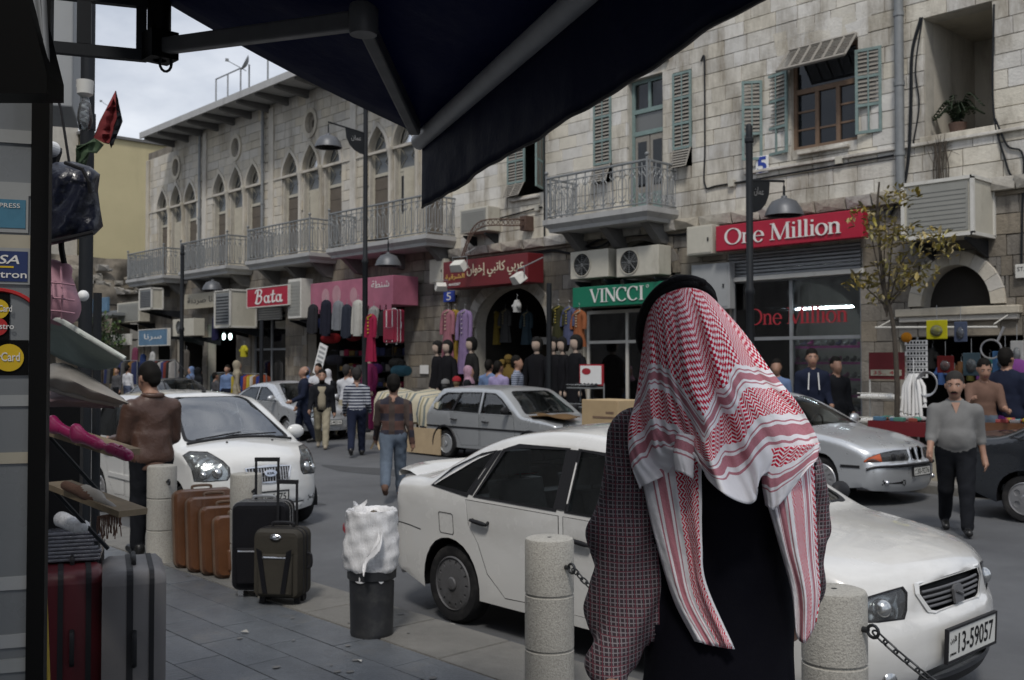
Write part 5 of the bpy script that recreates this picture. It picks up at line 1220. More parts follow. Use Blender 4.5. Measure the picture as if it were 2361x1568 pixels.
def ac_unit(label, uL, uR, vT, vB, Y, fan=True, dark=False, side='cream_metal', dpt=.45, cage=False):
 a, bq = ony(uL, vT, Y), ony(uL, vB, Y); x1 = ony(uR, vT, Y).x; w, h = x1 - a.x, a.z - bq.z
 t = thing('air_conditioner', label, 'air conditioner', (a.x, Y, bq.z), 0, 'air conditioners on the far facade')
 b = MB(); b.box(0, w, 0, dpt, 0, h); b.build('casing', side, t, bevel=.015)
 if fan:
  r = min(w * .30, h * .40); cx = w * .32
  b = MB(); b.lathe([(r * 1.08, 0), (r * 1.08, .02), (r, .02), (r, -.02)], 28, 0, T_(cx, -.002, h / 2) @ Matrix.Rotation(R_(90), 4, 'X')); b.build('fan_ring', side, t, smooth=40)
  b = MB(); b.lathe([(r, 0), (.001, 0)], 28, 0, T_(cx, -.004, h / 2) @ Matrix.Rotation(R_(90), 4, 'X')); b.build('fan_mouth', 'black', t)
  b = MB()
  for k in range(1, 6): b.tube([(cx + r * k / 6 * math.cos(q), -.012, h / 2 + r * k / 6 * math.sin(q)) for q in [2 * PI * i / 20 for i in range(20)]], .005, 4, closed=True)
  for k in range(4): q = PI * k / 4; b.tube([(cx - r * math.cos(q), -.012, h / 2 - r * math.sin(q)), (cx + r * math.cos(q), -.012, h / 2 + r * math.sin(q))], .006, 4)
  b.build('fan_guard', 'iron_grey', t)
 else:
  b = MB(); b.box(w * .06, w * .94, -.012, .0, h * .07, h * .93); b.build('front_panel', 'ac_grey' if not dark else 'iron_grey', t)
  b = MB()
  for i in range(9): z = h * (.12 + .085 * i); b.box(w * .09, w * .91, -.02, -.012, z, z + h * .03)
  b.build('grille_slats', 'ac_grey' if not dark else 'iron_dark', t)
 if cage:
  b = MB()
  for x in (0, w):
   for z in (0, h): b.box(x - .03, x + .03, -.03, dpt, z - .03, z + .03)
   for y in (-.03, dpt - .03): b.box(x - .03, x + .03, y, y + .06, 0, h)
  for y in (-.03,):
   for z in (0, h): b.box(0, w, y, y + .06, z - .03, z + .03)
  b.build('frame', 'white_plastic', t)
 for x in (.12 * w, .88 * w): b = MB(); b.prism([(0, -.05), (FY - Y, -.05), (FY - Y, -.35), (FY - Y - .05, -.35), (0, -.09)], 0, .04, 0, Matrix(((0, 1, 0, x), (1, 0, 0, 0), (0, 0, 1, 0), (0, 0, 0, 1)))); b.build('wall_bracket', 'iron_dark', t)
 return t
ac_unit('large pale boxed air conditioner high on the right wall', 2082, 2242, 428, 552, 17.1, fan=False, dpt=.85, cage=True)
ac_unit('left of the two air conditioner units above the green sign', 1315, 1402, 582, 645, 17.45)
ac_unit('right of the two air conditioner units above the green sign', 1421, 1518, 574, 640, 17.4)
ac_unit('small air conditioner on the wall beside the arcaded house corner', 1060, 1124, 485, 540, 17.5, fan=False)
ac_unit('big dark caged air conditioner left of the Bata sign', 496, 531, 672, 755, 16.75, fan=False, dark=True, dpt=1.0, cage=True)
ac_unit('white upright air conditioner right of the Bata sign', 664, 694, 645, 735, 17.1, fan=False, side='white_plastic')
ac_unit('boxed air conditioner at the far left under the first balcony', 322, 350, 668, 714, 16.7, fan=False, dark=True, cage=True)
ac_unit('air conditioner unit with round fan beside the far lamp post', 398, 446, 737, 776, 16.8)
ac_unit('tall pale air conditioner box below the far canopy', 270, 322, 700, 745, 17.2, fan=False)
def cabinet(label, uL, uR, vT, vB, Y, m, dpt=.4):
 a, bq = ony(uL, vT, Y), ony(uL, vB, Y); x1 = ony(uR, vT, Y).x; w, h = x1 - a.x, a.z - bq.z
 t = thing('wall_cabinet', label, 'cabinet', (a.x, Y, bq.z)); b = MB(); b.box(0, w, 0, dpt, 0, h); b.build('box', m, t, bevel=.012)
 b = MB(); b.box(w * .05, w * .95, -.012, 0, h * .05, h * .95); b.build('door', m, t, bevel=.006); b = MB(); b.cbox((w * .85, -.02, h * .5), (.03, .02, .08)); b.build('handle', 'iron_dark', t); return t
cabinet('cream metal cabinet left of the One Million sign', 1583, 1642, 524, 590, 17.6, 'cream_metal')
cabinet('grey metal meter panel below the cream cabinet', 1594, 1682, 612, 716, 17.8, 'grey_paint', .2)
cabinet('cream box left of the dark red Arabic sign', 990, 1024, 600, 655, 17.7, 'cream_metal', .3)
def floodlight(u, v, Y, rz, label, s=1.):
 p = ony(u, v, Y); t = thing('floodlight', label, 'floodlight', p, rz, 'floodlights over the dark red sign', scale=s)
 b = MB(); b.prism([(-.2, 0), (.2, 0), (.15, .2), (-.15, .2)], -.12, .12, 0, xf((0, 0, 0), 0, R_(35))); b.build('housing', 'white_plastic', t, bevel=.01)
 b = MB(); b.box(-.17, .17, -.1, .1, -.015, -.002, 0, xf((0, 0, 0), 0, R_(35))); b.build('glass', 'lamp_glass', t)
 b = MB(); b.tube([(-.21, 0, .1), (-.21, 0, .3), (.21, 0, .3), (.21, 0, .1)], .012, 5); b.tube([(0, 0, .3), (.1, .5, .55)], .014, 5); b.build('bracket', 'iron_grey', t); return t
floodlight(1060, 622, 16.7, R_(15), 'pale floodlight at the left end of the dark red sign', 1.1)
floodlight(1200, 650, 16.7, R_(-20), 'pale floodlight at the right end of the dark red sign', 1.1)
floodlight(1017, 668, 16.9, R_(60), 'small tilted floodlight beside the dark blue plaque', .85)
p0, p1, p2 = ony(1185, 506, 17.4), ony(1100, 515, 16.9), ony(1060, 600, 16.7)
t = thing('lattice_arm', 'rusty curved lattice arm reaching over the dark red sign', 'bracket', p0)
mat('rust', (.09, .055, .042), .85, var=.3, vs=12)
b = MB(); c1 = spline([(0, .5, .02), (0, 0, 0), tuple(p1 - p0), tuple(p2 - p0)], 8); c2 = [(x, y, z - .16) for x, y, z in c1]
b.tube(c1, .018, 5); b.tube(c2, .018, 5)
for i in range(0, len(c1) - 1): b.tube([c1[i], c2[i + 1]], .009, 4); b.tube([c2[i], c1[i + 1]], .009, 4)
b.build('lattice', 'rust', t); b = MB(); b.box(-.1, .12, .3, .6, -.25, .12); b.build('wall_plate', 'rust', t)
mat('lamp_grey', (.10, .105, .115), .45, metal=.3, var=.1, vs=6)
def street_lamp(x, y, H, arms, label):
 t = thing('street_lamp', label, 'street lamp', (x, y, 0), 0, 'street lamps on the far pavement')
 b = MB(); b.lathe([(.16, 0), (.16, .05), (.10, .1), (.095, 1.0), (.075, 1.05), (.07, H * .5), (.085, H * .5 + .02), (.085, H * .5 + .1), (.062, H * .5 + .14), (.062, H - .3), (.08, H - .28), (.08, H - .22), (.06, H - .2), (.06, H), (.03, H + .04)], 16); b.build('post', 'iron_dark', t, smooth=40)
 for (dy, za, zs, plaque) in arms:
  b = MB(); b.tube([(0, 0, za), (0, dy, za + .12), (0, dy, za + .02), (0, dy, zs + .3)], .022, 6); b.build('arm', 'iron_dark', t, smooth=40)
  b = MB(); b.lathe([(.05, .3), (.06, .26), (.10, .25), (.22, .20), (.30, .08), (.34, -.02), (.35, -.06), (.32, -.06), (.29, .04), (.2, .15), (.05, .2)], 26, 0, T_(0, dy, zs)); sh = b.build('lamp_shade', 'lamp_grey', t, smooth=50)
  b = MB(); b.lathe([(.31, -.045), (.001, -.045)], 22, 0, T_(0, dy, zs)); b.build('lamp_lens', 'glass_frost', sh)
  if plaque:
   s = 1 if dy > 0 else -1; pts = [(0.07 * s, za), (.62 * s, za + .06)] + [(s * (.07 + .55 * math.cos(R_(q))), za - .55 * math.sin(R_(q))) for q in (20, 40, 60, 80)] + [(.07 * s, za - .55)]
   b = MB(); b.prism(pts, -.012, .012, 0, Matrix(((0, 1, 0, 0), (1, 0, 0, 0), (0, 0, 1, 0), (0, 0, 0, 1)))); pq = b.build('plaque', 'iron_dark', t)
   text_part('plaque_lettering', '\ufee5\ufe8e\ufee4\ufecb', 'alloy', pq, Matrix.Translation((.016, .12 * s if s > 0 else -.45, za - .25)) @ Matrix.Rotation(R_(90), 4, 'Z'), .3, .16, .002)
 return t
def y_at(u, v, x): d = ray(u, v); return (CAMP + d * (x / d.x))
a = y_at(757, 335, -21.83); a2 = y_at(895, 608, -21.83)
street_lamp(-21.83, 14.9, 8.7, ((a.y - 14.9, 7.75, a.z, True), (a2.y - 14.9, 4.95, a2.z, False)), 'tall dark street lamp with a shade on each side in front of the luggage shop')
a = y_at(1808, 490, -10.1); street_lamp(-10.1, 14.9, 5.9, ((a.y - 14.9, 4.95, a.z, True),), 'dark street lamp standing in front of the One Million shop')
a = y_at(490, 665, -32.7); street_lamp(-32.7, 14.9, 5.75, ((a.y - 14.9, 4.6, a.z, False),), 'farthest dark street lamp left of the Bata sign')
for (u, Yp, z1, lab) in ((603, 15.2, 3.1, 'plain dark sign post standing below the Bata sign'), (1266, 16.2, 3.6, 'thin dark post at the right end of the arched shop')):
 p = ony(u, 800, Yp); t = thing('post', lab, 'post', (p.x, Yp, 0)); b = MB(); b.tube([(0, 0, 0), (0, 0, z1)], .06, 10); b.lathe([(.12, 0), (.12, .03)], 12); b.build('tube', 'iron_dark', t, smooth=40)
# -- young tree with yellowing leaves
mat('bark', (.055, .045, .035), .9, var=.3, vs=20, bump=.5, bs=80)
mat('leaf_yellow', (.30, .235, .085), .7, var=.25, vs=4, rnd=.35, hue=.3); mat('leaf_olive', (.22, .19, .06), .7, var=.25, vs=4, rnd=.35, hue=.3)
def leaf_cloud(centres, n, size, seed):
 r = random.Random(seed); b = MB()
 for (cx, cy, cz, rx, ry, rz) in centres:
  for i in range(int(n * rx * rz * 8)):
   while True:
    p = [r.uniform(-1, 1) for _ in range(3)]
    if sum(q * q for q in p) < 1: break
   c = Vector((cx + p[0] * rx, cy + p[1] * ry, cz + p[2] * rz)); s = size * r.uniform(.6, 1.3)
   M_ = Matrix.Translation(c) @ Matrix.Rotation(r.uniform(0, 6.28), 4, 'Z') @ Matrix.Rotation(r.uniform(-.2, 1.4), 4, 'X')
   b.add([(0, 0, 0), (s * .22, s * .35, .01), (s * .16, s * .75, 0), (0, s, -s * .15), (-s * .16, s * .75, 0), (-s * .22, s * .35, .01)], [(0, 1, 2, 3), (0, 3, 4, 5)], 0 if r.random() < .45 else 1, M_)
 return b
def px_c(u, v, Y, ru, rv, ry=None):
 p = ony(u, v, Y); k = (p - CAMP).dot(FV) / CF; return (p.x, p.y, p.z, ru * k * 1.2, (ry or ru * .9) * k, rv * k)
TY = 15.4; p = ony(2062, 960, TY); tx = p.x
t = thing('street_tree', 'slim young tree with sparse yellowing leaves on the far pavement', 'tree', (tx, TY, 0))
crown = [px_c(*a) for a in ((2000, 500, TY, 48, 26), (2075, 455, TY, 42, 26), (2040, 545, TY, 50, 35), (2105, 560, TY, 70, 40), (2180, 580, TY, 34, 22), (1985, 655, TY, 34, 22), (2055, 640, TY, 55, 42), (2125, 640, TY, 40, 30), (2030, 690, TY, 34, 18))]
def loc(q): return (q[0] - tx, q[1] - TY, q[2])
b = MB(); b.tube(spline([(0, 0, 0), (.05, 0, 1.3), (-.02, .02, 2.4), (-.18, .02, 3.1), (-.25, 0, 4.2), (-.22, 0, 4.7)], 6), [.05 - .035 * i / 30 for i in range(31)], 8)
b.build('trunk', 'bark', t, smooth=60)
b = MB()
for q in crown: e = loc(q); b.tube(spline([(-.12, .02, 2.5 + .3 * abs(e[0])), (e[0] * .5 - .08, e[1] * .5, lerp(2.7, e[2], .55)), e], 4), [.018, .017, .015, .013, .012, .01, .008, .006, .004], 5)
b.build('branches', 'bark', t)
b = leaf_cloud([(*loc(q), q[3], q[4], q[5]) for q in crown], 125, .125, 5); o = b.build('crown', ['leaf_yellow', 'leaf_olive'], t); o['kind'] = 'stuff'
mat('leaf_dark', (.035, .06, .03), .7, var=.3, vs=4, rnd=.3); mat('leaf_green', (.07, .11, .03), .7, var=.3, vs=4, rnd=.3)
p = ony(235, 765, 16.2); t = thing('street_tree', 'small green tree far left beside the lettering board', 'tree', (p.x, 16.2, 0))
b = MB(); b.tube([(0, 0, 0), (.05, 0, 2.0), (0, 0, 3.0)], [.07, .05, .02], 7); b.build('trunk', 'bark', t)
b = leaf_cloud([(0, 0, 3.0, 1.0, .9, .9), (.7, 0, 2.5, .7, .7, .5), (-.7, .1, 2.6, .7, .7, .6)], 60, .2, 6); o = b.build('crown', ['leaf_green', 'leaf_dark'], t); o['kind'] = 'stuff'
t = thing('potted_fern', 'dark trailing fern in the loggia niche on the right', 'plant', (-7.95, 18.3, 5.90))
b = MB(); b.lathe([(.12, 0), (.16, .22), (.14, .22), (.13, .05)], 14); b.build('pot', 'rust', t, smooth=40)
r2 = random.Random(9)
for i in range(16):
 a = 2 * PI * i / 16 + r2.random() * .4; L = r2.uniform(.35, .62); up = r2.uniform(.25, .55); b = MB()
 spine = spline([(0, 0, .2), (L * .4 * math.cos(a), L * .3 * math.sin(a), .2 + up), (L * math.cos(a), L * .5 * math.sin(a), .2 + up * .5)], 7)
 b.tube(spine, .006, 4)
 for k in range(2, len(spine)):
  q = Vector(spine[k]); s = .13 * (1 - .5 * k / len(spine))
  for sg in (-1, 1): d = Vector((-math.sin(a) * sg, math.cos(a) * sg, -.35)).normalized() * s; e = Vector((math.cos(a), math.sin(a), 0)) * .03; b.add([q, q + d * .5 + e, q + d, q + d * .5 - e], [(0, 1, 2, 3)])
 b.build('frond', 'leaf_dark', t)
t = thing('dry_creeper', 'dry brown creeper stem hanging down the wall under the loggia', 'plant', (-8.1, 17.92, 4.9))
b = MB()
for i in range(9): x = -.12 + .03 * i; b.tube(spline([(x, 0, 0), (x + .03 * math.sin(i), -.02, .4), (x + .06 * math.cos(i * 2), -.01, .85)], 4), .012, 4)
for i in range(14): b.tube([(r2.uniform(-.1, .1), 0, r2.uniform(.3, .8)), (r2.uniform(-.3, .35), -.03, r2.uniform(.5, 1.0))], .005, 3)
b.build('stems', 'bark', t)
# -- shop fronts
def storefront(label, x0, x1, z1, posts, m='zinc', arch=None, y=FY + .15, group='shop fronts'):
 t = thing('shop_window', label, 'shop window', ((x0 + x1) / 2, y, 0), world=True)
 b = MB()
 for p in [x0, *posts, x1]: b.box(p - .035, p + .035, y - .04, y + .04, 0, z1)
 b.box(x0, x1, y - .045, y + .045, z1 - .08, z1); b.box(x0, x1, y - .042, y + .042, 2.25, 2.32); b.box(x0, x1, y - .045, y + .045, 0, .12); b.build('frame', m, t)
 ps = [x0, *posts, x1]
 for i in range(len(ps) - 1):
  for za, zb in ((.12, 2.25), (2.32, z1 - .08)):
   if zb > za + .1: b = MB(); b.box(ps[i] + .035, ps[i + 1] - .035, y - .004, y + .004, za, zb); b.build('pane', 'glass_shop', t)
 return t
t = storefront('glass front of the One Million shop with red lettering on the pane', -12.7, -9.75, 3.55, (-11.3,))
stroke_text('lettering', 'One Million', 'letter_red', t, T_(-12.35, FY + .143, 2.58), 2.3, .33, .004)
t2_ = thing('roller_shutter', 'rolled corrugated shutter above the One Million shop window', 'shutter', (-11.2, FY, 3.55), world=True)
for i in range(7):
 b = MB(); b.tube([(-12.75, FY + .06, 3.62 + i * .075), (-9.72, FY + .06, 3.62 + i * .075)], .037, 6); b.build('slat', 'zinc', t2_, smooth=60)
b = MB(); b.box(-12.85, -9.62, FY - .06, FY + .1, 3.5, 3.585); b.build('rail', 'white_plastic', t2_)
mat('concrete_pale', (.30, .29, .27), .85, var=.15, vs=3)
b = MB(); pol = [(-12.7, 2.32)] + [(-11.2 + 1.35 * math.cos(a), 2.32 + 1.1 * math.sin(a)) for a in [PI - PI * i / 20 for i in range(21)]] + [(-9.75, 2.32), (-9.75, 3.5), (-12.7, 3.5)]
V, Fc = tess(pol); b.add([(x, FY + .34, z) for x, z in V], Fc); b.build('arch_spandrel', 'concrete_pale', TM)
storefront('glass front of the VINCCI shop', -16.95, -14.4, 3.05, (-15.7,), 'white_plastic')
storefront('arched glass front of the Bata shop', -33.6, -31.3, 3.5, (-32.4,), 'zinc')
for (x0, x1, z0, n, lab) in ((-33.6, -31.3, 3.3, 7, 'rolled grey shutter under the Bata sign'),):
 t2_ = thing('roller_shutter', lab, 'shutter', ((x0 + x1) / 2, FY - .1, z0), world=True)
 for i in range(n): b = MB(); b.tube([(x0, FY - .12, z0 + .05 + i * .085), (x1, FY - .12, z0 + .05 + i * .085)], .042, 6); b.build('slat', 'zinc', t2_, smooth=60)
for (x0, x1, z, y, lab) in ((-12.6, -10.2, 2.95, 19.4, 'long lit tube light inside the One Million shop'), (-10.15, -9.85, 3.15, 18.7, 'short lit tube light at the right of the One Million shop')):
 t = thing('tube_light', lab, 'light', ((x0 + x1) / 2, y, z)); b = MB(); b.tube([(x0 - (x0 + x1) / 2, 0, 0), (x1 - (x0 + x1) / 2, 0, 0)], .022, 8); b.build('tube', 'tube_light', t); b = MB(); b.box(x0 - (x0 + x1) / 2, x1 - (x0 + x1) / 2, -.04, .04, .03, .07); b.build('batten', 'white', t)
for i, u in enumerate((516, 531, 551, 563)):
 p = ony(u, 776, 18.6); t = thing('lamp_bulb', ['leftmost', 'second', 'third', 'rightmost'][i] + ' of the four round lit lamps in the shop left of Bata', 'light', p, 0, 'row of four lit lamps')
 b = MB(); b.tube([(.09 * math.cos(q), 0, .11 * math.sin(q)) for q in [2 * PI * k / 16 for k in range(16)]], .022, 6, closed=True); b.build('ring', 'bulb_light', t); b = MB(); b.tube([(0, 0, .1), (0, 0, .7)], .008, 4); b.ball((0, 0, 0), .03, 8); b.build('flex', 'white', t)
# -- goods on show
def loft(b, secs, n=16, mat_=0, M=None, fold=0., nf=7, ph=0., cap=True):
 """stack of ellipses (cx, cy, z, rx, ry); fold adds pleats that grow downwards."""
 P = []; zt, zb = secs[0][2], secs[-1][2]
 for (cx, cy, z, rx, ry) in secs:
  f = fold * abs((z - zt) / (zb - zt + 1e-9)); P.append([(cx + rx * math.cos(a) * (1 + f * math.sin(nf * a + ph)), cy + ry * math.sin(a) * (1 + f * math.sin(nf * a + ph + .5)), z) for a in [2 * PI * i / n for i in range(n + 1)]])
 b.grid(P, mat_, M)
 if cap:
  for row, z in ((P[0], 0), (P[-1], 0)): b.add(row[:-1], [tuple(range(n))], mat_, M)
GCOL = {}
def gmat(col):
 col = tuple(c_ * .78 for c_ in col)
 key = tuple(round(c_, 3) for c_ in col)
 if key not in GCOL: nm = 'cloth_%d' % len(GCOL); fabric(nm, key, .2, vs=5); GCOL[key] = nm
 return GCOL[key]
def garment(label, P, h, w, col, kind='dress', cat='dress', group=None, trim=None, rz=0.):
 t = thing({'dress': 'hanging_dress', 'jacket': 'hanging_jacket', 'top': 'hanging_blouse', 'shirt': 'hanging_shirt'}[kind], label, cat, P, rz, group)
 m = gmat(col); b = MB(); z = 0; r = rng.random() * 6
 if kind == 'dress': secs = [(0, 0, -.02, .05, .04), (0, 0, -.06, w * .42, .07), (0, 0, -.2, w * .36, .08), (0, 0, -h * .35, w * .30, .08), (0, 0, -h * .5, w * .36, .09), (0, 0, -h * .8, w * .45, .11), (0, 0, -h, w * .5, .12)]
 else: secs = [(0, 0, -.02, .06, .05), (0, 0, -.06, w * .42, .08), (0, 0, -.2, w * .40, .11), (0, 0, -h * .6, w * .39, .12), (0, 0, -h, w * .40, .12)]
 loft(b, secs, 28, 0, None, .14 if kind == 'dress' else .05, 8, r); b.build('body', m, t, smooth=60)
 for s in (-1, 1):
  b = MB(); L = h * (.42 if kind == 'dress' else .85 if kind != 'top' else .3); b.tube(spline([(s * w * .34, 0, -.09), (s * w * .5, 0, -.22), (s * w * .56, -.02, -.1 - L * .6), (s * w * .55, -.03, -.1 - L)], 4), [.05, .06, .065, .06, .058, .055, .055, .055, .055, .055, .055, .055, .055], 10); b.build('sleeve', m, t, smooth=60)
 if trim:
  b = MB(); b.tube([(.09 * math.cos(a), -.06 + .03 * math.sin(a), -.05 - .08 * abs(math.sin(a / 2))) for a in [2 * PI * i / 14 for i in range(14)]], .015, 5, closed=True)
  for k in range(5): b.ball((0, -.1, -.16 - k * h * .07), .022, 8)
  b.build('embroidery', gmat(trim), t)['kind'] = 'stuff'
 b = MB(); b.tube([(-w * .3, 0, -.07), (0, 0, 0), (w * .3, 0, -.07)], .009, 4); b.tube([(0, 0, 0), (0, 0, .06), (.03, 0, .09), (0, 0, .12)], .005, 4); b.build('hanger', 'zinc', t)
 return t
def hang(label, u, v, Y, hpx, wpx, col, kind, cat, **k):
 p = ony(u, v, Y); kk = (p - CAMP).dot(FV) / CF; return garment(label, p, hpx * kk, wpx * kk * 1.25, col, kind, cat, **k)
G1 = 'dresses hung beside the arched shop'
hang('pink embroidered dress hanging left of the arched shop', 1033, 712, 16.6, 120, 30, (.33, .14, .17), 'dress', 'dress', group=G1, trim=(.5, .4, .3))
hang('mustard dress hanging between the pink and lilac dresses', 1048, 712, 16.75, 145, 26, (.30, .20, .04), 'dress', 'dress', group=G1, trim=(.4, .3, .08))
hang('long lilac dress hanging right of the mustard dress', 1071, 712, 16.6, 150, 34, (.24, .17, .31), 'dress', 'dress', group=G1, trim=(.4, .35, .4))
hang('dark olive embroidered top hanging left of the VINCCI shop', 1287, 702, 16.6, 95, 30, (.045, .045, .02), 'dress', 'dress', group=G1, trim=(.3, .25, .06))
hang('slate blue embroidered dress hanging beside the VINCCI sign', 1312, 705, 16.6, 90, 28, (.08, .09, .16), 'dress', 'dress', group=G1, trim=(.3, .25, .08))
hang('rust orange dress with pale embroidery hanging below the VINCCI sign corner', 1335, 712, 16.6, 88, 28, (.28, .10, .045), 'dress', 'dress', group=G1, trim=(.45, .35, .25))
G2 = 'jackets hung under the pink banner'
for (u, v, hp, wp, col, lab) in ((722, 700, 70, 24, (.03, .03, .035), 'black quilted jacket at the left end under the pink banner'), (752, 690, 85, 24, (.02, .022, .035), 'navy hooded jacket second under the pink banner'), (780, 692, 70, 26, (.20, .21, .23), 'grey padded jacket under the pink banner'), (800, 700, 80, 22, (.03, .035, .05), 'dark blue coat between the grey and white jackets'), (826, 690, 85, 28, (.50, .49, .45), 'off white jacket under the pink banner beside the lamp post'), (862, 705, 75, 24, (.34, .33, .31), 'pale grey waistcoat right of the lamp post'), (884, 715, 60, 22, (.03, .03, .03), 'black jacket at the right end under the pink banner')):
 hang(lab, u, v, 16.6, hp, wp, col, 'jacket', 'jacket', group=G2)
hang('red and yellow embroidered garment hung on the street lamp post', 856, 722, 14.75, 112, 24, (.30, .02, .06), 'dress', 'dress', trim=(.55, .42, .05))
def mannequin(label, u, v, Y, col, hair=(.02, .02, .02), face=(.50, .39, .32), zt=None, wide=1., scarf=None, group=None, lift=0.):
 p = ony(u, v, Y); H = p.z if zt is None else zt; H -= lift
 t = thing('mannequin', label, 'mannequin', (p.x, Y, lift), R_(rng.uniform(-25, 10)), group); s = H / 1.75; m = gmat(col)
 b = MB(); loft(b, [(0, 0, .02, .26 * s * wide, .22 * s), (0, 0, .3 * s, .24 * s * wide, .19 * s), (0, 0, .8 * s, .19 * s * wide, .14 * s), (0, 0, 1.02 * s, .14 * s, .11 * s), (0, 0, 1.25 * s, .18 * s, .12 * s), (0, 0, 1.40 * s, .19 * s, .09 * s), (0, 0, 1.46 * s, .08 * s, .07 * s)], 26, 0, None, .05, 9, rng.random() * 5)
 for sg in (-1, 1): b.tube(spline([(sg * .18 * s, 0, 1.38 * s), (sg * .25 * s, 0, 1.1 * s), (sg * .24 * s, -.08, .85 * s)], 4), [.06 * s, .065 * s, .06 * s, .06 * s, .06 * s, .055 * s, .055 * s, .055 * s, .05 * s], 8)
 b.build('robe', m, t, smooth=60)
 b = MB(); b.ball((0, -.01, 1.62 * s), (.085 * s, .10 * s, .125 * s), 14); b.tube([(0, 0, 1.42 * s), (0, 0, 1.55 * s)], .05 * s, 8)
 b.build('head', gmat(face), t, smooth=60)
 for sg in (-1, 1): b = MB(); b.ball((sg * .235 * s, -.1, .80 * s), (.03 * s, .035 * s, .06 * s), 8); b.build('hand', gmat(face), t, smooth=60)
 b = MB(); P = []
 for i in range(9):
  th = lerp(0.02, 2.3, i / 8); P.append([(.105 * s * math.sin(th) * math.cos(a) * (1.0 if math.sin(a) > -.5 or th < .9 else .86), (.118 * s * math.sin(th) * math.sin(a) if not (math.sin(a) < -.2 and th > 1.2) else .118 * s * math.sin(th) * -.2), 1.645 * s + .125 * s * math.cos(th) - .06 * s * max(0, th - 1.5)) for a in [2 * PI * k / 18 for k in range(19)]])
 b.grid(P); b.build('headscarf' if scarf else 'hair', gmat(scarf or hair), t, smooth=60)
 return t
G3 = 'mannequins in black robes at the arched shop'
BLK = (.012, .012, .014)
for (u, v, Y, lab) in ((1009, 787, 16.5, 'black robed mannequin farthest left of the arched shop'), (1032, 785, 16.5, 'black robed mannequin under the pink dress'), (1058, 788, 16.9, 'black robed mannequin half hidden behind the lilac dress'), (1238, 778, 16.8, 'black robed mannequin at the right jamb of the arched shop'), (1275, 778, 16.4, 'left of the three black robed mannequins beside VINCCI'), (1298, 778, 16.5, 'middle of the three black robed mannequins beside VINCCI'), (1328, 773, 16.4, 'right of the three black robed mannequins beside VINCCI')):
 mannequin(lab, u, v, Y, BLK, group=G3)
mannequin('mannequin in a black robe with open scarf right of the lilac dress', 1087, 778, 16.6, (.02, .02, .02), scarf=(.015, .015, .015), wide=1.15, group=G3)
mannequin('maroon dressed mannequin with red headscarf on the street by the lamp post', 852, 808, 15.6, (.17, .02, .08), scarf=(.38, .02, .04), wide=1.1)
for i, (u, v, lab) in enumerate(((1158, 833, 'golden bust at the left of the arched shop entrance'), (1172, 822, 'larger golden bust in the middle of the arched shop'), (1027, 878, 'small mannequin bust with patterned scarf beside the cart'), (1053, 872, 'small mannequin bust with red hat beside the patterned one'))):
 p = ony(u, v, 17.2 if i < 2 else 15.6); t = thing('display_bust', lab, 'mannequin', (p.x, p.y, p.z - .55), R_(20)); gm = [(.15, .10, .03), (.15, .10, .03), (.10, .10, .10), (.28, .20, .12)][i]
 b = MB(); loft(b, [(0, 0, 0, .2, .12), (0, 0, .2, .22, .12), (0, 0, .28, .07, .07), (0, 0, .36, .06, .06)], 18); b.ball((0, 0, .46), (.085, .1, .12), 12); b.build('bust', gmat(gm), t, smooth=60)
 b = MB(); b.tube([(0, 0, -p.z + .55), (0, 0, 0)], .03, 8); b.lathe([(.16, -p.z + .55), (.16, -p.z + .58)], 14); b.build('stand', 'iron_dark', t)
 b = MB(); b.lathe([(.11, .48), (.10, .56), (.04, .6), (.001, .605)], 16); b.build('cap', gmat([(.15, .1, .03), (.15, .1, .03), (.2, .2, .2), (.35, .03, .04)][i]), t, smooth=50)
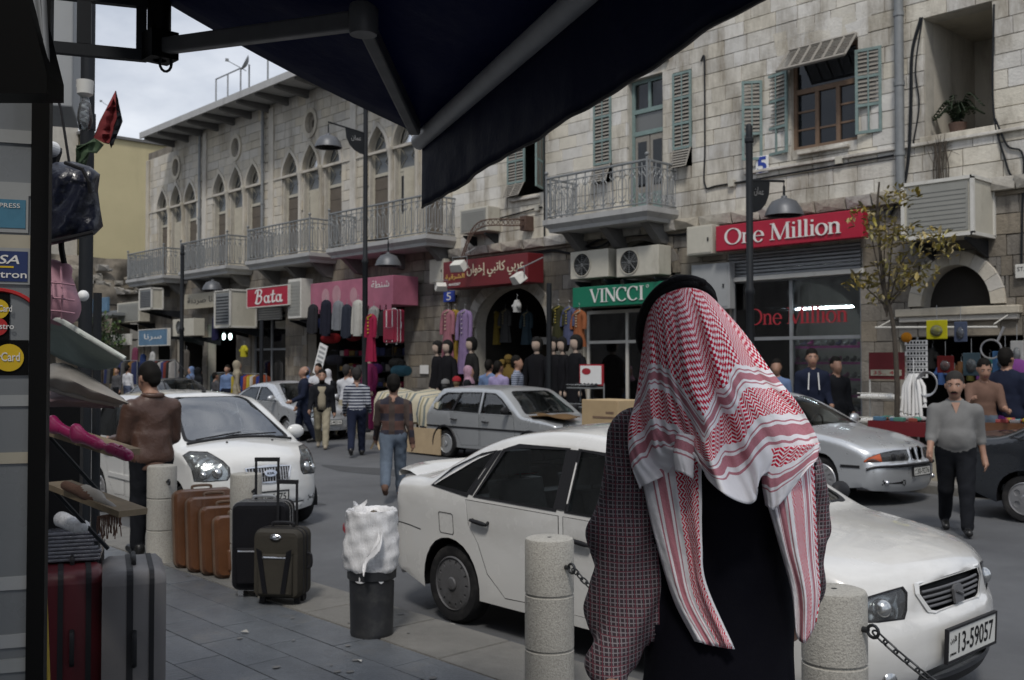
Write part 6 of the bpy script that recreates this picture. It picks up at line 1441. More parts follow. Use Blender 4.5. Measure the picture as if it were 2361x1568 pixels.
def suitcase(name, label, loc_, w, d, h, m, rz=0., trim='trim_black', handle=.0, group=None, strap=None, tilt=0., rib=True, pocket=None, wheels=True, bulge=.0):
 """upright trolley case: shell, zip bands, pocket, handles, wheels. x = width, y = thickness (front at -y)."""
 t = thing(name, label, 'suitcase', loc_, rz, group); t.rotation_euler = (tilt, 0, rz); z0 = .05 if wheels else 0
 b = MB(); n = 7; rr = min(.07, d * .3)
 def rr_sec(y, ins):
  o = []
  for (cx, cz, a0) in ((w / 2 - .06, z0 + h - .06, 0), (-w / 2 + .06, z0 + h - .06, 90), (-w / 2 + .06, z0 + .06, 180), (w / 2 - .06, z0 + .06, 270)):
   for k in range(5): a = R_(a0 + k * 22.5); o.append((cx + (.06 - ins) * math.cos(a) - (0 if 1 else 0), y, cz + (.06 - ins) * math.sin(a)))
  return o + [o[0]]
 P = [rr_sec(-d / 2 - bulge, .045), rr_sec(-d / 2 - bulge * .9, .02), rr_sec(-d / 2 + .03, .0), rr_sec(-.012, 0), rr_sec(.012, 0), rr_sec(d / 2 - .03, 0), rr_sec(d / 2, .03)]
 b.grid(P); b.add(P[0][:-1], [tuple(range(len(P[0]) - 1))]); b.add(P[-1][:-1], [tuple(range(len(P[0]) - 1))]); b.build('shell', m, t, smooth=50)
 for yy, tt in ((-.0, .012), (-d / 2 + .045, .008)) if rib is True else rib:
  b = MB(); b.grid([rr_sec(yy - tt, -.004), rr_sec(yy - tt, .0), rr_sec(yy + tt, .0), rr_sec(yy + tt, -.004), rr_sec(yy - tt, -.004)]); b.build('zip_band', trim, t)
 b = MB(); b.tube(spline([(-.08, 0, z0 + h), (-.07, 0, z0 + h + .03), (.07, 0, z0 + h + .03), (.08, 0, z0 + h)], 5), .012, 6); b.build('top_handle', trim, t, smooth=60)
 b = MB(); b.tube(spline([(w / 2, 0, z0 + h * .42), (w / 2 + .03, 0, z0 + h * .45), (w / 2 + .03, 0, z0 + h * .6), (w / 2, 0, z0 + h * .63)], 5), .012, 6); b.build('side_handle', trim, t, smooth=60)
 if pocket:
  px0, px1, pz0, pz1 = pocket; yb = -d / 2 - bulge - .028
  b = MB(); b.box(px0 * w, px1 * w, yb, -d / 2 - bulge + .01, z0 + pz0 * h, z0 + pz1 * h); b.build('front_pocket', m, t, bevel=.02, smooth=50, seg=3)
  b = MB(); b.tube([(px0 * w + .02, yb - .002, z0 + pz1 * h - .025), (px1 * w - .02, yb - .002, z0 + pz1 * h - .025)], .006, 5); b.build('zip', 'chrome', t)
 if strap:
  for sx in (-.22, .22):
   b = MB(); b.box(w * sx - .018, w * sx + .018, -d / 2 - .008 - bulge, -d / 2 + .0 - bulge, z0 + .03, z0 + h - .03); b.build('strap', strap, t)
 if handle:
  b = MB(); b.tube([(-w * .2, d / 2 - .03, z0 + h - .02), (-w * .2, d / 2 - .03, z0 + h + handle), (w * .2, d / 2 - .03, z0 + h + handle), (w * .2, d / 2 - .03, z0 + h - .02)], .011, 8); b.box(-w * .22, w * .22, d / 2 - .045, d / 2 - .015, z0 + h + handle - .012, z0 + h + handle + .018); b.build('trolley_handle', 'trim_black', t)
 if wheels:
  for sx in (-1, 1): b = MB(); b.lathe([(.001, -.015), (.035, -.015), (.035, .015), (.001, .015)], 12, 0, T_(sx * w * .36, d * .25, .035) @ Matrix.Rotation(R_(90), 4, 'Y')); b.build('wheel', 'rubber', t)
  for sx in (-1, 1): b = MB(); b.box(sx * w * .36 - .02, sx * w * .36 + .02, -d * .3, -d * .2, 0, z0 + .02); b.build('foot', trim, t)
 return t
mat('luggage_red', (.30, .02, .05), .6, var=.1, vs=6); mat('luggage_black', (.006, .006, .008), .6, spec=.2, var=.2, vs=9, bump=.3, bs=150); mat('luggage_olive', (.038, .034, .027), .65, spec=.25, var=.15, vs=9, bump=.3, bs=150)
mat('luggage_brown', (.12, .05, .022), .35, var=.3, vs=4, bump=.15, bs=30, coat=.2); mat('luggage_maroon', (.07, .006, .010), .45, var=.1, vs=4); mat('luggage_grey', (.145, .138, .137), .5, var=.1, vs=4)
p = ony(908, 795, 16.5); suitcase('suitcase', 'red suitcase hanging high beside the luggage shop opening', p, .62, .3, .92, 'luggage_red', 0, 'white', strap='white', pocket=(-.36, .36, .08, .48))
def duffel(label, u, v, Y, L, col, r=.16):
 p = ony(u, v, Y); t = thing('duffel_bag', label, 'bag', p, R_(rng.uniform(-10, 10))); m = gmat(col); b = MB()
 loft(b, [(0, 0, -L / 2, .3 * r, .3 * r), (0, 0, -L / 2 + .02, r * .85, r * .85), (0, 0, -L * .25, r, r), (0, 0, L * .25, r, r), (0, 0, L / 2 - .02, r * .85, r * .85), (0, 0, L / 2, .3 * r, .3 * r)], 18, 0, Matrix.Rotation(R_(90), 4, 'Y')); b.build('bag', m, t, smooth=50)
 b = MB()
 for s in (-.5, .5): b.tube(spline([(-L * .25, s * r, .05), (-L * .18, s * r * .4, r + .12), (L * .18, s * r * .4, r + .12), (L * .25, s * r, .05)], 4), .012, 5)
 b.build('handles', 'trim_black', t); return t
G4 = 'luggage shop bags'
for (u, v, Y, L, col, lab) in ((762, 780, 17.0, .75, (.25, .02, .025), 'red duffel bag hanging left in the luggage shop'), (790, 740, 17.2, .5, (.32, .20, .03), 'mustard bag hanging under the grey padded jacket'), (815, 775, 17.6, .6, (.20, .02, .03), 'dark red bag hanging behind the lamp post'), (770, 830, 17.2, .7, (.03, .03, .04), 'black sports bag low in the luggage shop'), (740, 745, 17.4, .5, (.03, .04, .12), 'blue bag hanging high left in the luggage shop'), (880, 760, 17.8, .6, (.02, .02, .03), 'black holdall left of the red suitcase'), (925, 855, 17.2, .75, (.05, .13, .17), 'teal sports bag low beside the stone pier'), (915, 838, 17.8, .5, (.03, .03, .03), 'small black bag above the teal one'), (862, 850, 17.7, .6, (.07, .02, .1), 'purple bag behind the maroon mannequin')): duffel(lab, u, v, Y, L, col)
t = thing('display_shelf', 'dark shelving with folded goods inside the luggage shop', 'shelf', (-27.0, 19.2, 0))
b = MB()
for z in (.5, 1.0, 1.5, 2.0): b.box(-2.4, 2.4, -.25, .25, z, z + .03)
for x in (-2.4, -.8, .8, 2.4): b.box(x - .02, x + .02, -.25, .25, 0, 2.4)
b.build('frame', 'iron_dark', t)
r2 = random.Random(12)
for z in (.53, 1.03, 1.53, 2.03):
 x = -2.3
 while x < 2.2:
  w = r2.uniform(.2, .4); b = MB(); b.box(x, x + w - .03, -.23, .1, z, z + r2.uniform(.1, .3)); b.build('folded_goods', gmat(r2.choice(((.25, .24, .24), (.03, .03, .04), (.2, .02, .05), (.05, .06, .15), (.15, .1, .04)))), t, bevel=.02); x += w
p = ony(730, 825, 16.2); t = thing('price_board', 'white price board leaning at the luggage shop', 'board', (p.x, p.y, p.z - .5), R_(10)); b = MB(); b.box(-.18, .18, -.01, .01, 0, .95, 0, xf((0, 0, 0), 0, 0, R_(20))); b.build('board', 'white', t)
b = MB()
for k in range(6): b.box(-.13, .13, -.014, -.011, .1 + k * .14, .17 + k * .14, 0, xf((0, 0, 0), 0, 0, R_(20)))
b.build('print', 'grey_paint', t)
def rack(label, u, v, Y, n, cols, w=1.3, h=1.45):
 p = ony(u, v, Y); t = thing('clothes_rail', label, 'clothes rail', (p.x, Y, 0)); b = MB(); b.tube([(-w / 2, 0, 0), (-w / 2, 0, h), (w / 2, 0, h), (w / 2, 0, 0)], .018, 6)
 for s in (-1, 1): b.tube([(s * w / 2, -.25, .02), (s * w / 2, .25, .02)], .018, 6)
 b.build('rail', 'zinc', t)
 for i in range(n):
  x = lerp(-w / 2 + .08, w / 2 - .08, i / max(1, n - 1)); b = MB(); loft(b, [(x, 0, h - .03, .015, .05), (x, 0, h - .1, .03, .2), (x, 0, h - .5, .035, .21), (x, 0, h - .95, .045, .23)], 14, 0, None, .15, 5, i); b.build('garment', gmat(cols[i % len(cols)]), t, smooth=60)
 return t
rack('rail of yellow, white, brown and blue clothes beside the Bata shop', 578, 862, 15.6, 10, ((.45, .35, .05), (.5, .48, .45), (.2, .09, .03), (.03, .05, .22), (.4, .1, .05)), 2.0)
rack('rail of dark and striped clothes at the shop with four lamps', 522, 862, 16.6, 8, ((.03, .05, .06), (.05, .09, .09), (.12, .11, .1), (.02, .02, .02)), 1.8)
rack('rail of mixed clothes under the pale blue sign', 372, 858, 16.0, 10, ((.03, .03, .03), (.35, .34, .33), (.05, .06, .16), (.2, .05, .04)), 2.4, 1.9)
rack('rail of dark and blue clothes at the farthest left shops', 282, 856, 16.2, 9, ((.04, .05, .12), (.1, .1, .1), (.03, .03, .03), (.25, .14, .05)), 3.0, 1.9)
hang('yellow bundle hanging at the shop left of Bata', 563, 795, 16.4, 28, 20, (.42, .38, .03), 'top', 'clothing')
hang('white robe hanging under the pale blue sign', 352, 810, 16.3, 60, 14, (.45, .45, .44), 'dress', 'dress')
for (u, v, col, lab) in ((498, 725, (.02, .02, .06), 'dark jacket hung beside the beige sign shop'), (430, 805, (.10, .09, .08), 'brown coat hung by the farthest lamp'), (330, 815, (.03, .05, .14), 'navy dress hung at the far canopy'), (312, 800, (.18, .05, .09), 'plum dress hung at the far canopy')): hang(lab, u, v, 16.9, 60, 16, col, 'jacket', 'jacket')
def shelf_stand(label, u, v, Y, w, zs, signm, sign_lab=None, items='shoes', zt=1.75, rz=0., frame='iron_grey'):
 p = ony(u, v, Y); t = thing('display_rack', label, 'display rack', (p.x, Y, 0), rz); b = MB()
 for sx in (-w / 2, w / 2): b.tube([(sx, .2, 0), (sx, .2, zt - .4)], .016, 6); b.tube([(sx, -.2, 0), (sx, .2, .1)], .014, 6)
 b.build('uprights', frame, t)
 b = MB(); b.box(-w / 2, w / 2, .17, .2, zt - .45, zt); b.build('sign_panel', signm, t)
 for z in zs:
  b = MB(); b.box(-w / 2, w / 2, -.22, .2, z - .012, z, 0, xf((0, 0, 0), 0, 0));
  for k in range(5): b.tube([(-w / 2, -.22 + .1 * k, z + .01), (w / 2, -.22 + .1 * k, z + .01)], .007, 4)
  b.tube([(-w / 2, -.23, z + .07), (w / 2, -.23, z + .07)], .009, 4); sh = b.build('shelf', frame, t)
  for k in range(int(w / .11)):
   x = -w / 2 + .06 + k * .11
   if items == 'shoes':
    b = MB(); b.ball((x, -.05, z + .04), (.035, .12, .035), 8); b.ball((x, .03, z + .06), (.033, .05, .045), 8); b.build('shoe', 'black_gloss', sh, smooth=60)
   else:
    b = MB(); b.box(x - .045, x + .045, -.16, .14, z + .01, z + .05, 0, xf((0, 0, 0), 0, 0)); b.build('packet', 'white', sh, bevel=.01)
 return t
t = shelf_stand('wire shoe rack with white and red sign in front of VINCCI', 1350, 860, 15.6, .68, (.45, .85, 1.25), 'letter_red')
b = MB(); b.box(-.3, .3, .155, .168, 1.33, 1.72); b.build('poster', 'white', t); b = MB(); b.add([(-.12 + .13 * math.cos(a), .15, 1.6 + .07 * math.sin(a)) for a in [2 * PI * i / 18 for i in range(18)]], [tuple(range(18))]); b.build('poster_logo', 'letter_red', t)
t = shelf_stand('display rack with red panel and white packets right of the street lamp', 2032, 850, 15.9, .62, (.35, .8, 1.2), 'maroon_sign', items='packets', zt=1.95, frame='white_plastic')
b = MB(); b.box(-.27, .27, .15, .168, 1.56, 1.66); b.build('sign_strip', 'beige_sign', t)
text_part('lettering', '35.. 45', 'letter_red', t, T_(-.22, .146, 1.58), .44, .06, .002)
p = ony(2112, 815, 16.2); t = thing('card_rack', 'white rack of printed number plates beside the drain post', 'display rack', (p.x, p.y, 0)); b = MB(); b.tube([(0, .05, 0), (0, .05, 2.2)], .02, 6); b.box(-.17, .17, .04, .06, 1.55, 2.15); b.build('stand', 'iron_grey', t)
for i in range(7):
 b = MB(); b.box(-.19 + .02 * (i % 2), .19, 0, .012, 1.53 + i * .09, 1.605 + i * .09); pl_ = b.build('card', 'white', t); b = MB()
 for k in range(6): b.box(-.15 + k * .055, -.115 + k * .055, -.003, 0, 1.55 + i * .09, 1.59 + i * .09)
 b.build('print', 'iron_dark', pl_)
p = ony(2107, 905, 16.0); t = thing('glove_bundle', 'bundle of white work gloves hanging at the corner stall', 'gloves', p)
r2 = random.Random(5); b = MB()
for i in range(7):
 x = -.16 + .055 * i; L = r2.uniform(.25, .5); b.tube([(x * .4, 0, .3), (x, -.03 * (i % 3), .1), (x * 1.2, -.04, .1 - L)], [.02, .035, .03], 7)
 for q in range(4): b.tube([(x * 1.2, -.04, .1 - L), (x * 1.2 + (q - 1.5) * .02, -.05, .02 - L)], .011, 5)
b.tube([(0, 0, .3), (0, 0, .55)], .008, 4); b.build('gloves', 'white', t, smooth=60)
t = thing('hose_coil', 'coiled grey hoses hanging beside the white gloves', 'hose', ony(2140, 885, 16.0)); b = MB()
for i in range(4): b.tube([((.14 + .012 * i) * math.cos(a), -.02 * i, (.17 + .01 * i) * math.sin(a)) for a in [2 * PI * k / 20 for k in range(20)]], .010, 5, closed=True)
b.build('coil', 'alloy', t, smooth=60)
p = ony(2090, 778, 15.9); t = thing('orange_ball', 'small orange ball on top of the card rack', 'ball', p); b = MB(); b.ball((0, 0, 0), .085, 16); b.build('ball', gmat((.55, .22, .02)), t, smooth=60)
for (u, v, Y, w, h, col, lab) in ((2160, 760, 16.8, .36, .32, (.50, .46, .02), 'yellow blister pack hanging above the corner stall'), (2215, 765, 16.9, .22, .34, (.08, .10, .16), 'blue tool pack hanging above the corner stall'), (2345, 815, 16.6, .2, .4, (.4, .4, .39), 'white brush pack hanging at the right edge stall'), (2318, 835, 16.7, .4, .35, (.06, .14, .28), 'blue toy pack hanging at the right edge stall'), (2180, 840, 17.6, .3, .3, (.14, .02, .02), 'dark red pack hanging inside the corner stall'), (2240, 840, 17.8, .3, .4, (.05, .08, .1), 'dark green pack hanging inside the corner stall')):
 p = ony(u, v, Y); t = thing('blister_pack', lab, 'package', p); b = MB(); b.box(-w / 2, w / 2, -.01, .01, -h / 2, h / 2); b.build('card', gmat(col), t, bevel=.01); b = MB(); b.ball((0, -.02, -.02), (w * .3, .03, h * .3), 10); b.build('blister', 'lamp_glass', t, smooth=60); b = MB(); b.tube([(0, 0, h / 2), (0, 0, h / 2 + .25)], .005, 4); b.build('hook', 'zinc', t)
t = thing('hanging_rail', 'thin white rail under the arched window ledge', 'rail', (-7.9, 17.3, 2.42)); b = MB(); b.tube([(-1.15, 0, 0), (1.0, 0, -.05)], .018, 6); b.tube([(-1.1, 0, 0), (-1.1, .68, .2)], .012, 5); b.tube([(.95, 0, 0), (.95, .68, .2)], .012, 5); b.build('rail', 'white_plastic', t)
p = ony(2285, 805, 16.5); t = thing('shower_hose', 'looped chrome shower hose hanging at the corner stall', 'hose', p); b = MB(); b.tube([(.16 * math.cos(a), 0, .15 * math.sin(a)) for a in [2 * PI * k / 20 for k in range(20)]], .016, 6, closed=True); b.tube([(.1, 0, .12), (.2, 0, .35)], .02, 6); b.build('loop', 'alloy', t, smooth=60)
def stall_table(label, u, v, Y, w, d, h, m, cols, n, seed):
 p = ony(u, v, Y); t = thing('stall_table', label, 'table', (p.x, Y, 0)); b = MB(); b.box(-w / 2, w / 2, -d / 2, d / 2, h - .05, h); b.box(-w / 2, w / 2, -d / 2 - .01, -d / 2 + .01, h - .22, h - .0); b.build('table_top', m, t)
 for sx in (-1, 1):
  for sy in (-1, 1): b = MB(); b.box(sx * (w / 2 - .04) - .02, sx * (w / 2 - .04) + .02, sy * (d / 2 - .04) - .02, sy * (d / 2 - .04) + .02, 0, h - .05); b.build('leg', 'iron_dark', t)
 r = random.Random(seed)
 for i in range(n):
  o = thing('trinket', label.split(' holding')[0] + ' goods', 'goods', (0, 0, 0)) if 0 else None
  x, y, s = r.uniform(-w / 2 + .08, w / 2 - .08), r.uniform(-d / 2 + .08, d / 2 - .08), r.uniform(.04, .09); b = MB()
  if r.random() < .5: b.box(x - s, x + s, y - s * .7, y + s * .7, h, h + s * .8)
  else: b.ball((x, y, h + s * .6), (s, s * .8, s * .6), 8)
  b.build('goods', gmat(r.choice(cols)), t, bevel=.008, smooth=50)
 return t
stall_table('red cloth stall table holding small trinkets by the corner stall', 2105, 960, 15.5, 1.2, .6, .85, 'maroon_sign', ((.4, .4, .4), (.1, .2, .3), (.3, .08, .06), (.5, .5, .48), (.1, .25, .2)), 34, 3)
stall_table('stall table of bright toys at the right edge', 2350, 960, 15.4, 1.1, .6, .9, 'luggage_brown', ((.4, .1, .1), (.1, .3, .35), (.45, .35, .05), (.3, .3, .32), (.25, .05, .25)), 30, 4)
t = thing('stacked_cartons', 'dark cartons stacked below the red stall table', 'cartons', (ony(2160, 980, 15.4).x, 15.2, 0)); b = MB(); b.box(-.2, .2, -.2, .2, 0, .5); b.build('carton', 'beige_sign', t)
def wall_shelves(label, x0, x1, y, zs, cols, seed, kind='shoe'):
 t = thing('shop_shelves', label, 'shelf', ((x0 + x1) / 2, y, 0)); w = x1 - x0; b = MB()
 for z in zs: b.box(-w / 2, w / 2, -.16, .16, z - .02, z)
 for x in (-w / 2, w / 2): b.box(x - .02, x + .02, -.16, .16, 0, zs[-1] + .3)
 b.build('shelf', 'interior_light', t); r = random.Random(seed)
 for z in zs:
  x = -w / 2 + .08
  while x < w / 2 - .08:
   b = MB(); b.ball((x, -.03, z + .045), (.045, .12, .04), 8); b.ball((x, .05, z + .08), (.04, .05, .06), 8); b.build('shoe', gmat(r.choice(cols)), t, smooth=60); x += .17
 return t
wall_shelves('shoe shelves with pink strips inside the One Million shop', -12.4, -10.2, 20.0, (.4, .75, 1.1, 1.45, 1.8, 2.15), ((.03, .03, .03), (.2, .2, .2), (.25, .03, .15), (.05, .05, .1), (.3, .3, .3)), 4)
t = thing('pink_shelf_strips', 'magenta shelf edges inside One Million', 'shelf strip', (-11.3, 19.75, 0))
for z in (.75, 1.1, 1.45, 1.8, 2.15): b = MB(); b.box(-1.0, 1.0, -.02, .02, z - .05, z); b.build('strip', gmat((.35, .02, .22)), t)
wall_shelves('shoe shelves at the back of the VINCCI shop', -16.6, -14.6, 19.6, (.4, .75, 1.1, 1.45, 1.8, 2.15, 2.5), ((.1, .1, .1), (.2, .18, .15), (.05, .05, .05), (.3, .3, .28)), 5)
t = thing('shop_counter', 'white topped counter booth inside the arched shop', 'counter', (-19.4, 19.6, 0)); b = MB(); b.box(-.9, .9, 0, .5, 0, 1.0); b.box(-.9, -.8, 0, .5, 1.0, 2.3); b.box(.8, .9, 0, .5, 1.0, 2.3); b.build('booth', 'blind_brown', t); b = MB(); b.box(-1.0, 1.0, -.1, .6, 2.3, 2.5); b.build('canopy', 'white', t)
for i, (u, v, col, lab) in enumerate(((1115, 720, (.20, .03, .04), 'dark red dress hanging deep in the arched shop'), (1140, 715, (.3, .22, .05), 'golden dress hanging deep in the arched shop'), (1215, 715, (.05, .08, .1), 'dark teal dress hanging deep in the arched shop'), (1165, 710, (.1, .1, .1), 'grey dress hanging deep in the arched shop'))): hang(lab, u, v, 18.9, 80, 26, col, 'dress', 'dress', trim=(.4, .35, .2))
hang('white cloth wrapped garment hanging in the arched shop top', 1192, 690, 17.3, 30, 12, (.45, .45, .44), 'top', 'clothing')
for i in range(10):
 u = 2150 + i * 22; hang(['tiny ' + c_ + ' item hanging in the corner stall' for c_ in ('black', 'blue', 'grey', 'brown', 'olive', 'purple', 'teal', 'white', 'red', 'navy')][i], u, 800 + (i * 37) % 40, 18.2, 50, 16, ((.02, .02, .02), (.05, .1, .25), (.15, .15, .15), (.12, .06, .03), (.1, .1, .03), (.16, .05, .2), (.03, .12, .12), (.4, .4, .4), (.25, .03, .03), (.02, .02, .07))[i], 'top', 'goods')
p = ony(2345, 850, 16.4); t = thing('purple_bag', 'purple bag hanging at the right edge stall', 'bag', p); b = MB(); loft(b, [(0, 0, .15, .05, .04), (0, 0, .08, .2, .1), (0, 0, -.1, .24, .12), (0, 0, -.2, .18, .1)], 18, 0, None, .1, 6); b.build('bag', gmat((.2, .06, .24)), t, smooth=60)
hang('striped pale garment hanging at the right edge', 2352, 905, 16.3, 60, 26, (.35, .33, .42), 'top', 'clothing')
# -- cart with striped cloth, cartons
def stripes(name, cols, axis=0, scale=1., rough=.85):
 m = bpy.data.materials.new(name); m.use_nodes = True; MATS[name] = m; nt = m.node_tree; N = nt.nodes; L = nt.links; b_ = N['Principled BSDF']; b_.inputs['Roughness'].default_value = rough
 uv = N.new('ShaderNodeUVMap'); sp = N.new('ShaderNodeSeparateXYZ'); L.new(uv.outputs[0], sp.inputs[0]); mu = N.new('ShaderNodeMath'); mu.operation = 'MULTIPLY'; mu.inputs[1].default_value = scale; L.new(sp.outputs[axis], mu.inputs[0]); fr = N.new('ShaderNodeMath'); fr.operation = 'FRACT'; L.new(mu.outputs[0], fr.inputs[0])
 r = N.new('ShaderNodeValToRGB'); r.color_ramp.interpolation = 'CONSTANT'; L.new(fr.outputs[0], r.inputs[0]); L.new(r.outputs[0], b_.inputs['Base Color'])
 while len(r.color_ramp.elements) < len(cols): r.color_ramp.elements.new(.5)
 for i, (p_, c_) in enumerate(cols): r.color_ramp.elements[i].position = p_; r.color_ramp.elements[i].color = (*c_, 1)
 return m
def set_uv(o, uvs, name='UVMap'):
 me = o.data; l = me.uv_layers.new(name=name)
 for lp_ in me.loops: l.data[lp_.index].uv = uvs[lp_.vertex_index]
stripes('striped_cloth', [(0, (.42, .38, .28)), (.3, (.10, .13, .15)), (.42, (.42, .38, .28)), (.55, (.22, .20, .12)), (.65, (.42, .38, .28)), (.8, (.14, .16, .15)), (.92, (.42, .38, .28))], 0, 5.)
mat('plywood', (.42, .32, .20), .75, var=.15, vs=5); mat('cardboard', (.38, .28, .16), .85, var=.12, vs=5)
cx0 = ony(860, 1030, 12.7).x; cx1 = ony(1000, 1030, 12.7).x
t = thing('vendor_cart', 'street cart covered with striped cream and green cloth left of the silver hatchback', 'cart', ((cx0 + cx1) / 2, 13.3, GC)); cw = cx1 - cx0
b = MB(); b.box(-cw / 2, cw / 2, -.45, .45, .62, .72); b.build('deck', 'plywood', t)
P, uvs = [], []
for i in range(25):
 for_row = []; u_ = i / 24; x = lerp(-cw / 2 - .12, cw / 2 + .12, u_)
 prof_ = [(-.52, .62), (-.53, .8), (-.5, 1.05), (-.4, 1.22), (-.1, 1.26), (.2, 1.3), (.45, 1.25), (.5, 1.0), (.52, .7)]
 for j, (y, z) in enumerate(prof_): for_row.append((x + .03 * math.sin(j * 2 + i), y + .03 * math.sin(i * 1.3 + j * .5) * (1 if j < 3 else .4), z + .05 * math.sin(i * .55 + j * .3) + (.02 * math.sin(i * 2.1) if j < 2 else 0))); uvs.append((u_ if j > 3 else u_, j / 8))
 P.append(for_row)
b = MB(); b.grid(P);
me_o = b.build('striped_cover', 'striped_cloth', t, smooth=60); set_uv(me_o, uvs)
b = MB()
for xx in (-cw / 2 + .25, cw / 2 - .25): b.tube([(xx, -.42, .0), (xx, -.42, .65)], .025, 6); b.tube([(xx, .42, 0), (xx, .42, .65)], .025, 6)
b.build('legs', 'iron_dark', t)
b = MB(); b.box(cw * .05, cw / 2 + .15, -.56, -.53, .04, .56, 0); b.build('plywood_sheet', 'plywood', t)
b = MB(); b.box(cw * .22, cw * .48, -.5, -.2, .55, .84); b.build('blue_crate', gmat((.03, .05, .14)), t, bevel=.01)
b = MB(); b.tube([(-cw / 2 - .3, -.45, .0), (-cw / 2 - .1, -.45, .25), (-cw / 2 + .05, -.45, .0)], .03, 4); b.build('wooden_wedge', 'plywood', t)
p = onz(1432, 1040, GC); t = thing('carton_stack', 'two stacked brown cardboard cartons behind the white saloon roof', 'cartons', (ony(1435, 900, 11.0).x, 11.0, GC))
for k, (z0, z1, wd_, off) in enumerate(((0, .5, .42, 0), (.5, .98, .46, .02), (.98, 1.36, .5, -.02))): b = MB(); b.box(-wd_ + off, wd_ * .4 + off, -.3, .3, z0, z1); b.build('carton', 'cardboard', t, bevel=.008)
b = MB(); b.box(-.3, .2, -.305, -.301, 1.1, 1.13); b.box(-.05, .1, -.305, -.301, 1.17, 1.2); b.build('print', 'frame_wood', t)
p = Vector((-13.55, 13.05, .80)); t = thing('torn_cardboard', 'torn brown cardboard lying on the silver hatchback bonnet', 'cardboard', (-13.25, 13.15, .775))
r2 = random.Random(2); pts = [(.55 * math.cos(a) * (1 + .25 * r2.random()), .28 * math.sin(a) * (1 + .4 * r2.random())) for a in [2 * PI * i / 22 for i in range(22)]]
b = MB(); V, Fc = tess(pts, [], .15); b.add([(x, y, .02 + .02 * math.sin(x * 9) + .02 * math.sin(y * 11)) for x, y in V], Fc); o = b.build('sheet', gmat((.16, .10, .05)), t); so = o.modifiers.new('S', 'SOLIDIFY'); so.thickness = .012
t = thing('striped_bundle', 'pile of patterned cloth behind the silver rounded saloon', 'cloth pile', (ony(520, 890, 14.8).x, 14.8, 0)); b = MB(); loft(b, [(0, 0, 0, .7, .4), (0, 0, .5, .72, .42), (0, 0, .75, .5, .3), (0, 0, .85, .15, .1)], 22, 0, None, .12, 7); b.build('pile', gmat((.30, .22, .26)), t, smooth=60)
# -- people (one continuous skin from blended limb shapes)
def surface_net(D, o, h):
 nx, ny, nz = D.shape; s = D < 0
 cells = np.zeros((nx - 1, ny - 1, nz - 1), bool); cs = [(i, j, k) for i in (0, 1) for j in (0, 1) for k in (0, 1)]
 sub = lambda A, c: A[c[0]:nx - 1 + c[0], c[1]:ny - 1 + c[1], c[2]:nz - 1 + c[2]]
 cnt = sum(sub(s, c).astype(np.int8) for c in cs); act = (cnt > 0) & (cnt < 8); I = np.argwhere(act)
 idx = -np.ones(act.shape, np.int64); idx[act] = np.arange(len(I))
 acc = np.zeros((len(I), 3)); num = np.zeros(len(I)); vals = {c: D[I[:, 0] + c[0], I[:, 1] + c[1], I[:, 2] + c[2]] for c in cs}
 for a in cs:
  for ax in range(3):
   if a[ax] == 0:
    b_ = list(a); b_[ax] = 1; b_ = tuple(b_); va, vb = vals[a], vals[b_]; m = (va < 0) != (vb < 0)
    t = np.where(m, va / (va - vb + 1e-12), 0); p = np.tile(np.array(a, float), (len(I), 1)); p[:, ax] += t
    acc[m] += p[m]; num[m] += 1
 V = o + (I + acc / num[:, None]) * h; F = []
 for ax in range(3):
  a1, a2 = (ax + 1) % 3, (ax + 2) % 3; sl = [slice(None)] * 3; sl2 = [slice(None)] * 3; sl[ax] = slice(0, -1); sl2[ax] = slice(1, None)
  E_ = np.argwhere(s[tuple(sl)] != s[tuple(sl2)]); E_ = E_[(E_[:, a1] > 0) & (E_[:, a2] > 0) & (E_[:, a1] < D.shape[a1] - 1) & (E_[:, a2] < D.shape[a2] - 1)]
  q = []
  for d1, d2 in ((0, 0), (1, 0), (1, 1), (0, 1)):
   c_ = E_.copy(); c_[:, a1] -= d1; c_[:, a2] -= d2; q.append(idx[c_[:, 0], c_[:, 1], c_[:, 2]])
  q = np.stack(q, 1); fl = s[E_[:, 0], E_[:, 1], E_[:, 2]]; q[~fl] = q[~fl][:, ::-1]; F.append(q)
 return V, np.concatenate(F)
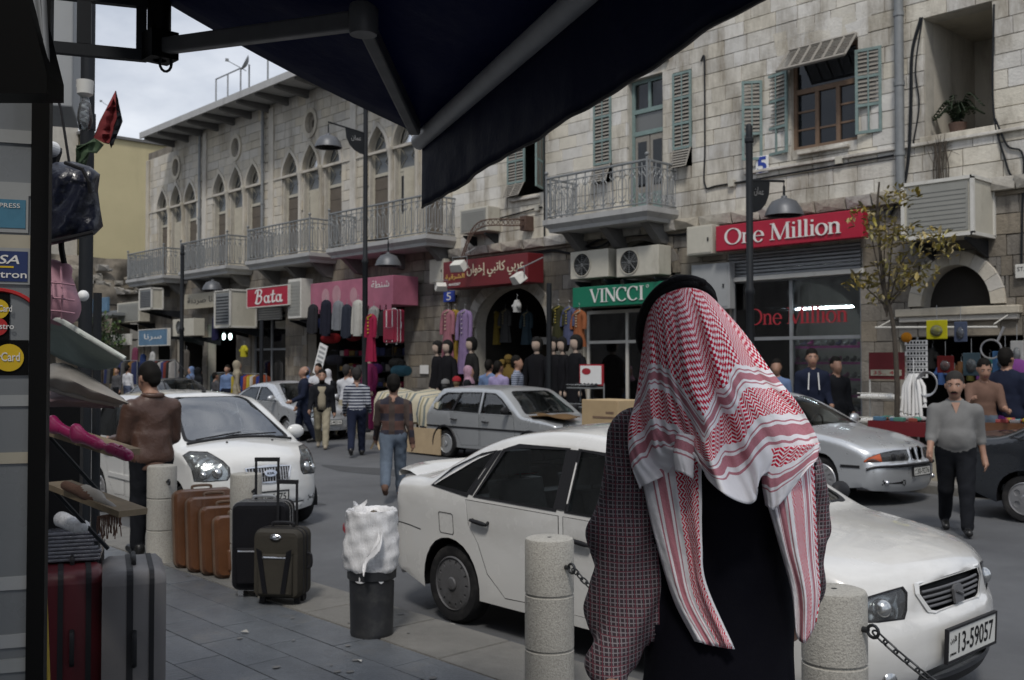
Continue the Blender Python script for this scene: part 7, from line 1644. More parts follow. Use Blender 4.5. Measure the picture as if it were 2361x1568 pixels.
def sdf_mesh(name, prims, mats, h=.018, blend=.03, wrinkle=None, parent=None):
 """prims: (a, b, ra, rb, material, k, squash) round cones; squash = (sx, sy, sz) stretches a cone into an ellipse."""
 lo = np.min([np.minimum(p[0], p[1]) - max(p[2], p[3]) * 1.5 for p in prims], 0) - .06; hi = np.max([np.maximum(p[0], p[1]) + max(p[2], p[3]) * 1.5 for p in prims], 0) + .06
 n = np.ceil((hi - lo) / h).astype(int) + 1; D = np.full(n, 1.0); BM = np.full(n, 1.0); ID = np.zeros(n, np.int8); X = [lo[i] + np.arange(n[i]) * h for i in range(3)]
 for p in prims:
  a, b_, ra, rb, m = np.array(p[0], float), np.array(p[1], float), p[2], p[3], p[4]; k = p[5] if len(p) > 5 and p[5] else blend; sq = np.array(p[6] if len(p) > 6 else (1, 1, 1), float)
  mg = max(ra, rb) * sq.max() + .12; i0 = np.maximum(0, ((np.minimum(a, b_) - mg - lo) / h).astype(int)); i1 = np.minimum(n, ((np.maximum(a, b_) + mg - lo) / h).astype(int) + 2)
  sl = tuple(slice(i0[i], i1[i]) for i in range(3)); G = np.stack(np.meshgrid(*[X[i][sl[i]] for i in range(3)], indexing='ij'), -1)
  c0 = (a + b_) / 2; Q = (G - c0) / sq; A = (a - c0) / sq; B = (b_ - c0) / sq; ba = B - A; L2 = ba @ ba
  t = np.clip(((Q - A) @ ba) / (L2 + 1e-9), 0, 1) if L2 > 1e-10 else np.zeros(Q.shape[:3])
  d = (np.linalg.norm(Q - A - t[..., None] * ba, axis=-1) - (ra + (rb - ra) * t)) * sq.min()
  old = D[sl]; hh = np.maximum(k - np.abs(old - d), 0) / k; D[sl] = np.minimum(old, d) - hh * hh * k / 4
  bm = BM[sl]; w = d < bm; bm[w] = d[w]; ID[sl][w] = m
 V, F = surface_net(D, lo, h)
 gi = np.clip(np.round((V - lo) / h).astype(int), 0, n - 1); vm = ID[gi[:, 0], gi[:, 1], gi[:, 2]]
 fm = vm[F]; fm = np.sort(fm, 1)[:, 1]
 if wrinkle is not None:
  g = np.gradient(D, h); N_ = np.stack([g[i][gi[:, 0], gi[:, 1], gi[:, 2]] for i in range(3)], 1); N_ /= np.linalg.norm(N_, axis=1)[:, None] + 1e-9
  am = np.array([wrinkle.get(int(i), 0) for i in range(16)])[vm]
  x_, y_, z_ = V[:, 0], V[:, 1], V[:, 2]; w = np.sin(z_ * 17 + x_ * 26 + 2.5 * np.sin(y_ * 13 + z_ * 9)) * .5 + np.sin(z_ * 29 - x_ * 33 + y_ * 27 + 2 * np.sin(x_ * 19)) * .5; w = np.sign(w) * np.abs(w) ** 1.6
  V = V + N_ * (w * am)[:, None]
 me = bpy.data.meshes.new(name); me.from_pydata(V.tolist(), [], F.tolist())
 for m in mats: me.materials.append(MT(m))
 me.polygons.foreach_set('material_index', fm.astype(np.int32)); me.polygons.foreach_set('use_smooth', [True] * len(me.polygons)); me.update()
 o = bpy.data.objects.new(name, me); put(o, parent); return o
mat('skin', (.29, .165, .115), .55, var=.12, vs=14); mat('skin_dark', (.24, .135, .09), .55, var=.12, vs=14); mat('hair_black', (.009, .008, .007), .7, spec=.12, var=.2, vs=20); mat('hair_grey', (.03, .028, .027), .75, spec=.12, var=.25, vs=20); mat('shoe_black', (.012, .012, .012), .35, var=.1); mat('shoe_tan', (.30, .26, .2), .7, var=.1)
fabric('cloth_black', (.012, .013, .016), .2); fabric('cloth_navy', (.014, .018, .035), .2); fabric('cloth_greyshirt', (.16, .16, .158), .1, bump=.1); fabric('cloth_white', (.50, .51, .54), .08); fabric('cloth_tan', (.27, .24, .18), .1); fabric('cloth_khaki', (.30, .27, .20), .1); fabric('cloth_jeans', (.10, .125, .16), .25, vs=9); fabric('cloth_purple', (.29, .25, .42), .1); fabric('cloth_brown', (.14, .085, .065), .12); fabric('cloth_maroon', (.14, .04, .05), .15); fabric('cloth_blue', (.13, .19, .33), .1); fabric('cloth_greydark', (.07, .07, .075), .15); fabric('cloth_hijab', (.32, .20, .26), .4, vs=30); fabric('cloth_slate', (.09, .11, .17), .2)
mat('leather_brown', (.068, .034, .023), .42, var=.15, vs=8, bump=.35, bs=45, coat=.15)
def obj_pattern(name, base, lines, rough=.9):
 """woven lines by object coordinates: lines = (axis, frequency, duty, colour)."""
 m = mat(name, base, rough, var=.1, vs=6); nt = m.node_tree; N = nt.nodes; L = nt.links; b_ = N['Principled BSDF']; t = N.new('ShaderNodeTexCoord'); sp = N.new('ShaderNodeSeparateXYZ'); L.new(t.outputs['Object'], sp.inputs[0])
 cur = b_.inputs['Base Color'].links[0].from_socket
 for ax, fq, du, col, ph in lines:
  mu = N.new('ShaderNodeMath'); mu.operation = 'MULTIPLY_ADD'; mu.inputs[1].default_value = fq; mu.inputs[2].default_value = ph; L.new(sp.outputs[ax], mu.inputs[0]); fr = N.new('ShaderNodeMath'); fr.operation = 'FRACT'; L.new(mu.outputs[0], fr.inputs[0]); lt = N.new('ShaderNodeMath'); lt.operation = 'LESS_THAN'; lt.inputs[1].default_value = du; L.new(fr.outputs[0], lt.inputs[0])
  mx_ = N.new('ShaderNodeMix'); mx_.data_type = 'RGBA'; L.new(lt.outputs[0], mx_.inputs[0]); L.new(cur, mx_.inputs[6]); mx_.inputs[7].default_value = (*col, 1); cur = mx_.outputs[2]
 L.new(cur, b_.inputs['Base Color']); return m
obj_pattern('cloth_stripe_navy', (.03, .035, .06), [(2, 16, .42, (.40, .42, .46), 0)]); obj_pattern('cloth_stripe_blue', (.10, .12, .17), [(2, 22, .4, (.28, .31, .38), 0)])
obj_pattern('cloth_plaid', (.07, .035, .028), [(2, 4.4, .45, (.022, .02, .03), .2), (0, 5.0, .4, (.05, .035, .03), .1)])
def person(label, loc_, rz, H=1.74, top='cloth_white', legs='cloth_black', shoe='shoe_black', skin='skin', hair='hair_black', pose=None, build=1., belly=0., h=.02, jacket=False, sleeve='long', bald=False, scarf=None, robe=False, beard=False, face=False, hands=False, extra=None, name='person'):
 """front is -y. pose: dict lt, lk, rt, rk (thigh/knee flexion), la, le, ra, re (arm swing/elbow), lo, ro (arm out), lean, head (turn, nod)."""
 q = dict(lt=0, lk=0, rt=0, rk=0, la=0, le=15, ra=0, re=15, lo=8, ro=8, lean=0, turn=0, nod=0); q.update(pose or {}); g = build
 t = thing(name, label, 'person', loc_, rz, None); S = H / 1.75
 V = lambda *a: np.array(a, float); P = []
 SK, TP, LG, SH, HR, SC = 0, 1, 2, 3, 4, 5
 ln = R_(q['lean']); piv = V(0, 0, .95)
 def up(p): p = np.array(p, float) - piv; return V(p[0], p[1] * math.cos(ln) - p[2] * math.sin(ln), p[1] * math.sin(ln) + p[2] * math.cos(ln)) + piv
 def fl(L_, a): return V(0, -math.sin(R_(a)) * L_, -math.cos(R_(a)) * L_)
 zmin = 9
 for sx, th, kn in ((1, q['lt'], q['lk']), (-1, q['rt'], q['rk'])):
  hip = V(sx * .095, 0, .92); k_ = hip + fl(.43, th); an = k_ + fl(.41, th - kn); ft = R_(th - kn); tdir = V(0, -math.cos(ft * .55), math.sin(min(0, ft * .55)) if ft < 0 else 0); toe = an + tdir * .17 + V(0, 0, -.035); heel = an + V(0, .05, -.04)
  ro_ = .02 if robe else 0
  P += [(hip, k_, .104 * g + ro_, .082 + ro_, LG), (k_, an + V(0, 0, .02), .080 + ro_, .068 + ro_ * 2, LG), (heel, toe, .045, .04, SH, .01), (heel + V(0, .0, .03), an, .045, .045, SH, .02)]; zmin = min(zmin, heel[2] - .045, toe[2] - .04)
 P += [(V(-.05, 0, .93), V(.05, 0, .93), .125 * g, .125 * g, LG, .05, (1, .85, 1))]
 if robe: P += [(V(0, 0, .18), V(0, 0, .95), .24, .17, LG, .05, (1, .8, 1))]
 jk = .018 if jacket else 0
 hem = .86 if jacket else .96
 P += [(up((0, .0, 1.12)), up((0, -.01, 1.28)), .148 * g + jk, .168 * g + jk, TP, .05, (1, .68, 1)), *[(up((sx * .03, .01, 1.44)), up((sx * .16, 0, 1.36)), .062 + jk * .5, .078 + jk * .5, TP, .06) for sx in (-1, 1)], (up((0, .01, hem + .04)), up((0, .0, 1.12)), .153 * g + jk, .150 * g + jk, TP, .03, (1, .70, .3))]
 if belly: P += [(up((0, -.07, 1.08)), up((0, -.06, 1.16)), .12 + belly * .5, .11 + belly * .4, TP, .08, (1.1, .8, 1))]
 for sx, sw, el, ab in ((1, q['la'], q['le'], q['lo']), (-1, q['ra'], q['re'], q['ro'])):
  shd = up((sx * .192 * (1 + (g - 1) * .5), 0, 1.37)); A = R_(ab)
  def arm(L_, a): d = fl(L_, a); return V(sx * abs(d[2]) * math.sin(A) if 1 else 0, d[1], d[2] * math.cos(A))
  e = shd + arm(.29, sw + q['lean']); w = e + arm(.25, sw + el + q['lean']); hd = w + arm(.085, sw + el + 10)
  fm = TP if sleeve == 'long' else SK
  P += [(shd, e, .072 * g + jk * .6, .056 * g + jk * .5, TP, .03), (e, w, (.052 + jk * .5) if fm == TP else .044, (.042 + jk * .4) if fm == TP else .030, fm, .015), (w, w + (hd - w) * .8, .033, .036, SK, .02, (1, 1, 1))]
  if sleeve == 'half': P += [(e, e + (w - e) * .25, .062, .058, TP, .01)]
  dr = (hd - w) / np.linalg.norm(hd - w); sd = V(1, 0, 0); sd = np.cross(dr, V(sx, 0, 0)); sd /= np.linalg.norm(sd) + 1e-9
  for i in range(4):
   b0 = w + dr * .075 + sd * (i - 1.5) * .021; L_ = (.07, .082, .078, .06)[i]; cu = V(-sx * .015, -.01, 0); mid = b0 + dr * L_ * .5 + cu * .5; P += [(b0, mid, .0115, .0105, SK, .006), (mid, mid + dr * L_ * .4 + cu * 1.5, .0105, .009, SK, .006)]
  P += [(w + dr * .02 - sd * .03, w + dr * .075 - sd * .055, .014, .011, SK, .012)]
 nk = up((0, .012, 1.45)); tn, nd = R_(q['turn']), R_(q['nod'] + q['lean'] * .6); hb = up((0, 0, 1.50))
 def hp(x, y, z): x, y, z = x * 1.1, y * 1.1, z * 1.1; y2 = y * math.cos(nd) - z * math.sin(nd); z2 = y * math.sin(nd) + z * math.cos(nd); return hb + V(x * math.cos(tn) - y2 * math.sin(tn), x * math.sin(tn) + y2 * math.cos(tn), z2)
 nh_ = len(P); P += [(nk, hp(0, .0, .04), .062, .055, SK, .03), (hp(0, .02, .15), hp(0, -.005, .135), .092, .092, SK, .02, (.86, 1, 1.1)), (hp(0, -.045, .055), hp(0, -.05, .09), .052, .06, SK, .03), (hp(0, -.105, .10), hp(0, -.095, .135), .014, .010, SK, .012), (hp(-.082, .01, .115), hp(-.084, .02, .14), .014, .018, SK, .008), (hp(.082, .01, .115), hp(.084, .02, .14), .014, .018, SK, .008)]
 if scarf: P += [(hp(0, .03, .16), hp(0, .02, .13), .112, .112, SC, .02, (.92, 1, 1.08)), (hp(0, .02, .02), up((0, .01, 1.38)), .10, .15, SC, .05, (1, .85, 1))]
 elif not bald: P += [(hp(0, .026, .192), hp(0, .034, .160), .096, .097, HR, .010, (.90, 1, 1.0)), (hp(0, .065, .10), hp(0, .06, .14), .055, .07, HR, .015)]
 else: P += [(hp(-.055, .05, .12), hp(.055, .05, .12), .052, .052, HR, .015, (1, 1, 1.1))]
 if beard: P += [(hp(0, -.055, .035), hp(0, -.06, .05), .055, .05, HR, .012)]
 P = P[:nh_ + 1] + [(*p[:2], p[2] * 1.1, p[3] * 1.1, *p[4:]) for p in P[nh_ + 1:]]
 dz = V(0, 0, zmin)
 P = [((p[0] - dz) * S, (p[1] - dz) * S, p[2] * S, p[3] * S, *p[4:]) for p in P]
 mats = [skin, top, legs, shoe, hair, scarf or hair]
 sdf_mesh('body', P, mats, h, .03, {1: .004, 2: .006, 5: .004}, t)
 hpS = lambda *a: (hp(*a) - dz) * S
 if face:
  for sx in (-1, 1):
   b = MB(); b.ball(hpS(sx * .034, -.084, .142), (.013 * S, .008 * S, .007 * S), 8); b.build('eye', 'white', t, smooth=60); b = MB(); b.ball(hpS(sx * .034, -.091, .142), (.006 * S,) * 3, 6); b.build('iris', 'black', t); b = MB(); b.tube([hpS(sx * .016, -.096, .162), hpS(sx * .034, -.098, .168), hpS(sx * .055, -.082, .160)], .005, 5); b.build('eyebrow', hair if hair != 'skin' else 'hair_black', t)
  b = MB(); b.tube([hpS(-.026, -.098, .064), hpS(0, -.108, .067), hpS(.026, -.098, .064)], .005, 5); b.build('mouth', 'cloth_maroon', t)
  if face == 'moustache': b = MB(); b.tube([hpS(-.032, -.098, .072), hpS(-.012, -.11, .082), hpS(.012, -.11, .082), hpS(.032, -.098, .072)], [.005, .010, .010, .005], 6); b.build('moustache', 'hair_black', t, smooth=60)
 t['_s'] = S
 if extra: extra(t, lambda p: (np.array(p) - dz) * S, up)
 return t
def at_g(u, v, z): return onz(u, v, z)
WALK_A = dict(lt=24, lk=6, rt=-16, rk=22, la=-22, ra=24); WALK_B = dict(lt=-18, lk=26, rt=22, rk=6, la=22, ra=-20)
def collar(t, f, up):
 b = MB(); b.tube([f(up((.085 * math.sin(a), .01 - .075 * math.cos(a), 1.475 - .03 * math.cos(a)))) for a in [R_(35) + (2 * PI - R_(70)) * i / 12 for i in range(13)]], .016, 6); b.build('collar', t['_top'] if '_top' in t else 'cloth_greyshirt', t, smooth=60)
def shirt_front(t, f, up):
 collar(t, f, up); b = MB()
 for k in range(5): b.ball(f(up((0, -.135 - (.03 if k > 1 else 0), 1.32 - k * .075))), .007, 6)
 b.build('buttons', 'white', t)['kind'] = 'stuff'; b = MB(); b.add([f(up(p)) for p in ((-.045, -.105, 1.465), (.045, -.105, 1.465), (0, -.139, 1.34))], [(0, 1, 2)]); b.build('open_neck', 'skin', t)
 b = MB(); z = .955; b.tube([f((.165 * math.cos(a), -.005 + .118 * math.sin(a), z)) for a in [2 * PI * i / 20 for i in range(20)]], .018, 5, closed=True); b.build('belt', 'shoe_black', t)
p = at_g(2205, 1228, GC)
person('stout man in grey half sleeve shirt and dark trousers crossing the road at right', (p.x, p.y, GC), R_(28), 1.76, 'cloth_greyshirt', 'cloth_black', skin='skin', hair='hair_grey', pose=dict(lt=20, lk=6, rt=-12, rk=20, la=-12, ra=16, le=24, re=30, lo=9, ro=9, nod=5, turn=-8), build=1.16, belly=.07, h=.0125, sleeve='half', face='moustache', extra=shirt_front)
p = at_g(2262, 1000, 0); q_ = ony(2268, 880, 15.2)
person('man in brown polo shirt looking down at the corner stall', (q_.x, 15.2, 0), R_(35), 1.78, 'cloth_brown', 'cloth_jeans', pose=dict(la=20, ra=35, le=60, re=70, nod=18), h=.018, sleeve='half', face=True)
p = at_g(290, 1278, 0)
def jacket_bits(t, f, up):
 b = MB(); b.tube([f(up((.085 * math.cos(a), .01 + .08 * math.sin(a), 1.485))) for a in [2 * PI * i / 16 for i in range(16)]], .026, 7, closed=True); b.build('jacket_collar', 'leather_brown', t, smooth=60)
 b = MB(); P_ = [[f((.178 * g_ * math.cos(a), .004 + .126 * g_ * math.sin(a), z)) for a in [2 * PI * i / 30 for i in range(31)]] for z, g_ in ((.80, .93), (.81, .985), (.865, .985), (.875, .95))]; b.grid(P_); b.build('knit_waistband', 'cloth_brown', t, smooth=40)
LM = Vector((p.x + .20, p.y + .15, 0))
person('man in brown leather jacket standing by the stone bollard with back turned', LM, R_(-88), 1.72, 'leather_brown', 'cloth_black', hair='hair_black', pose=dict(lt=6, lk=2, rt=-4, rk=4, la=12, ra=10, le=70, re=55, lo=9, ro=9, nod=20, turn=10), build=1.06, h=.012, jacket=True, extra=jacket_bits)
p = at_g(903, 1155, GC)
person('man in dark plaid shirt and jeans walking away across the road', (p.x - .1, p.y + .1, GC), R_(-128), 1.70, 'cloth_plaid', 'cloth_jeans', shoe='cloth_brown', pose=dict(lt=-20, lk=34, rt=16, rk=4, la=16, ra=-12, le=18, re=14), h=.014)
p = at_g(822, 1052, GC)
person('man in navy and white striped jumper walking away beside the cart', (p.x, p.y, GC), R_(-126), 1.78, 'cloth_stripe_navy', 'cloth_navy', hair='hair_grey', pose=dict(lt=-16, lk=24, rt=18, rk=4, la=12, ra=-8, le=30, re=60), h=.018)
p = at_g(742, 1034, GC)
def open_jacket(t, f, up):
 b = MB(); b.grid([[f(up((x, -.146 - .012 * (z < 1.2) + x * x * 5, z))) for x in (-.09, -.06, -.03, 0, .03, .06, .09)] for z in (1.42, 1.3, 1.2, 1.05, .9)]); o = b.build('jumper_front', 'cloth_tan', t, smooth=60); so = o.modifiers.new('S', 'SOLIDIFY'); so.thickness = .012
person('bearded man in tan jumper, open dark jacket and khaki trousers walking', (p.x, p.y, GC), R_(55), 1.74, 'cloth_black', 'cloth_khaki', shoe='shoe_tan', pose=dict(lt=20, lk=5, rt=-16, rk=22, la=-10, ra=14, le=20, re=25), h=.017, beard=True, jacket=True, face=True, extra=open_jacket)
p = at_g(700, 1020, GC)
def paper(t, f, up): b = MB(); b.tube([f((.26, -.30, .93)), f((.10, -.38, .99))], .025, 8); b.build('rolled_paper', 'white', t)
person('bald man in dark navy suit holding rolled papers', (p.x, p.y, GC), R_(-20), 1.80, 'cloth_navy', 'cloth_navy', hair='hair_grey', pose=dict(lt=-10, lk=14, rt=12, rk=3, la=14, le=50, ra=0, re=20), h=.018, bald=True, jacket=True, extra=paper)
def far(label, u, v, Y, rz, z=0., **k):
 w = ony(u, v, Y); return person(label, (w.x, Y, z), R_(rz), w.z - z, h=k.pop('h', .024), **k)
far('man in white polo shirt walking behind the bearded man', 733, 838, 14.9, 30, top='cloth_white', legs='cloth_navy', pose=WALK_A, sleeve='half')
far('woman in black robe and white headscarf by the luggage shop', 757, 855, 14.8, 200, top='cloth_black', legs='cloth_black', scarf='cloth_white', robe=True)
far('woman with blue headscarf half hidden behind the man in navy suit', 708, 850, 15.2, 160, top='cloth_slate', legs='cloth_slate', scarf='cloth_blue', robe=True)
far('older man in pale blue shirt walking ahead of the striped jumper', 800, 842, 14.2, -150, z=GC, top='cloth_white', legs='cloth_tan', hair='hair_grey', pose=WALK_B)
far('man in white shirt and grey hair beside the maroon mannequin', 812, 850, 15.0, 180, top='cloth_white', legs='cloth_greydark', hair='hair_grey')
far('woman in patterned pink headscarf behind the silver hatchback', 1082, 848, 15.3, 120, top='cloth_black', legs='cloth_black', scarf='cloth_hijab', robe=True)
far('man in lilac shirt with his back turned at the arched shop', 1150, 838, 15.2, 185, top='cloth_purple', legs='cloth_greydark', build=1.15)
far('man in light blue shirt left of the man in lilac', 1128, 835, 15.8, 200, top='cloth_blue', legs='cloth_navy')
far('man in blue striped shirt at the right of the arched shop', 1193, 826, 15.2, 120, top='cloth_stripe_blue', legs='cloth_greydark')
far('young man in navy hooded jacket at the One Million window', 1872, 812, 16.2, 40, top='cloth_navy', legs='cloth_black', jacket=True, face=True, pose=dict(le=50, re=50), extra=lambda t, f, up: ([b_.build('drawcord', 'white', t) for b_ in [MB().tube([f(up((sx * .07, -.14, 1.42))), f(up((sx * .085, -.16, 1.15)))], .012, 5) for sx in (-1, 1)]], MB().box(-.06, .06, 0, .01, 0, .01)))
far('person in pale blue shirt behind the keffiyeh at the shop door', 1790, 835, 16.4, 30, top='cloth_blue', legs='cloth_navy')
far('woman in dark clothes at the One Million door', 1928, 830, 16.8, 60, top='cloth_black', legs='cloth_black', robe=True)
far('stout person in dark navy jacket behind the man in brown polo', 2320, 812, 15.6, 180, top='cloth_navy', legs='cloth_black', jacket=True, build=1.3)
for (u, v, Y, rz, tp, lg, sc, lab) in ((270, 850, 14.9, 20, 'cloth_greydark', 'cloth_black', None, 'man in grey shirt left of the white hatchback far away'), (295, 845, 15.4, 200, 'cloth_white', 'cloth_slate', None, 'man in white patterned shirt at the far left pavement'), (418, 852, 15.4, 90, 'cloth_greydark', 'cloth_navy', None, 'man in grey beside the farthest lamp post'), (440, 848, 15.8, 10, 'cloth_slate', 'cloth_black', 'cloth_blue', 'woman with turquoise headscarf right of the farthest lamp'), (458, 850, 15.2, 180, 'cloth_black', 'cloth_black', 'cloth_black', 'woman in black robe near the shop with four lamps'), (497, 862, 14.7, 180, 'cloth_greydark', 'cloth_black', None, 'broad man in dark grey shirt behind the dark saloon'), (524, 845, 16.0, 30, 'cloth_blue', 'cloth_navy', None, 'man in teal shirt at the four lamp shop'), (548, 835, 15.4, 150, 'cloth_tan', 'cloth_khaki', 'cloth_tan', 'woman in beige robe and headscarf beside the clothes rail')):
 far(lab, u, v, Y, rz, top=tp, legs=lg, scarf=sc, robe=bool(sc))
# -- the man in the keffiyeh
HP = dep(1650, 840, 2.47); HB = Vector((HP.x, HP.y, 0))
hero = thing('person', 'man seen from behind in red and white keffiyeh, black vest and checked shirt', 'person', HB, math.atan2(RV.y, RV.x))
Minv = (Matrix.Translation(HB) @ Matrix.Rotation(math.atan2(RV.y, RV.x), 4, 'Z')).inverted()
L = lambda u, v, k: np.array(Minv @ dep(u, v, k))
obj_pattern('shirt_check', (.035, .022, .028), [(2, 98, .24, (.19, .17, .18), 0), (0, 98, .24, (.19, .17, .18), 0), (2, 49, .10, (.13, .03, .045), .4), (0, 49, .10, (.13, .03, .045), .2)])
fabric('vest_black', (.004, .004, .007), .1, bump=.08)
pel = L(1655, 1640, 2.49); P = [(pel, L(1668, 1150, 2.50), .165, .165, 1, .05, (1.06, .8, 1)), (L(1640, 1130, 2.50), L(1720, 1130, 2.50), .125, .125, 1, .06), (L(1500, 1015, 2.53), L(1810, 1060, 2.54), .072, .072, 1, .06), (pel + np.array((0, 0, .06)), pel + np.array((0, 0, .2)), .178, .172, 1, .03, (1, .8, 1))]
P += [(L(1482, 1010, 2.52), L(1440, 1230, 2.50), .082, .078, 2, .03), (L(1440, 1230, 2.5), L(1432, 1420, 2.46), .084, .080, 2, .03), (L(1432, 1420, 2.46), L(1412, 1500, 2.40), .078, .052, 2, .03), (L(1412, 1500, 2.40), L(1405, 1560, 2.36), .044, .040, 2, .02), (L(1420, 1500, 2.42), L(1395, 1530, 2.40), .060, .050, 2, .02), (L(1405, 1560, 2.36), L(1410, 1640, 2.33), .034, .034, 0, .02)]
P += [(L(1835, 1075, 2.55), L(1858, 1225, 2.56), .066, .058, 2, .03), (L(1858, 1225, 2.56), L(1835, 1400, 2.62), .056, .05, 2, .03), (L(1835, 1400, 2.62), L(1820, 1450, 2.66), .034, .034, 0, .02)]
for i in range(4): b0 = L(1410, 1640, 2.33) + np.array(((i - 1.5) * .02, 0, 0)); P += [(b0, b0 + np.array((0, -.01, -.05)), .011, .010, 0, .006), (b0 + np.array((0, -.01, -.05)), b0 + np.array((0, .01, -.08)), .010, .009, 0, .006)]
P += [(L(1410, 1620, 2.33) + np.array((.03, 0, 0)), L(1425, 1670, 2.32) + np.array((.03, 0, 0)), .013, .011, 0, .01)]
for i in range(4): b0 = L(1820, 1455, 2.66) + np.array((0, (i - 1.5) * .02, 0)); P += [(b0, b0 + np.array((-.03, 0, -.05)), .011, .009, 0, .006)]
P += [(L(1572, 800, 2.50), L(1568, 830, 2.50), .085, .08, 0, .02), (L(1575, 880, 2.48), L(1640, 1040, 2.51), .062, .075, 0, .03), (L(1540, 820, 2.56), L(1545, 850, 2.57), .04, .04, 0, .03)]
zp = pel[2]
for sx, dy in ((-1, .05), (1, -.05)):
 hip = pel + np.array((sx * .085, 0, -.02)); kn = np.array((sx * .10, dy, zp * .52)); an = np.array((sx * .10, dy * 2, .10)); P += [(hip, kn, .11, .085, 3, .04), (kn, an, .082, .07, 3, .03), (an + np.array((0, -.04, -.055)), an + np.array((0, .18, -.06)), .045, .04, 4, .01)]
sdf_mesh('body', P, ['skin', 'vest_black', 'shirt_check', 'cloth_greydark', 'shoe_black'], .011, .03, {1: .004, 2: .015, 3: .004}, hero)
def keffiyeh_mat(name):
 m = bpy.data.materials.new(name); m.use_nodes = True; MATS[name] = m; nt = m.node_tree; N = nt.nodes; K = nt.links; bs = N['Principled BSDF']; bs.inputs['Roughness'].default_value = .9; bs.inputs['Specular IOR Level'].default_value = .15
 uv = N.new('ShaderNodeUVMap'); sp = N.new('ShaderNodeSeparateXYZ'); K.new(uv.outputs[0], sp.inputs[0]); U_, V_ = sp.outputs[0], sp.outputs[1]
 def mth(op, a, b_=0., c_=None):
  n = N.new('ShaderNodeMath'); n.operation = op
  for i, x in enumerate((a, b_) if c_ is None else (a, b_, c_)):
   if isinstance(x, (int, float)): n.inputs[i].default_value = x
   else: K.new(x, n.inputs[i])
  return n.outputs[0]
 def between(a, b_): return mth('MULTIPLY', mth('GREATER_THAN', V_, a), mth('LESS_THAN', V_, b_))
 def frac(x, k, ph=0.): return mth('FRACT', mth('MULTIPLY_ADD', x, k, ph))
 u2 = N.new('ShaderNodeUVMap'); u2.uv_map = 'weave'; s2 = N.new('ShaderNodeSeparateXYZ'); K.new(u2.outputs[0], s2.inputs[0]); uv.uv_map = 'UVMap'; fu, fv = frac(s2.outputs[0], 62.), frac(s2.outputs[1], 62.)
 cu, cv = mth('LESS_THAN', fu, .54), mth('LESS_THAN', fv, .46)
 chk = mth('ABSOLUTE', mth('SUBTRACT', cu, cv))
 chk = mth('MAXIMUM', chk, mth('LESS_THAN', fu, .10))
 tri = mth('ABSOLUTE', mth('SUBTRACT', frac(U_, 52.), .5))
 her = mth('LESS_THAN', mth('FRACT', mth('MULTIPLY_ADD', V_, 105., mth('MULTIPLY', tri, 2.0))), .62)
 her = mth('MULTIPLY', her, mth('GREATER_THAN', frac(U_, 104., .25), .06))
 red = mth('ADD', mth('MULTIPLY', chk, mth('GREATER_THAN', V_, .232)), mth('MULTIPLY', her, between(.100, .172)))
 pink = mth('ADD', mth('ADD', between(.042, .046), between(.053, .074)), between(.081, .085)); pink = mth('ADD', pink, mth('ADD', mth('ADD', between(.184, .188), between(.194, .212)), between(.218, .222)))
 nz = N.new('ShaderNodeTexNoise'); nz.inputs['Scale'].default_value = 260.; K.new(uv.outputs[0], nz.inputs['Vector'])
 def mix(f, a, b_):
  n = N.new('ShaderNodeMix'); n.data_type = 'RGBA'; K.new(f, n.inputs[0])
  for i, x in ((6, a), (7, b_)):
   if isinstance(x, tuple): n.inputs[i].default_value = (*x, 1)
   else: K.new(x, n.inputs[i])
  return n.outputs[2]
 c1 = mix(pink, (.82, .80, .82), mix(nz.outputs['Fac'], (.42, .13, .16), (.54, .27, .31))); c2 = mix(red, c1, (.56, .006, .04)); K.new(c2, bs.inputs['Base Color'])
 n2 = N.new('ShaderNodeTexNoise'); n2.inputs['Scale'].default_value = 34.; n2.inputs['Detail'].default_value = 5; K.new(uv.outputs[0], n2.inputs['Vector']); bp = N.new('ShaderNodeBump'); bp.inputs['Strength'].default_value = .35; bp.inputs['Distance'].default_value = .012; K.new(n2.outputs['Fac'], bp.inputs['Height']); K.new(bp.outputs[0], bs.inputs['Normal'])
 return m
keffiyeh_mat('keffiyeh')
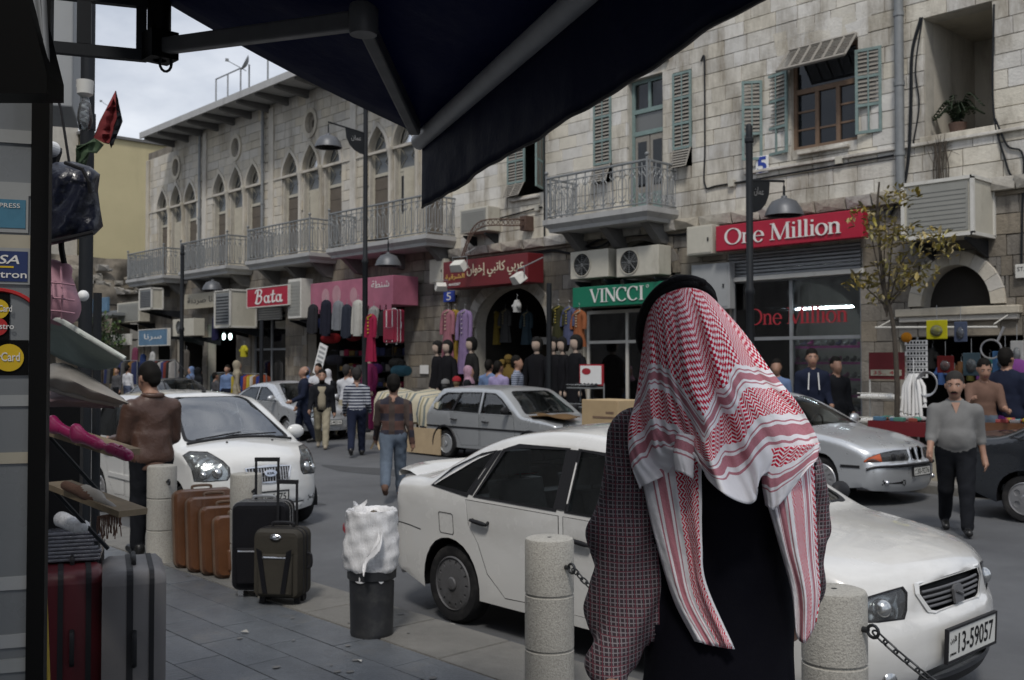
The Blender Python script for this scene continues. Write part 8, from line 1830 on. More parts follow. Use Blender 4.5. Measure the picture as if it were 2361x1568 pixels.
def cloth(name, rows, nsub, fold, nf, parent, vmode='hem', vs0=0., ph=0., us=1., zig=0.):
 A = np.array(rows, float); R0, C0 = A.shape[:2]
 cols = np.array([spline([tuple(A[i, j]) for i in range(R0)], nsub) for j in range(C0)])
 G = np.array([spline([tuple(cols[j, t]) for j in range(C0)], nsub) for t in range(cols.shape[1])])
 T_n, S_n = G.shape[:2]; W = np.zeros((T_n, S_n, 3))
 for i in range(T_n):
  t_ = i / (T_n - 1)
  for j in range(S_n):
   s_ = j / (S_n - 1); u, v, k = G[i, j]
   am = fold * (0.35 + .65 * t_) * min(1, 5 * t_); x = s_ + .05 * math.sin(t_ * 5 + ph)
   k += am * (1 - 2 * abs(math.sin(PI * nf * x + ph)) ** .7 + .5 * math.sin(2 * PI * nf * 1.7 * x + 1.3 + t_ * 2) + .25 * math.sin(2 * PI * nf * 4.3 * x - t_ * 5))
   if zig: k += t_ ** .7 * sum(-.020 * math.exp(-((s_ - f_) / .035) ** 2) + .020 * math.exp(-((s_ - f_ - .06) / .03) ** 2) for f_ in (.30, .62))
   u += am * 420 * .45 * math.cos(2 * PI * nf * x + ph) * min(1, 4 * s_, 4 * (1 - s_))
   W[i, j] = L(u, v, k)
 ds = np.linalg.norm(np.diff(W, axis=1), axis=2); dt = np.linalg.norm(np.diff(W, axis=0), axis=2)
 UU = np.concatenate([np.zeros((T_n, 1)), np.cumsum(ds, 1)], 1); UU = np.tile(UU[T_n // 2], (T_n, 1)) * us
 VV = np.concatenate([np.cumsum(dt[::-1], 0)[::-1], np.zeros((1, S_n))], 0)
 V0, Q0 = VV, UU; sv = np.linspace(0, 1, S_n); VV = VV + zig * np.interp(sv, (0, .1, .30, .36, .60, .68, .85, 1), (0, 0, -.6, -.3, 1., -.5, -.6, -.3))[None, :] * np.minimum(1, VV / .10)
 if vmode == 'left': VV, UU = UU + vs0, VV
 elif vmode == 'right': VV, UU = (UU.max(1)[:, None] - UU) + vs0, VV
 b = MB(); b.grid([[tuple(W[i, j]) for j in range(S_n)] for i in range(T_n)])
 o = b.build(name, 'keffiyeh', parent, smooth=180); set_uv(o, [(float(UU[i, j]), float(VV[i, j])) for i in range(T_n) for j in range(S_n)]); set_uv(o, [(float(Q0[i, j]), float(V0[i, j])) for i in range(T_n) for j in range(S_n)], 'weave')
 so = o.modifiers.new('S', 'SOLIDIFY'); so.thickness = .0022; so.offset = 0; return o
main = [[(1484, 800, 2.62), (1482, 780, 2.53), (1490, 730, 2.47), (1512, 692, 2.42), (1550, 672, 2.39), (1590, 664, 2.38), (1625, 674, 2.40), (1648, 692, 2.44)],
 [(1482, 860, 2.62), (1478, 840, 2.52), (1496, 805, 2.43), (1528, 778, 2.36), (1575, 765, 2.33), (1625, 760, 2.33), (1672, 765, 2.36), (1716, 768, 2.43)],
 [(1470, 930, 2.62), (1466, 925, 2.47), (1497, 905, 2.40), (1540, 890, 2.33), (1595, 880, 2.29), (1655, 872, 2.29), (1716, 866, 2.33), (1780, 858, 2.41)],
 [(1462, 990, 2.52), (1452, 988, 2.43), (1498, 985, 2.38), (1550, 980, 2.31), (1612, 975, 2.26), (1682, 965, 2.26), (1760, 950, 2.30), (1846, 940, 2.40)],
 [(1466, 1062, 2.50), (1456, 1062, 2.41), (1505, 1058, 2.37), (1556, 1030, 2.30), (1615, 1045, 2.25), (1692, 1068, 2.25), (1784, 1040, 2.29), (1890, 1026, 2.39)],
 [(1486, 1124, 2.48), (1478, 1124, 2.40), (1535, 1092, 2.35), (1592, 1036, 2.28), (1634, 1108, 2.24), (1728, 1162, 2.24), (1762, 1094, 2.28), (1880, 1052, 2.38)]]
kf = cloth('keffiyeh', main, 14, .019, 4.2, hero, zig=.075)
ltail = [[(1470, 1050, 2.42), (1520, 1060, 2.37), (1570, 1050, 2.35), (1617, 1040, 2.30)], [(1496, 1180, 2.39), (1540, 1170, 2.35), (1580, 1160, 2.33), (1618, 1150, 2.30)], [(1524, 1290, 2.37), (1560, 1280, 2.34), (1592, 1270, 2.33), (1619, 1250, 2.30)], [(1556, 1390, 2.36), (1585, 1385, 2.34), (1608, 1372, 2.33), (1628, 1345, 2.31)], [(1602, 1478, 2.36), (1640, 1488, 2.34), (1666, 1493, 2.33), (1694, 1497, 2.33)]]
cloth('keffiyeh_corner', ltail, 10, .010, 1.6, kf, 'left', .0, .8, 1.3)
rtail = [[(1752, 1040, 2.36), (1785, 1050, 2.32), (1828, 1050, 2.34), (1874, 1040, 2.41)], [(1762, 1130, 2.33), (1800, 1140, 2.30), (1842, 1150, 2.33), (1880, 1160, 2.40)], [(1792, 1240, 2.33), (1820, 1260, 2.30), (1852, 1270, 2.33), (1886, 1290, 2.39)], [(1824, 1360, 2.34), (1846, 1372, 2.31), (1866, 1376, 2.33), (1891, 1366, 2.38)], [(1836, 1462, 2.34), (1848, 1482, 2.32), (1864, 1474, 2.34), (1882, 1432, 2.38)]]
cloth('keffiyeh_corner', rtail, 10, .012, 1.7, kf, 'left', .0, 2., 1.3)
flapr = [[(1770, 1035, 2.28), (1815, 1030, 2.29), (1860, 1025, 2.33), (1890, 1020, 2.40)], [(1757, 1100, 2.30), (1790, 1105, 2.28), (1835, 1090, 2.30), (1884, 1058, 2.37)], [(1765, 1165, 2.31), (1785, 1175, 2.29), (1815, 1140, 2.29), (1866, 1075, 2.34)]]
cloth('keffiyeh_fold', flapr, 10, .008, 1.4, kf, 'hem', 0, .4)
flapl = [[(1560, 1000, 2.27), (1580, 1000, 2.26), (1602, 1005, 2.26)], [(1553, 1045, 2.265), (1575, 1050, 2.25), (1600, 1055, 2.255)], [(1556, 1085, 2.27), (1578, 1092, 2.255), (1598, 1105, 2.26)]]
cloth('keffiyeh_fold', flapl, 8, .004, 1., kf, 'hem', 0, 0)
b = MB(); ctr = L(1562, 735, 2.49); nrm = (L(1515, 660, 2.52) - L(1600, 830, 2.46)); nrm /= np.linalg.norm(nrm)
x_ = np.cross(nrm, (0, 0, 1.)); x_ /= np.linalg.norm(x_); y_ = np.cross(nrm, x_)
rg0 = [(1482, 800, 2.53), (1491, 720, 2.46), (1560, 662, 2.40), (1640, 690, 2.48), (1575, 725, 2.65), (1492, 800, 2.60)]; c0_ = np.array(L(1548, 700, 2.55)); ro = [np.array(L(*q)) for q in spline(rg0, 5, True)]; ro.append(ro[0]); b.grid([[tuple(c0_ + (p_ - c0_) * f_ + np.array((-.02, .02, .03)) * (1 - f_)) for p_ in ro] for f_ in (1, .7, .4, .05)]); cr = b.build('keffiyeh_crown', 'keffiyeh', kf, smooth=180); set_uv(cr, [(.5 * v_.co.x, .4 + .5 * v_.co.z) for v_ in cr.data.vertices]); set_uv(cr, [(v_.co.x, v_.co.z) for v_ in cr.data.vertices], 'weave')
mat('cord_black', (.005, .005, .006), .7, spec=.15, var=.1, vs=60, bump=.6, bs=220)
rg = [(1480, 806, 2.53), (1477, 765, 2.50), (1491, 718, 2.455), (1521, 679, 2.415), (1560, 657, 2.395), (1600, 655, 2.40), (1632, 671, 2.44), (1646, 696, 2.50), (1625, 705, 2.60), (1575, 725, 2.66), (1525, 765, 2.66), (1492, 806, 2.61)]
for k in range(2):
 b = MB(); b.tube(spline([tuple(L(u - 3 * k, v - 11 * k, kk)) for u, v, kk in rg], 5, True), .0098, 10, closed=True); b.build('head_cord', 'cord_black', hero, smooth=180)
b = MB(); b.ball(tuple(L(1570, 644, 2.41)), (.03, .018, .012), 10); b.ball(tuple(L(1612, 652, 2.41)), (.02, .016, .012), 10); b.build('cord_knot', 'cord_black', hero, smooth=60)
# -- bollards, chains, bin, luggage on the near pavement
mat('granite', (.40, .385, .345), .8, var=.1, vs=3, bump=.4, bs=120, dirt=110, dcol=(.22, .21, .19), dpos=(.45, .70))
mat('chain_iron', (.05, .052, .055), .42, metal=.7, var=.2, vs=30)
def bollard(P_, label, r=.128, H=.85):
 t = thing('bollard', label, 'bollard', P_, 0, 'stone bollards along the kerb'); b = MB(); g = []
 for z in (H * .33, H * .66): g += [(r, z - .008), (r - .007, z - .004), (r - .007, z + .004), (r, z + .008)]
 b.lathe([(r + .004, 0), (r + .002, .01)] + g + [(r, H - .02), (r - .006, H - .005), (r - .02, H), (.001, H)], 40); b.build('shaft', 'granite', t, smooth=25)
 b = MB(); b.lathe([(.012, H - .002), (.012, H + .001)], 10); b.build('core_mark', 'iron_dark', t)
 b = MB(); d = r + .004
 b.tube([(r - .02, 0, H * .84), (d + .02, 0, H * .84)], .012, 7); b.tube([(d + .04 + .024 * math.cos(a), 0, H * .84 + .024 * math.sin(a)) for a in [2 * PI * i / 12 for i in range(12)]], .007, 6, closed=True); b.build('eye_bolt', 'chain_iron', t, smooth=60); t.rotation_euler.z = R_(-4); return t
B1 = onz(372, 1293, 0); B2 = onz(566, 1330, 0); B3 = onz(1267, 1618, 0); p4 = onz(1923, 1357, .85); B4 = Vector((p4.x, p4.y, 0)); B5 = B4 + Vector((1.75, 0, 0))
for q_, lab in ((B1, 'stone bollard beside the man in leather jacket'), (B2, 'stone bollard hidden behind the upright suitcases'), (B3, 'stone bollard in front of the white saloon door with rusty chain bolt'), (B4, 'nearest stone bollard at the lower right with chain'), (B5, 'stone bollard just beyond the right edge of the view')): bollard(q_, lab)
def chain(a, b_, sag, label, n):
 t = thing('chain', label, 'chain', a, 0, 'chains between bollards'); a, b_ = Vector(a), Vector(b_)
 for i in range(n):
  s0 = (i + .5) / n; p = a.lerp(b_, s0) - Vector((0, 0, 4 * sag * s0 * (1 - s0))); d = (b_ - a) - Vector((0, 0, 4 * sag * (1 - 2 * s0))); Ln = d.length / n
  q = d.to_track_quat('X', 'Z'); M_ = Matrix.Translation(p - a) @ q.to_matrix().to_4x4() @ Matrix.Rotation(R_(90) * (i % 2) + .3, 4, 'X'); hl = Ln * .64; w = .0125
  pts = [(hl - w + w * math.cos(c_), w * math.sin(c_), 0) for c_ in [R_(-90 + 36 * k) for k in range(6)]] + [(-hl + w + w * math.cos(c_), w * math.sin(c_), 0) for c_ in [R_(90 + 36 * k) for k in range(6)]]
  b = MB(); b.tube(pts, .0042, 6, 0, M_, closed=True); b.build('chain_link', 'chain_iron', t, smooth=60)
e = Vector((.172, 0, .71))
chain(B3 + e, B4 + Vector((-.12, 0, .71)), .22, 'iron chain hanging from the middle bollard towards the keffiyeh', 44)
chain(B4 + e, B5 + Vector((-.12, 0, .71)), .26, 'iron chain hanging from the nearest bollard to the right', 34)
BP = onz(857, 1462, 0); t = thing('litter_bin', 'black litter bin wrapped in a torn white plastic bag', 'bin', BP); mat('bin_black', (.02, .021, .024), .45, var=.15, vs=9, dirt=7, dcol=(.06, .06, .058), dpos=(.5, .8))
b = MB(); b.lathe([(.135, 0), (.14, .02), (.138, .03), (.145, .36), (.158, .37), (.160, .44), (.150, .45), (.155, .74), (.14, .74), (.13, .1), (.001, .1)], 32); b.build('bucket', 'bin_black', t, smooth=35)
m = mat('bag_film', (.74, .74, .75), .28, var=.1, vs=9, spec=.6, bump=.5, bs=1., stretch=(38, 38, 9)); m.node_tree.nodes['Principled BSDF'].inputs['Transmission Weight'].default_value = .15
r2 = random.Random(6); rnd_ = [[r2.random() for _ in range(60)] for _ in range(40)]
def bagr(i, j, n=56): a = 2 * PI * j / n; z = lerp(.80, .36, i / 24); return (.163 + .005 * math.sin(5 * a + i * .35) + .004 * math.sin(9 * a - i * .6) + .003 * math.sin(i * 1.3 + 3 * a) + .003 * rnd_[i][j % n] + (.012 * math.exp(-((i - 14) / 6) ** 2)) * (1 + math.sin(3 * a + 1)) - (.015 if i > 20 else 0), a, z + (.02 * math.sin(7 * a) + .02 * rnd_[3][j % n] if i > 21 else 0))
Pg = [[(lambda r, a, z: (r * math.cos(a), r * math.sin(a), z))(*bagr(i, j % 56)) for j in range(57)] for i in range(25)]
top_ = [[(r * math.cos(2 * PI * j / 56), r * math.sin(2 * PI * j / 56), z + .008 * rnd_[k][j % 56]) for j in range(57)] for k, (r, z) in enumerate(((.125, .72), (.14, .79), (.158, .805)))]
b = MB(); b.grid(top_ + Pg); o = b.build('plastic_bag', 'bag_film', t, smooth=50)
b = MB(); b.grid([[(-.05 + .10 * s_ + .015 * math.sin(k * 2.), -.10 + .03 * math.sin(s_ * 5 + k), .79 + k * .018 + .02 * math.sin(s_ * 6 + k * .7)) for s_ in [i / 10 for i in range(11)]] for k in range(5)]); b.build('bag_tuft', 'bag_film', t, smooth=60)
b = MB(); b.grid([[(.15 + .03 * math.sin(k) + .05 * s_, -.06 - .02 * k, .68 - .04 * k + .02 * math.sin(s_ * 9 + k)) for s_ in [i / 8 for i in range(9)]] for k in range(7)]); b.build('bag_knot', 'bag_film', t, smooth=60)
text_part('bag_print', 'aln', 'letter_red', t, Matrix.Rotation(R_(-28), 4, 'Z') @ Matrix.Translation((-.125, -.176, .66)), .14, .055, .003, .02)
b = MB(); r2 = random.Random(1)
for i in range(9): b.ball((r2.uniform(-.07, .07), r2.uniform(-.07, .07), .75 + r2.random() * .03), (.03, .025, .02), 7)
b.build('rubbish', 'blind_brown', t)
mat('metal_zip', (.5, .5, .5), .3, metal=.9, var=.1)
def at_case(u, v): return onz(u, v, 0)
t = suitcase('suitcase', 'tall black trolley suitcase with extended handle', at_case(592, 1378) + Vector((-.08, .1, 0)), .43, .26, .66, 'luggage_black', R_(48), 'metal_zip', .30, 'suitcases on the near pavement', pocket=(-.4, .4, .08, .5), bulge=.02)
t = suitcase('suitcase', 'small olive trolley suitcase with two dark side panels and raised handle', at_case(652, 1388), .37, .22, .50, 'luggage_olive', R_(38), 'trim_black', .32, 'suitcases on the near pavement', pocket=(-.36, .36, .06, .66), bulge=.03)
for s in (-1, 1): b = MB(); b.prism([(s * .135, .42), (s * .095, .40), (s * .05, .10), (s * .085, .10)] if s > 0 else [(-.135, .42), (-.085, .10), (-.05, .10), (-.095, .40)], -.176, -.168); b.build('side_panel', 'luggage_black', t)
b = MB(); b.ball((0, -.15, .50), (.045, .012, .022), 10); b.build('badge', 'chrome', t)
for i, (u, v, w, hh, lab) in enumerate(((440, 1308, .5, .66, 'rearmost tan leather suitcase leaning by the bollard'), (468, 1318, .48, .62, 'second tan leather suitcase of the leaning row'), (497, 1325, .46, .56, 'third tan leather suitcase of the leaning row'), (525, 1332, .44, .50, 'front tan leather suitcase of the leaning row'))):
 t = suitcase('suitcase', lab, at_case(u, v) + Vector((.0, .12, 0)), w, .17, hh, 'luggage_brown', R_(96), 'frame_wood', 0, 'tan leather suitcases', strap='luggage_brown', tilt=0, wheels=False, pocket=(-.3, .3, .1, .45)); t.rotation_euler = (R_(-9), 0, R_(78))
G5 = 'large cases at the shop door'
mr = onz(230, 1310, .76); t = suitcase('suitcase', 'large maroon hard suitcase with black bands at the shop door', (mr.x - .09, mr.y - .10, 0), .50, .28, .74, 'luggage_maroon', math.atan2(RV.y, RV.x) - R_(66), 'trim_black', 0, G5, rib=((-.05, .012), (.07, .012)))
t = suitcase('suitcase', 'large grey suitcase with black bands at the shop door', (mr.x + .11, mr.y + .12, 0), .52, .28, .74, 'luggage_grey', math.atan2(RV.y, RV.x) - R_(68), 'trim_black', 0, G5, rib=((-.02, .014), (.075, .011)))
# -- the shop at the left edge
mat('panel_grey', (.15, .16, .168), .3, var=.08, vs=3, coat=.2); mat('strip_white', (.28, .29, .29), .35, var=.1, vs=6); mat('frame_black', (.005, .005, .005), .5, var=0, spec=.1)
D1 = R_(23.8); e1 = Vector((-math.cos(D1), math.sin(D1), 0)); e2 = Vector((math.sin(D1), math.cos(D1), 0))
pp = dep(88, 840, 3.0); DP = Vector((pp.x, pp.y, 0)); DA = math.atan2(e2.y, e2.x)
t = thing('shop_door', 'grey glass shop door with card stickers at the left edge', 'door', DP, DA)
pz = lambda v: CZ + (840 - v) * 3.0 / CF
b = MB(); b.box(-1.0, -.012, -.02, .02, 0, pz(190)); b.build('panel', 'panel_grey', t)
b = MB(); b.box(-.02, .028, -.045, .045, 0, 3.0); b.build('edge_post', 'frame_black', t)
b = MB(); b.box(-1.0, -.015, -.03, .03, pz(185), 2.95); b.build('dark_transom', 'frame_black', t)
for k, (v0, v1, mm) in enumerate(((335, 305, 'strip_white'), (455, 425, 'strip_white'), (575, 545, 'beige_sign'), (1535, 1505, 'strip_white'), (1350, 1320, 'grey_paint'), (1480, 1450, 'grey_paint'), (935, 910, 'strip_white'), (1065, 1040, 'beige_sign'))):
 b = MB(); b.box(-1.0, -.022, -.026, -.0205, pz(v0), pz(v1)); b.build('strip', mm, t)
def card(v0, v1, x0, x1, m): b = MB(); b.box(x0, x1, -.0265, -.021, pz(v1), pz(v0)); return b.build('card_sticker', m, t)
mat('card_blue', (.015, .03, .11), .4, var=.05); mat('card_teal', (.05, .16, .24), .4, var=.2, vs=14); mat('card_red', (.42, .02, .02), .4, var=.03); mat('card_yellow', (.60, .40, .01), .4, var=.03); mat('card_sky', (.05, .25, .45), .4, var=.03)
fz = -.0275
Tt = lambda x, z: Matrix.Translation((x, fz, z))
c_ = card(455, 540, -.30, -.028, 'strip_white'); b = MB(); b.box(-.29, -.035, -.0285, -.0266, pz(530), pz(465)); o = b.build('card_face', 'card_teal', c_); text_part('lettering', 'ONAL EXPRESS', 'letter_white', c_, Matrix.Translation((-.2, -.030, pz(484))), .15, .013, .001)
c_ = card(575, 658, -.26, -.02, 'strip_white'); b = MB(); b.box(-.25, -.028, -.0285, -.0266, pz(652), pz(583)); b.build('card_face', 'card_blue', c_); text_part('lettering', 'VISA', 'letter_white', c_, Matrix.Translation((-.145, -.030, pz(612))), .095, .026, .001, .012, .25); text_part('lettering', 'Electron', 'letter_white', c_, Matrix.Translation((-.165, -.030, pz(644))), .135, .021, .001, .01); b = MB(); b.box(-.145, -.065, -.030, -.0287, pz(621), pz(617)); b.build('stripe', 'card_yellow', c_)
def circles(z, cx, r, cols, name_, x0, hgt, back):
 c_ = card(z - 40, z + 40, -.26, -.024 if r > .033 else -.075, back)
 for k, (dx, cm) in enumerate(cols): b = MB(); b.lathe([(r, -.001), (r, .001), (.001, .001)], 30, 0, Matrix.Translation((cx + dx, -.0285 - .0012 * k, pz(z))) @ Matrix.Rotation(R_(90), 4, 'X')); b.build('disc', cm, c_)
 text_part('lettering', name_, 'letter_white', c_, Matrix.Translation((x0, -.0325, pz(z) - hgt * .4)), hgt * 4.6, hgt, .001, .008)
circles(715, -.105, .029, ((-.04, 'card_red'), (0, 'card_yellow')), 'MasterCard', -.155, .019, 'frame_black')
circles(755, -.105, .026, ((-.04, 'card_sky'), (0, 'card_red')), 'Maestro', -.14, .017, 'frame_black')
circles(825, -.075, .040, ((-.055, 'card_red'), (0, 'card_yellow')), 'MasterCard', -.165, .026, 'frame_black')
b = MB(); b.tube([(-.11 + .12 * math.cos(a), -.027, pz(745) + .095 * math.sin(a)) for a in [R_(40 + 10 * i) for i in range(11)]], .006, 6); b.build('red_arc', 'card_red', t)
WL = thing('shop_front_wall', 'dark shop front wall carrying the awning at the left edge', 'wall', (DP - e2 * 1.0), math.atan2(e1.y, e1.x))
b = MB(); b.box(-6, .35, .05, .3, 0, 4.4); b.box(.35, 1.5, .05, .3, 2.95, 4.4); b.build('wall', 'concrete_dark', WL)
t = thing('shutter_housing', 'black slanted shutter housing with corrugated strip at the upper left', 'shutter', dep(60, 60, 2.6)); o_ = t.location; g = lambda u, v, k: dep(u, v, k) - o_
b = MB(); Pq = [g(-60, -60, 2.62), g(50, -60, 2.62), g(108, 172, 2.62), g(108, 215, 2.62), g(60, 215, 2.62), g(-60, 215, 2.62)]; Pr = [q_ + F0 * .1 for q_ in Pq]; b.add(Pq + Pr, [tuple(range(6)), tuple(range(11, 5, -1))] + [(i, (i + 1) % 6, (i + 1) % 6 + 6, i + 6) for i in range(6)]); b.build('cover', 'frame_black', t)
for i in range(4): b = MB(); b.tube([g(58 + i * 13, -60, 2.66), g(96 + i * 4, 150, 2.66)], .008, 6); b.build('corrugation', 'zinc', t, smooth=60)
t = thing('bracket_frame', 'dark steel bracket frame with two square openings under the awning', 'bracket', dep(220, 60, 3.62)); o_ = t.location
M_ = Matrix.Rotation(DA, 4, 'Z'); s_ = 3.62 / CF;
def bar(u0, v0, u1, v1, th=.03): b.box((u0 - 220) * s_ * 1.05, (u1 - 220) * s_ * 1.05, -th / 2, th / 2, (60 - v1) * s_, (60 - v0) * s_, 0, M_)
for bb in ((104, -60, 330, 6), (104, 106, 326, 132), (106, 7, 121, 105), (183, 7, 212, 105), (304, 7, 326, 105), (327, 10, 350, 100)): b = MB(); bar(*bb); b.build('bar', 'iron_dark', t)
pl = dep(192, 1200, 6.2); t = thing('dark_pole', 'tall dark pole behind the shop goods at the left', 'pole', (pl.x, pl.y, 0)); b = MB(); b.tube([(0, 0, 0), (0, 0, 4.4)], .042, 12); b.lathe([(.05, 3.2), (.05, 3.3)], 12); b.build('tube', 'iron_dark', t, smooth=40)
pb = dep(140, 130, 6.6); t = thing('sign_box', 'grey lightbox sign seen from below behind the pole', 'sign', pb, DA); b = MB(); b.box(-.16, .1, -.3, .3, -.40, .6); b.build('box', 'grey_paint', t, bevel=.01)
pb = dep(196, 225, 6.0); t = thing('lamp_bulb', 'clear spiral bulb hanging from a socket on the dark pole', 'light bulb', pb); b = MB(); b.lathe([(.05, .10), (.045, .02), (.02, .0)], 14); b.tube([(0, 0, .09), (-.1, .0, .09)], .02, 6); b.build('socket', 'white_plastic', t, smooth=40); b = MB(); b.lathe([(.02, 0), (.035, -.05), (.045, -.13), (.03, -.19), (.001, -.2)], 16); b.build('bulb', 'lamp_glass', t, smooth=60)
b = MB(); b.tube([(.018 * math.cos(a * .9), .018 * math.sin(a * .9), -.02 - a * .006) for a in range(24)], .007, 6); b.build('filament_tube', 'white', t)
pf = dep(205, 360, 6.05); t = thing('flag', 'furled red, black and green flag on the dark pole', 'flag', pf); g = lambda u, v, k: dep(u, v, k) - pf
mat('flag_red', (.15, .016, .018), .8, var=.15, vs=8)
def flagpart(nm, poly, m_, k=6.0):
 c0 = (sum(p_[0] for p_ in poly) / len(poly), sum(p_[1] for p_ in poly) / len(poly)); V, Fc = tess(poly, [], 9.); b = MB(); b.add([g(x, y, k + .02 * math.sin(x * .22 + y * .05) + .012 * math.sin(y * .3)) for x, y in V], Fc); o = b.build(nm, m_, t, smooth=60); so = o.modifiers.new('S', 'SOLIDIFY'); so.thickness = .006
flagpart('red_field', [(268, 210), (275, 265), (262, 335), (240, 330), (218, 318), (232, 280)], 'flag_red'); flagpart('black_field', [(268, 210), (283, 280), (268, 318), (256, 342), (252, 330), (270, 270)], 'cloth_black', 5.97); flagpart('green_field', [(218, 318), (240, 334), (222, 352), (204, 350), (186, 375), (176, 380), (176, 345), (204, 330)], 'leaf_dark', 5.98); flagpart('lower_green', [(176, 335), (205, 330), (208, 345), (196, 385), (176, 385)], 'leaf_dark', 6.0)
b = MB(); b.tube([g(176, 345, 6.02), g(222, 322, 6.02)], .008, 6); b.build('staff', 'iron_dark', t)
pb = dep(122, 345, 4.3); t = thing('round_lamp', 'white round lamp head above the hanging navy bag', 'lamp', pb); b = MB(); b.lathe([(.03, .1), (.034, 0), (.001, 0)], 20, 0, Matrix.Rotation(R_(90), 4, 'X') @ Matrix.Rotation(R_(40), 4, 'Y')); b.build('lens', 'white', t); b = MB(); b.tube([(0, .02, 0), (-.15, .05, -.04)], .02, 6); b.build('arm', 'iron_dark', t)
pb = dep(192, 682, 5.4); t = thing('round_lamp', 'small white globe lamp right of the pink bag', 'lamp', pb); b = MB(); b.ball((0, 0, 0), .03, 12); b.build('globe', 'white', t, smooth=60); b = MB(); b.tube([(0, 0, 0), (-.2, 0, 0)], .012, 5); b.build('arm', 'iron_dark', t)
mat('bag_navy', (.006, .008, .02), .32, var=.2, vs=6, coat=.3, bump=.4, bs=22); mat('bag_pink', (.38, .20, .25), .7, var=.12, vs=6); mat('cloth_mint', (.27, .33, .30), .85, var=.15, vs=9); mat('lace_white', (.52, .55, .52), .85, var=.2, vs=30); mat('bag_cream', (.27, .255, .235), .75, var=.2, vs=8); mat('bag_mauve', (.20, .14, .15), .75, var=.2, vs=8); mat('shoe_pink', (.26, .012, .085), .3, var=.1, vs=9, coat=.3)
def soft(name, label, cat, prims, mats, h=.012, wr=.004, parts=None):
 c0 = Vector(prims[0][0]); t = thing(name, label, cat, c0); pr = [(np.array(Vector(p_[0]) - c0), np.array(Vector(p_[1]) - c0), *p_[2:]) for p_ in prims]; sdf_mesh(name + '_body', pr, mats, h, .04, {i: wr for i in range(4)}, t); return t, c0
k = 4.2; Dp = lambda u, v, kk=k: dep(u, v, kk)
c0 = Dp(150, 460); t = thing('duffel_bag', 'glossy navy holdall hanging at the shop front', 'bag', c0); pq = [(92, 392), (128, 374), (168, 372), (208, 384), (231, 402), (226, 440), (231, 480), (238, 522), (218, 542), (160, 556), (98, 570)]
b = MB(); V, Fc = tess(pq, [], 14.); n_ = len(V)
def bz(u, v): d_ = min(u - 88, 240 - u, v - 368, 572 - v); return .12 * min(1, max(0, d_) / 40) ** .5 + .012 * math.sin(u * .09 + v * .05) + .008 * math.sin(v * .16 - u * .06)
b.add([Dp(u, v, 4.2 - bz(u, v)) - c0 for u, v in V], Fc); b.add([Dp(u, v, 4.3 + bz(u, v)) - c0 for u, v in V], Fc); n_ = len(pq); b.add([Dp(u, v, 4.2 - bz(u, v)) - c0 for u, v in pq] + [Dp(u, v, 4.3 + bz(u, v)) - c0 for u, v in pq], [(i, (i + 1) % n_, (i + 1) % n_ + n_, i + n_) for i in range(n_)]); b.build('bag_body', 'bag_navy', t, smooth=75, weld=.002)
b = MB(); b.tube([Dp(150, 375, 4.05) - c0, Dp(190, 390, 4.03) - c0, Dp(205, 420, 4.03) - c0, Dp(208, 445, 4.04) - c0], .008, 6); b.tube([Dp(105, 560, 4.1) - c0, Dp(160, 548, 4.08) - c0, Dp(215, 535, 4.08) - c0], .008, 6); b.build('piping', 'trim_black', t); b = MB(); b.tube([Dp(160, 380) - c0, Dp(140, 250) - c0, Dp(120, 190) - c0], .006, 5); b.build('strap', 'trim_black', t)
t, c0 = soft('quilted_bag', 'pink quilted bag hanging under the navy holdall', 'bag', [(Dp(120, 640, 4.3), Dp(135, 700, 4.25), .075, .085, 0), (Dp(110, 690, 4.3), Dp(150, 720, 4.25), .07, .05, 0), (Dp(115, 625, 4.28), Dp(150, 622, 4.25), .03, .03, 0)], ['bag_pink'], .011, .003)
b = MB()
for v in (650, 685, 715): b.tube([Dp(100, v, 4.13) - c0, Dp(140, v + 3, 4.1) - c0, Dp(172, v + 8, 4.17) - c0], .004, 4)
for u in (115, 140): b.tube([Dp(u, 615, 4.17) - c0, Dp(u + 4, 680, 4.1) - c0, Dp(u + 2, 735, 4.14) - c0], .004, 4)
b.build('quilting', 'bag_pink', t); b = MB(); b.tube([Dp(150, 620, 4.25) - c0, Dp(142, 575, 4.25) - c0, Dp(140, 540, 4.25) - c0], .012, 6); b.build('strap', 'black', t)
def drape(name, label, cat, rows, m_, th=.006, wave=.01, edge=None):
 c0 = dep(*rows[0][0]); t = thing(name, label, cat, c0); A = np.array(rows, float); cl = np.array([spline([tuple(A[i, j]) for i in range(A.shape[0])], 6) for j in range(A.shape[1])]); G = np.array([spline([tuple(cl[j, q]) for j in range(A.shape[1])], 6) for q in range(cl.shape[1])])
 b = MB(); b.grid([[tuple(dep(G[i, j, 0], G[i, j, 1], G[i, j, 2] + wave * math.sin(j * 1.1 + i * .4)) - c0) for j in range(G.shape[1])] for i in range(G.shape[0])]); o = b.build('cloth', m_, t, smooth=60); so = o.modifiers.new('S', 'SOLIDIFY'); so.thickness = th
 if edge: b = MB(); b.tube([tuple(dep(G[-1, j, 0], G[-1, j, 1], G[-1, j, 2]) - c0) for j in range(G.shape[1])], .012, 6); b.build('lace_edge', edge, t, smooth=60)
 return t
drape('lace_canopy', 'mint green cloth flap with white lace edge at the shop front', 'cloth', [[(95, 800, 4.7), (150, 830, 4.7), (215, 850, 4.6), (270, 845, 4.5)], [(98, 760, 4.5), (150, 770, 4.4), (215, 815, 4.35), (280, 832, 4.3)], [(102, 738, 4.3), (130, 735, 4.2), (200, 775, 4.2), (288, 828, 4.2)]], 'cloth_mint', edge='lace_white')
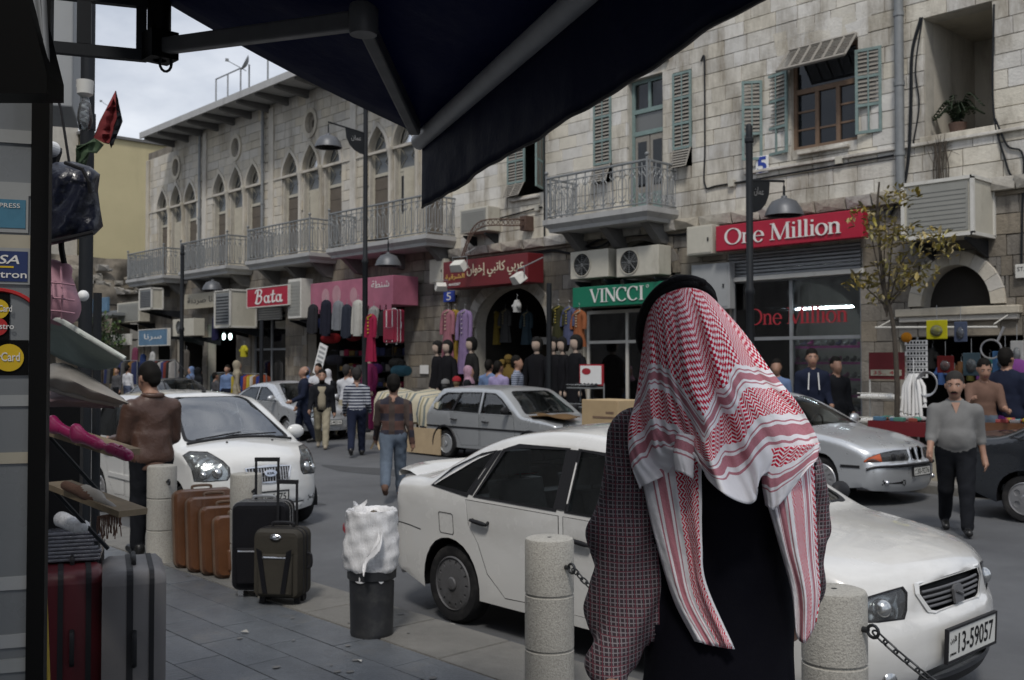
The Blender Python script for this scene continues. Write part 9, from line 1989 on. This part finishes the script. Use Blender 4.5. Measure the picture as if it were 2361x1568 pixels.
drape('shoulder_bag', 'cream folded leather bag below the lace flap', 'bag', [[(98, 842, 4.5), (150, 838, 4.4), (215, 872, 4.35), (285, 918, 4.25)], [(98, 872, 4.32), (150, 872, 4.22), (215, 900, 4.18), (292, 928, 4.18)], [(98, 890, 4.4), (150, 905, 4.35), (215, 922, 4.3), (278, 934, 4.28)]], 'bag_cream', .012, .014, 'bag_cream')
drape('folded_cloth', 'mauve folded cloth under the cream leather bag', 'cloth', [[(98, 900, 4.5), (170, 905, 4.45), (240, 930, 4.4)], [(98, 925, 4.38), (170, 922, 4.33), (262, 936, 4.3)], [(98, 940, 4.45), (160, 938, 4.42), (230, 942, 4.4)]], 'bag_mauve', .015, .012)
mat('plank', (.22, .17, .11), .8, var=.25, vs=9)
def shelf_plank(label, u0, v0, u1, v1, k0, k1):
 a, c_ = dep(u0, v0, k0), dep(u1, v1, k1); t = thing('shelf_plank', label, 'shelf', a); d = c_ - a; M_ = d.to_track_quat('X', 'Z').to_matrix().to_4x4(); b = MB(); b.box(0, d.length, -.02, .10, -.012, .012, 0, M_); b.build('board', 'plank', t); b = MB(); b.tube([(0, 0, 0), (0, 0, 0) + d * .02 if 0 else (.01, .25, -.3)], .01, 5); b.build('strut', 'iron_dark', t); return t, a, d
shelf_plank('upper slanting wooden shelf with pink shoes', 98, 990, 268, 1045, 4.3, 3.9); shelf_plank('lower slanting wooden shelf with brown scarf', 112, 1118, 285, 1185, 4.3, 3.9)
for i, (u, v, kk, s, lab) in enumerate(((205, 1014, 3.98, 1., 'front pink patent shoe on the upper shelf'), (148, 992, 4.1, .9, 'rear pink patent shoe on the upper shelf'))):
 e_ = lambda x, y: dep(u + x * s, v + y * s, kk - x * .0012); t, c0 = soft('pink_shoe', lab, 'shoe', [(e_(-28, -6), e_(20, 10), .018 * s, .012 * s, 0), (e_(20, 10), e_(92, 38), .012 * s, .015 * s, 0), (e_(-30, -26), e_(-26, -8), .013, .016, 0), (e_(-30, -26), e_(5, 0), .008, .008, 0), (e_(55, 20), e_(85, 34), .016, .013, 0)], ['shoe_pink'], .006, .0)
 b = MB(); b.ball(e_(74, 18) - c0, .011, 8); b.ball(e_(82, 22) - c0, .009, 8); b.build('bow', 'shoe_pink', t, smooth=60)
t, c0 = soft('folded_scarf', 'brown and white folded scarf on the lower shelf', 'scarf', [(dep(150, 1120, 4.15), dep(225, 1150, 4.05), .02, .02, 0), (dep(200, 1130, 4.1), dep(270, 1180, 3.95), .02, .014, 1)], ['cloth_brown', 'bag_cream'], .009, .004)
b = MB(); r2 = random.Random(3)
for i in range(26): a = dep(225 + i * 2.2, 1190 - i * .4, 3.95) - c0; b.tube([a, a + Vector((r2.uniform(-.01, .01), 0, -.04)), a + Vector((r2.uniform(-.02, .02), 0, -.05 - .05 * r2.random()))], .0022, 4)
b.build('fringe', 'cloth_brown', t)
pr = dep(150, 1000, 4.9); t = thing('goods_rack', 'black upright rack holding the shelves beside the door', 'rack', (pr.x, pr.y, 0), DA); b = MB(); b.box(-.35, .06, .1, .3, 0, 1.62); b.build('back_panel', 'black', t); b = MB(); b.tube([(.14, 0, 0), (.14, 0, 2.1)], .02, 8); b.build('upright', 'iron_dark', t)
pk = onz(165, 1282, .80); t = thing('wrapped_shirts', 'stack of folded dark shirts in clear plastic sleeves on the cases', 'shirts', (pk.x, pk.y, .80), DA)
mat('film_dark', (.10, .105, .125), .22, var=.35, vs=22, coat=.4, bump=.5, bs=40)
for i in range(8): b = MB(); r2 = random.Random(i); b.box(-.17 + r2.uniform(-.02, .02), .13 + r2.uniform(-.02, .02), -.16, .16, i * .018, i * .018 + .017); b.build('shirt_pack', 'film_dark', t, bevel=.006)
t, c0 = soft('plastic_bundle', 'crumpled clear plastic bundle on top of the wrapped shirts', 'plastic bag', [(dep(140, 1200, 4.5), dep(190, 1215, 4.4), .035, .03, 0)], ['bag_film'], .009, .006)
tbl = Vector((pk.x, pk.y, 0)); t = thing('goods_plinth', 'black plinth under the wrapped shirts', 'plinth', tbl, DA); b = MB(); b.box(-.2, .14, -.1, .2, 0, .797); b.build('plinth', 'black', t)
br = dep(95, 1200, 3.35); t = thing('broom', 'broom with yellow wooden handle leaning at the shop door', 'broom', (br.x, br.y, 0)); bt = dep(128, 1600, 3.2); b = MB(); tp = dep(97, 1290, 3.3); b.tube([tp - t.location, Vector((bt.x, bt.y, .08)) - t.location], .013, 8); b.build('handle', gmat((.42, .30, .06)), t); b = MB(); q_ = Vector((bt.x, bt.y, 0)) - t.location; b.box(q_.x - .12, q_.x + .12, q_.y - .03, q_.y + .03, 0, .09); b.build('bristles', gmat((.5, .36, .03)), t)
# -- awning
fabric('awning_navy', (.011, .015, .042), .2, bump=.3, bs=9, vs=3, rough=.55)
nt_ = MATS['awning_navy'].node_tree; tb = nt_.nodes.new('ShaderNodeBsdfTranslucent'); tb.inputs[0].default_value = (.018, .028, .095, 1); ms = nt_.nodes.new('ShaderNodeMixShader'); ms.inputs[0].default_value = .45; nt_.links.new(nt_.nodes['Principled BSDF'].outputs[0], ms.inputs[1]); nt_.links.new(tb.outputs[0], ms.inputs[2]); nt_.links.new(ms.outputs[0], nt_.nodes['Material Output'].inputs[0]); mat('awning_bar', (.5, .5, .5), .45, metal=.1, var=.15, vs=9); mat('arm_dark', (.13, .13, .132), .45, metal=.2, var=.15, vs=9)
A0 = dep(972, 322, 4.0); AZ = A0.z; t = thing('awning', 'navy fabric awning with folding arm overhanging the pavement', 'awning', A0); bd = -e1
Lw = 2.75; OUT = 1.25; RISE = .457
def aw(a, o, dz=0.): return bd * a - e2 * o + Vector((0, 0, o * RISE + dz))
b = MB(); b.grid([[tuple(aw(Lw * i / 24, OUT * j / 10, .02 - .03 * math.sin(PI * j / 10) - .006 * math.sin(i * 1.3))) for j in range(11)] for i in range(25)]); o = b.build('canopy', 'awning_navy', t, smooth=60); so = o.modifiers.new('S', 'SOLIDIFY'); so.thickness = .004
b = MB(); b.tube([tuple(aw(-.03, 0, 0)), tuple(aw(Lw, 0, 0))], .036, 14); b.build('front_bar', 'awning_bar', t, smooth=40)
P = []
for i in range(121):
 a = Lw * i / 120; row = []
 for j in range(9):
  f = j / 8; w = .0035 * f * (math.sin(a * 9) + .6 * math.sin(a * 17 + 1) + .3 * math.sin(a * 37)); row.append(tuple(aw(a - .02, -.01 + w, -.02 - f * (.243 + .003 * math.sin(a * 5)))))
 P.append(row)
b = MB(); b.grid(P); o = b.build('valance', 'awning_navy', t, smooth=60); so = o.modifiers.new('S', 'SOLIDIFY'); so.thickness = .003
b = MB(); b.tube([p_[-1] for p_ in P], .005, 5); b.build('hem_cord', 'trim_black', t)
s0, s1, s2 = dep(368, 108, 3.66) - A0, dep(838, 46, 3.0) - A0, aw(.14, .06, -.02)
for q0, q1, nm in ((s0, s1, 'upper_arm'), (s1, s2, 'forearm')): b = MB(); d = (q1 - q0); M_ = Matrix.Translation(q0) @ d.to_track_quat('X', 'Z').to_matrix().to_4x4(); b.box(0, d.length, -.022, .022, -.028, .028, 0, M_); b.build(nm, 'arm_dark', t, bevel=.008)
b = MB(); b.lathe([(.04, -.045), (.045, -.03), (.045, .03), (.04, .045)], 16, 0, Matrix.Translation(s1)); b.build('elbow', 'arm_dark', t, smooth=40)
b = MB(); b.lathe([(.025, -.05), (.04, -.02), (.04, .3), (.03, .4)], 14, 0, Matrix.Translation(s0)); b.cbox(tuple(s0), (.1, .1, .1)); b.build('wall_bracket', 'frame_black', t, smooth=40)
q_ = dep(382, 130, 3.64) - A0; b = MB(); b.tube([(.02 * math.cos(a), 0, -.025 + .03 * math.sin(a)) for a in [2 * PI * i / 14 for i in range(14)]], .005, 6, 0, Matrix.Translation(q_) @ Matrix.Rotation(DA, 4, 'Z'), closed=True); b.build('crank_eye', 'iron_dark', t)
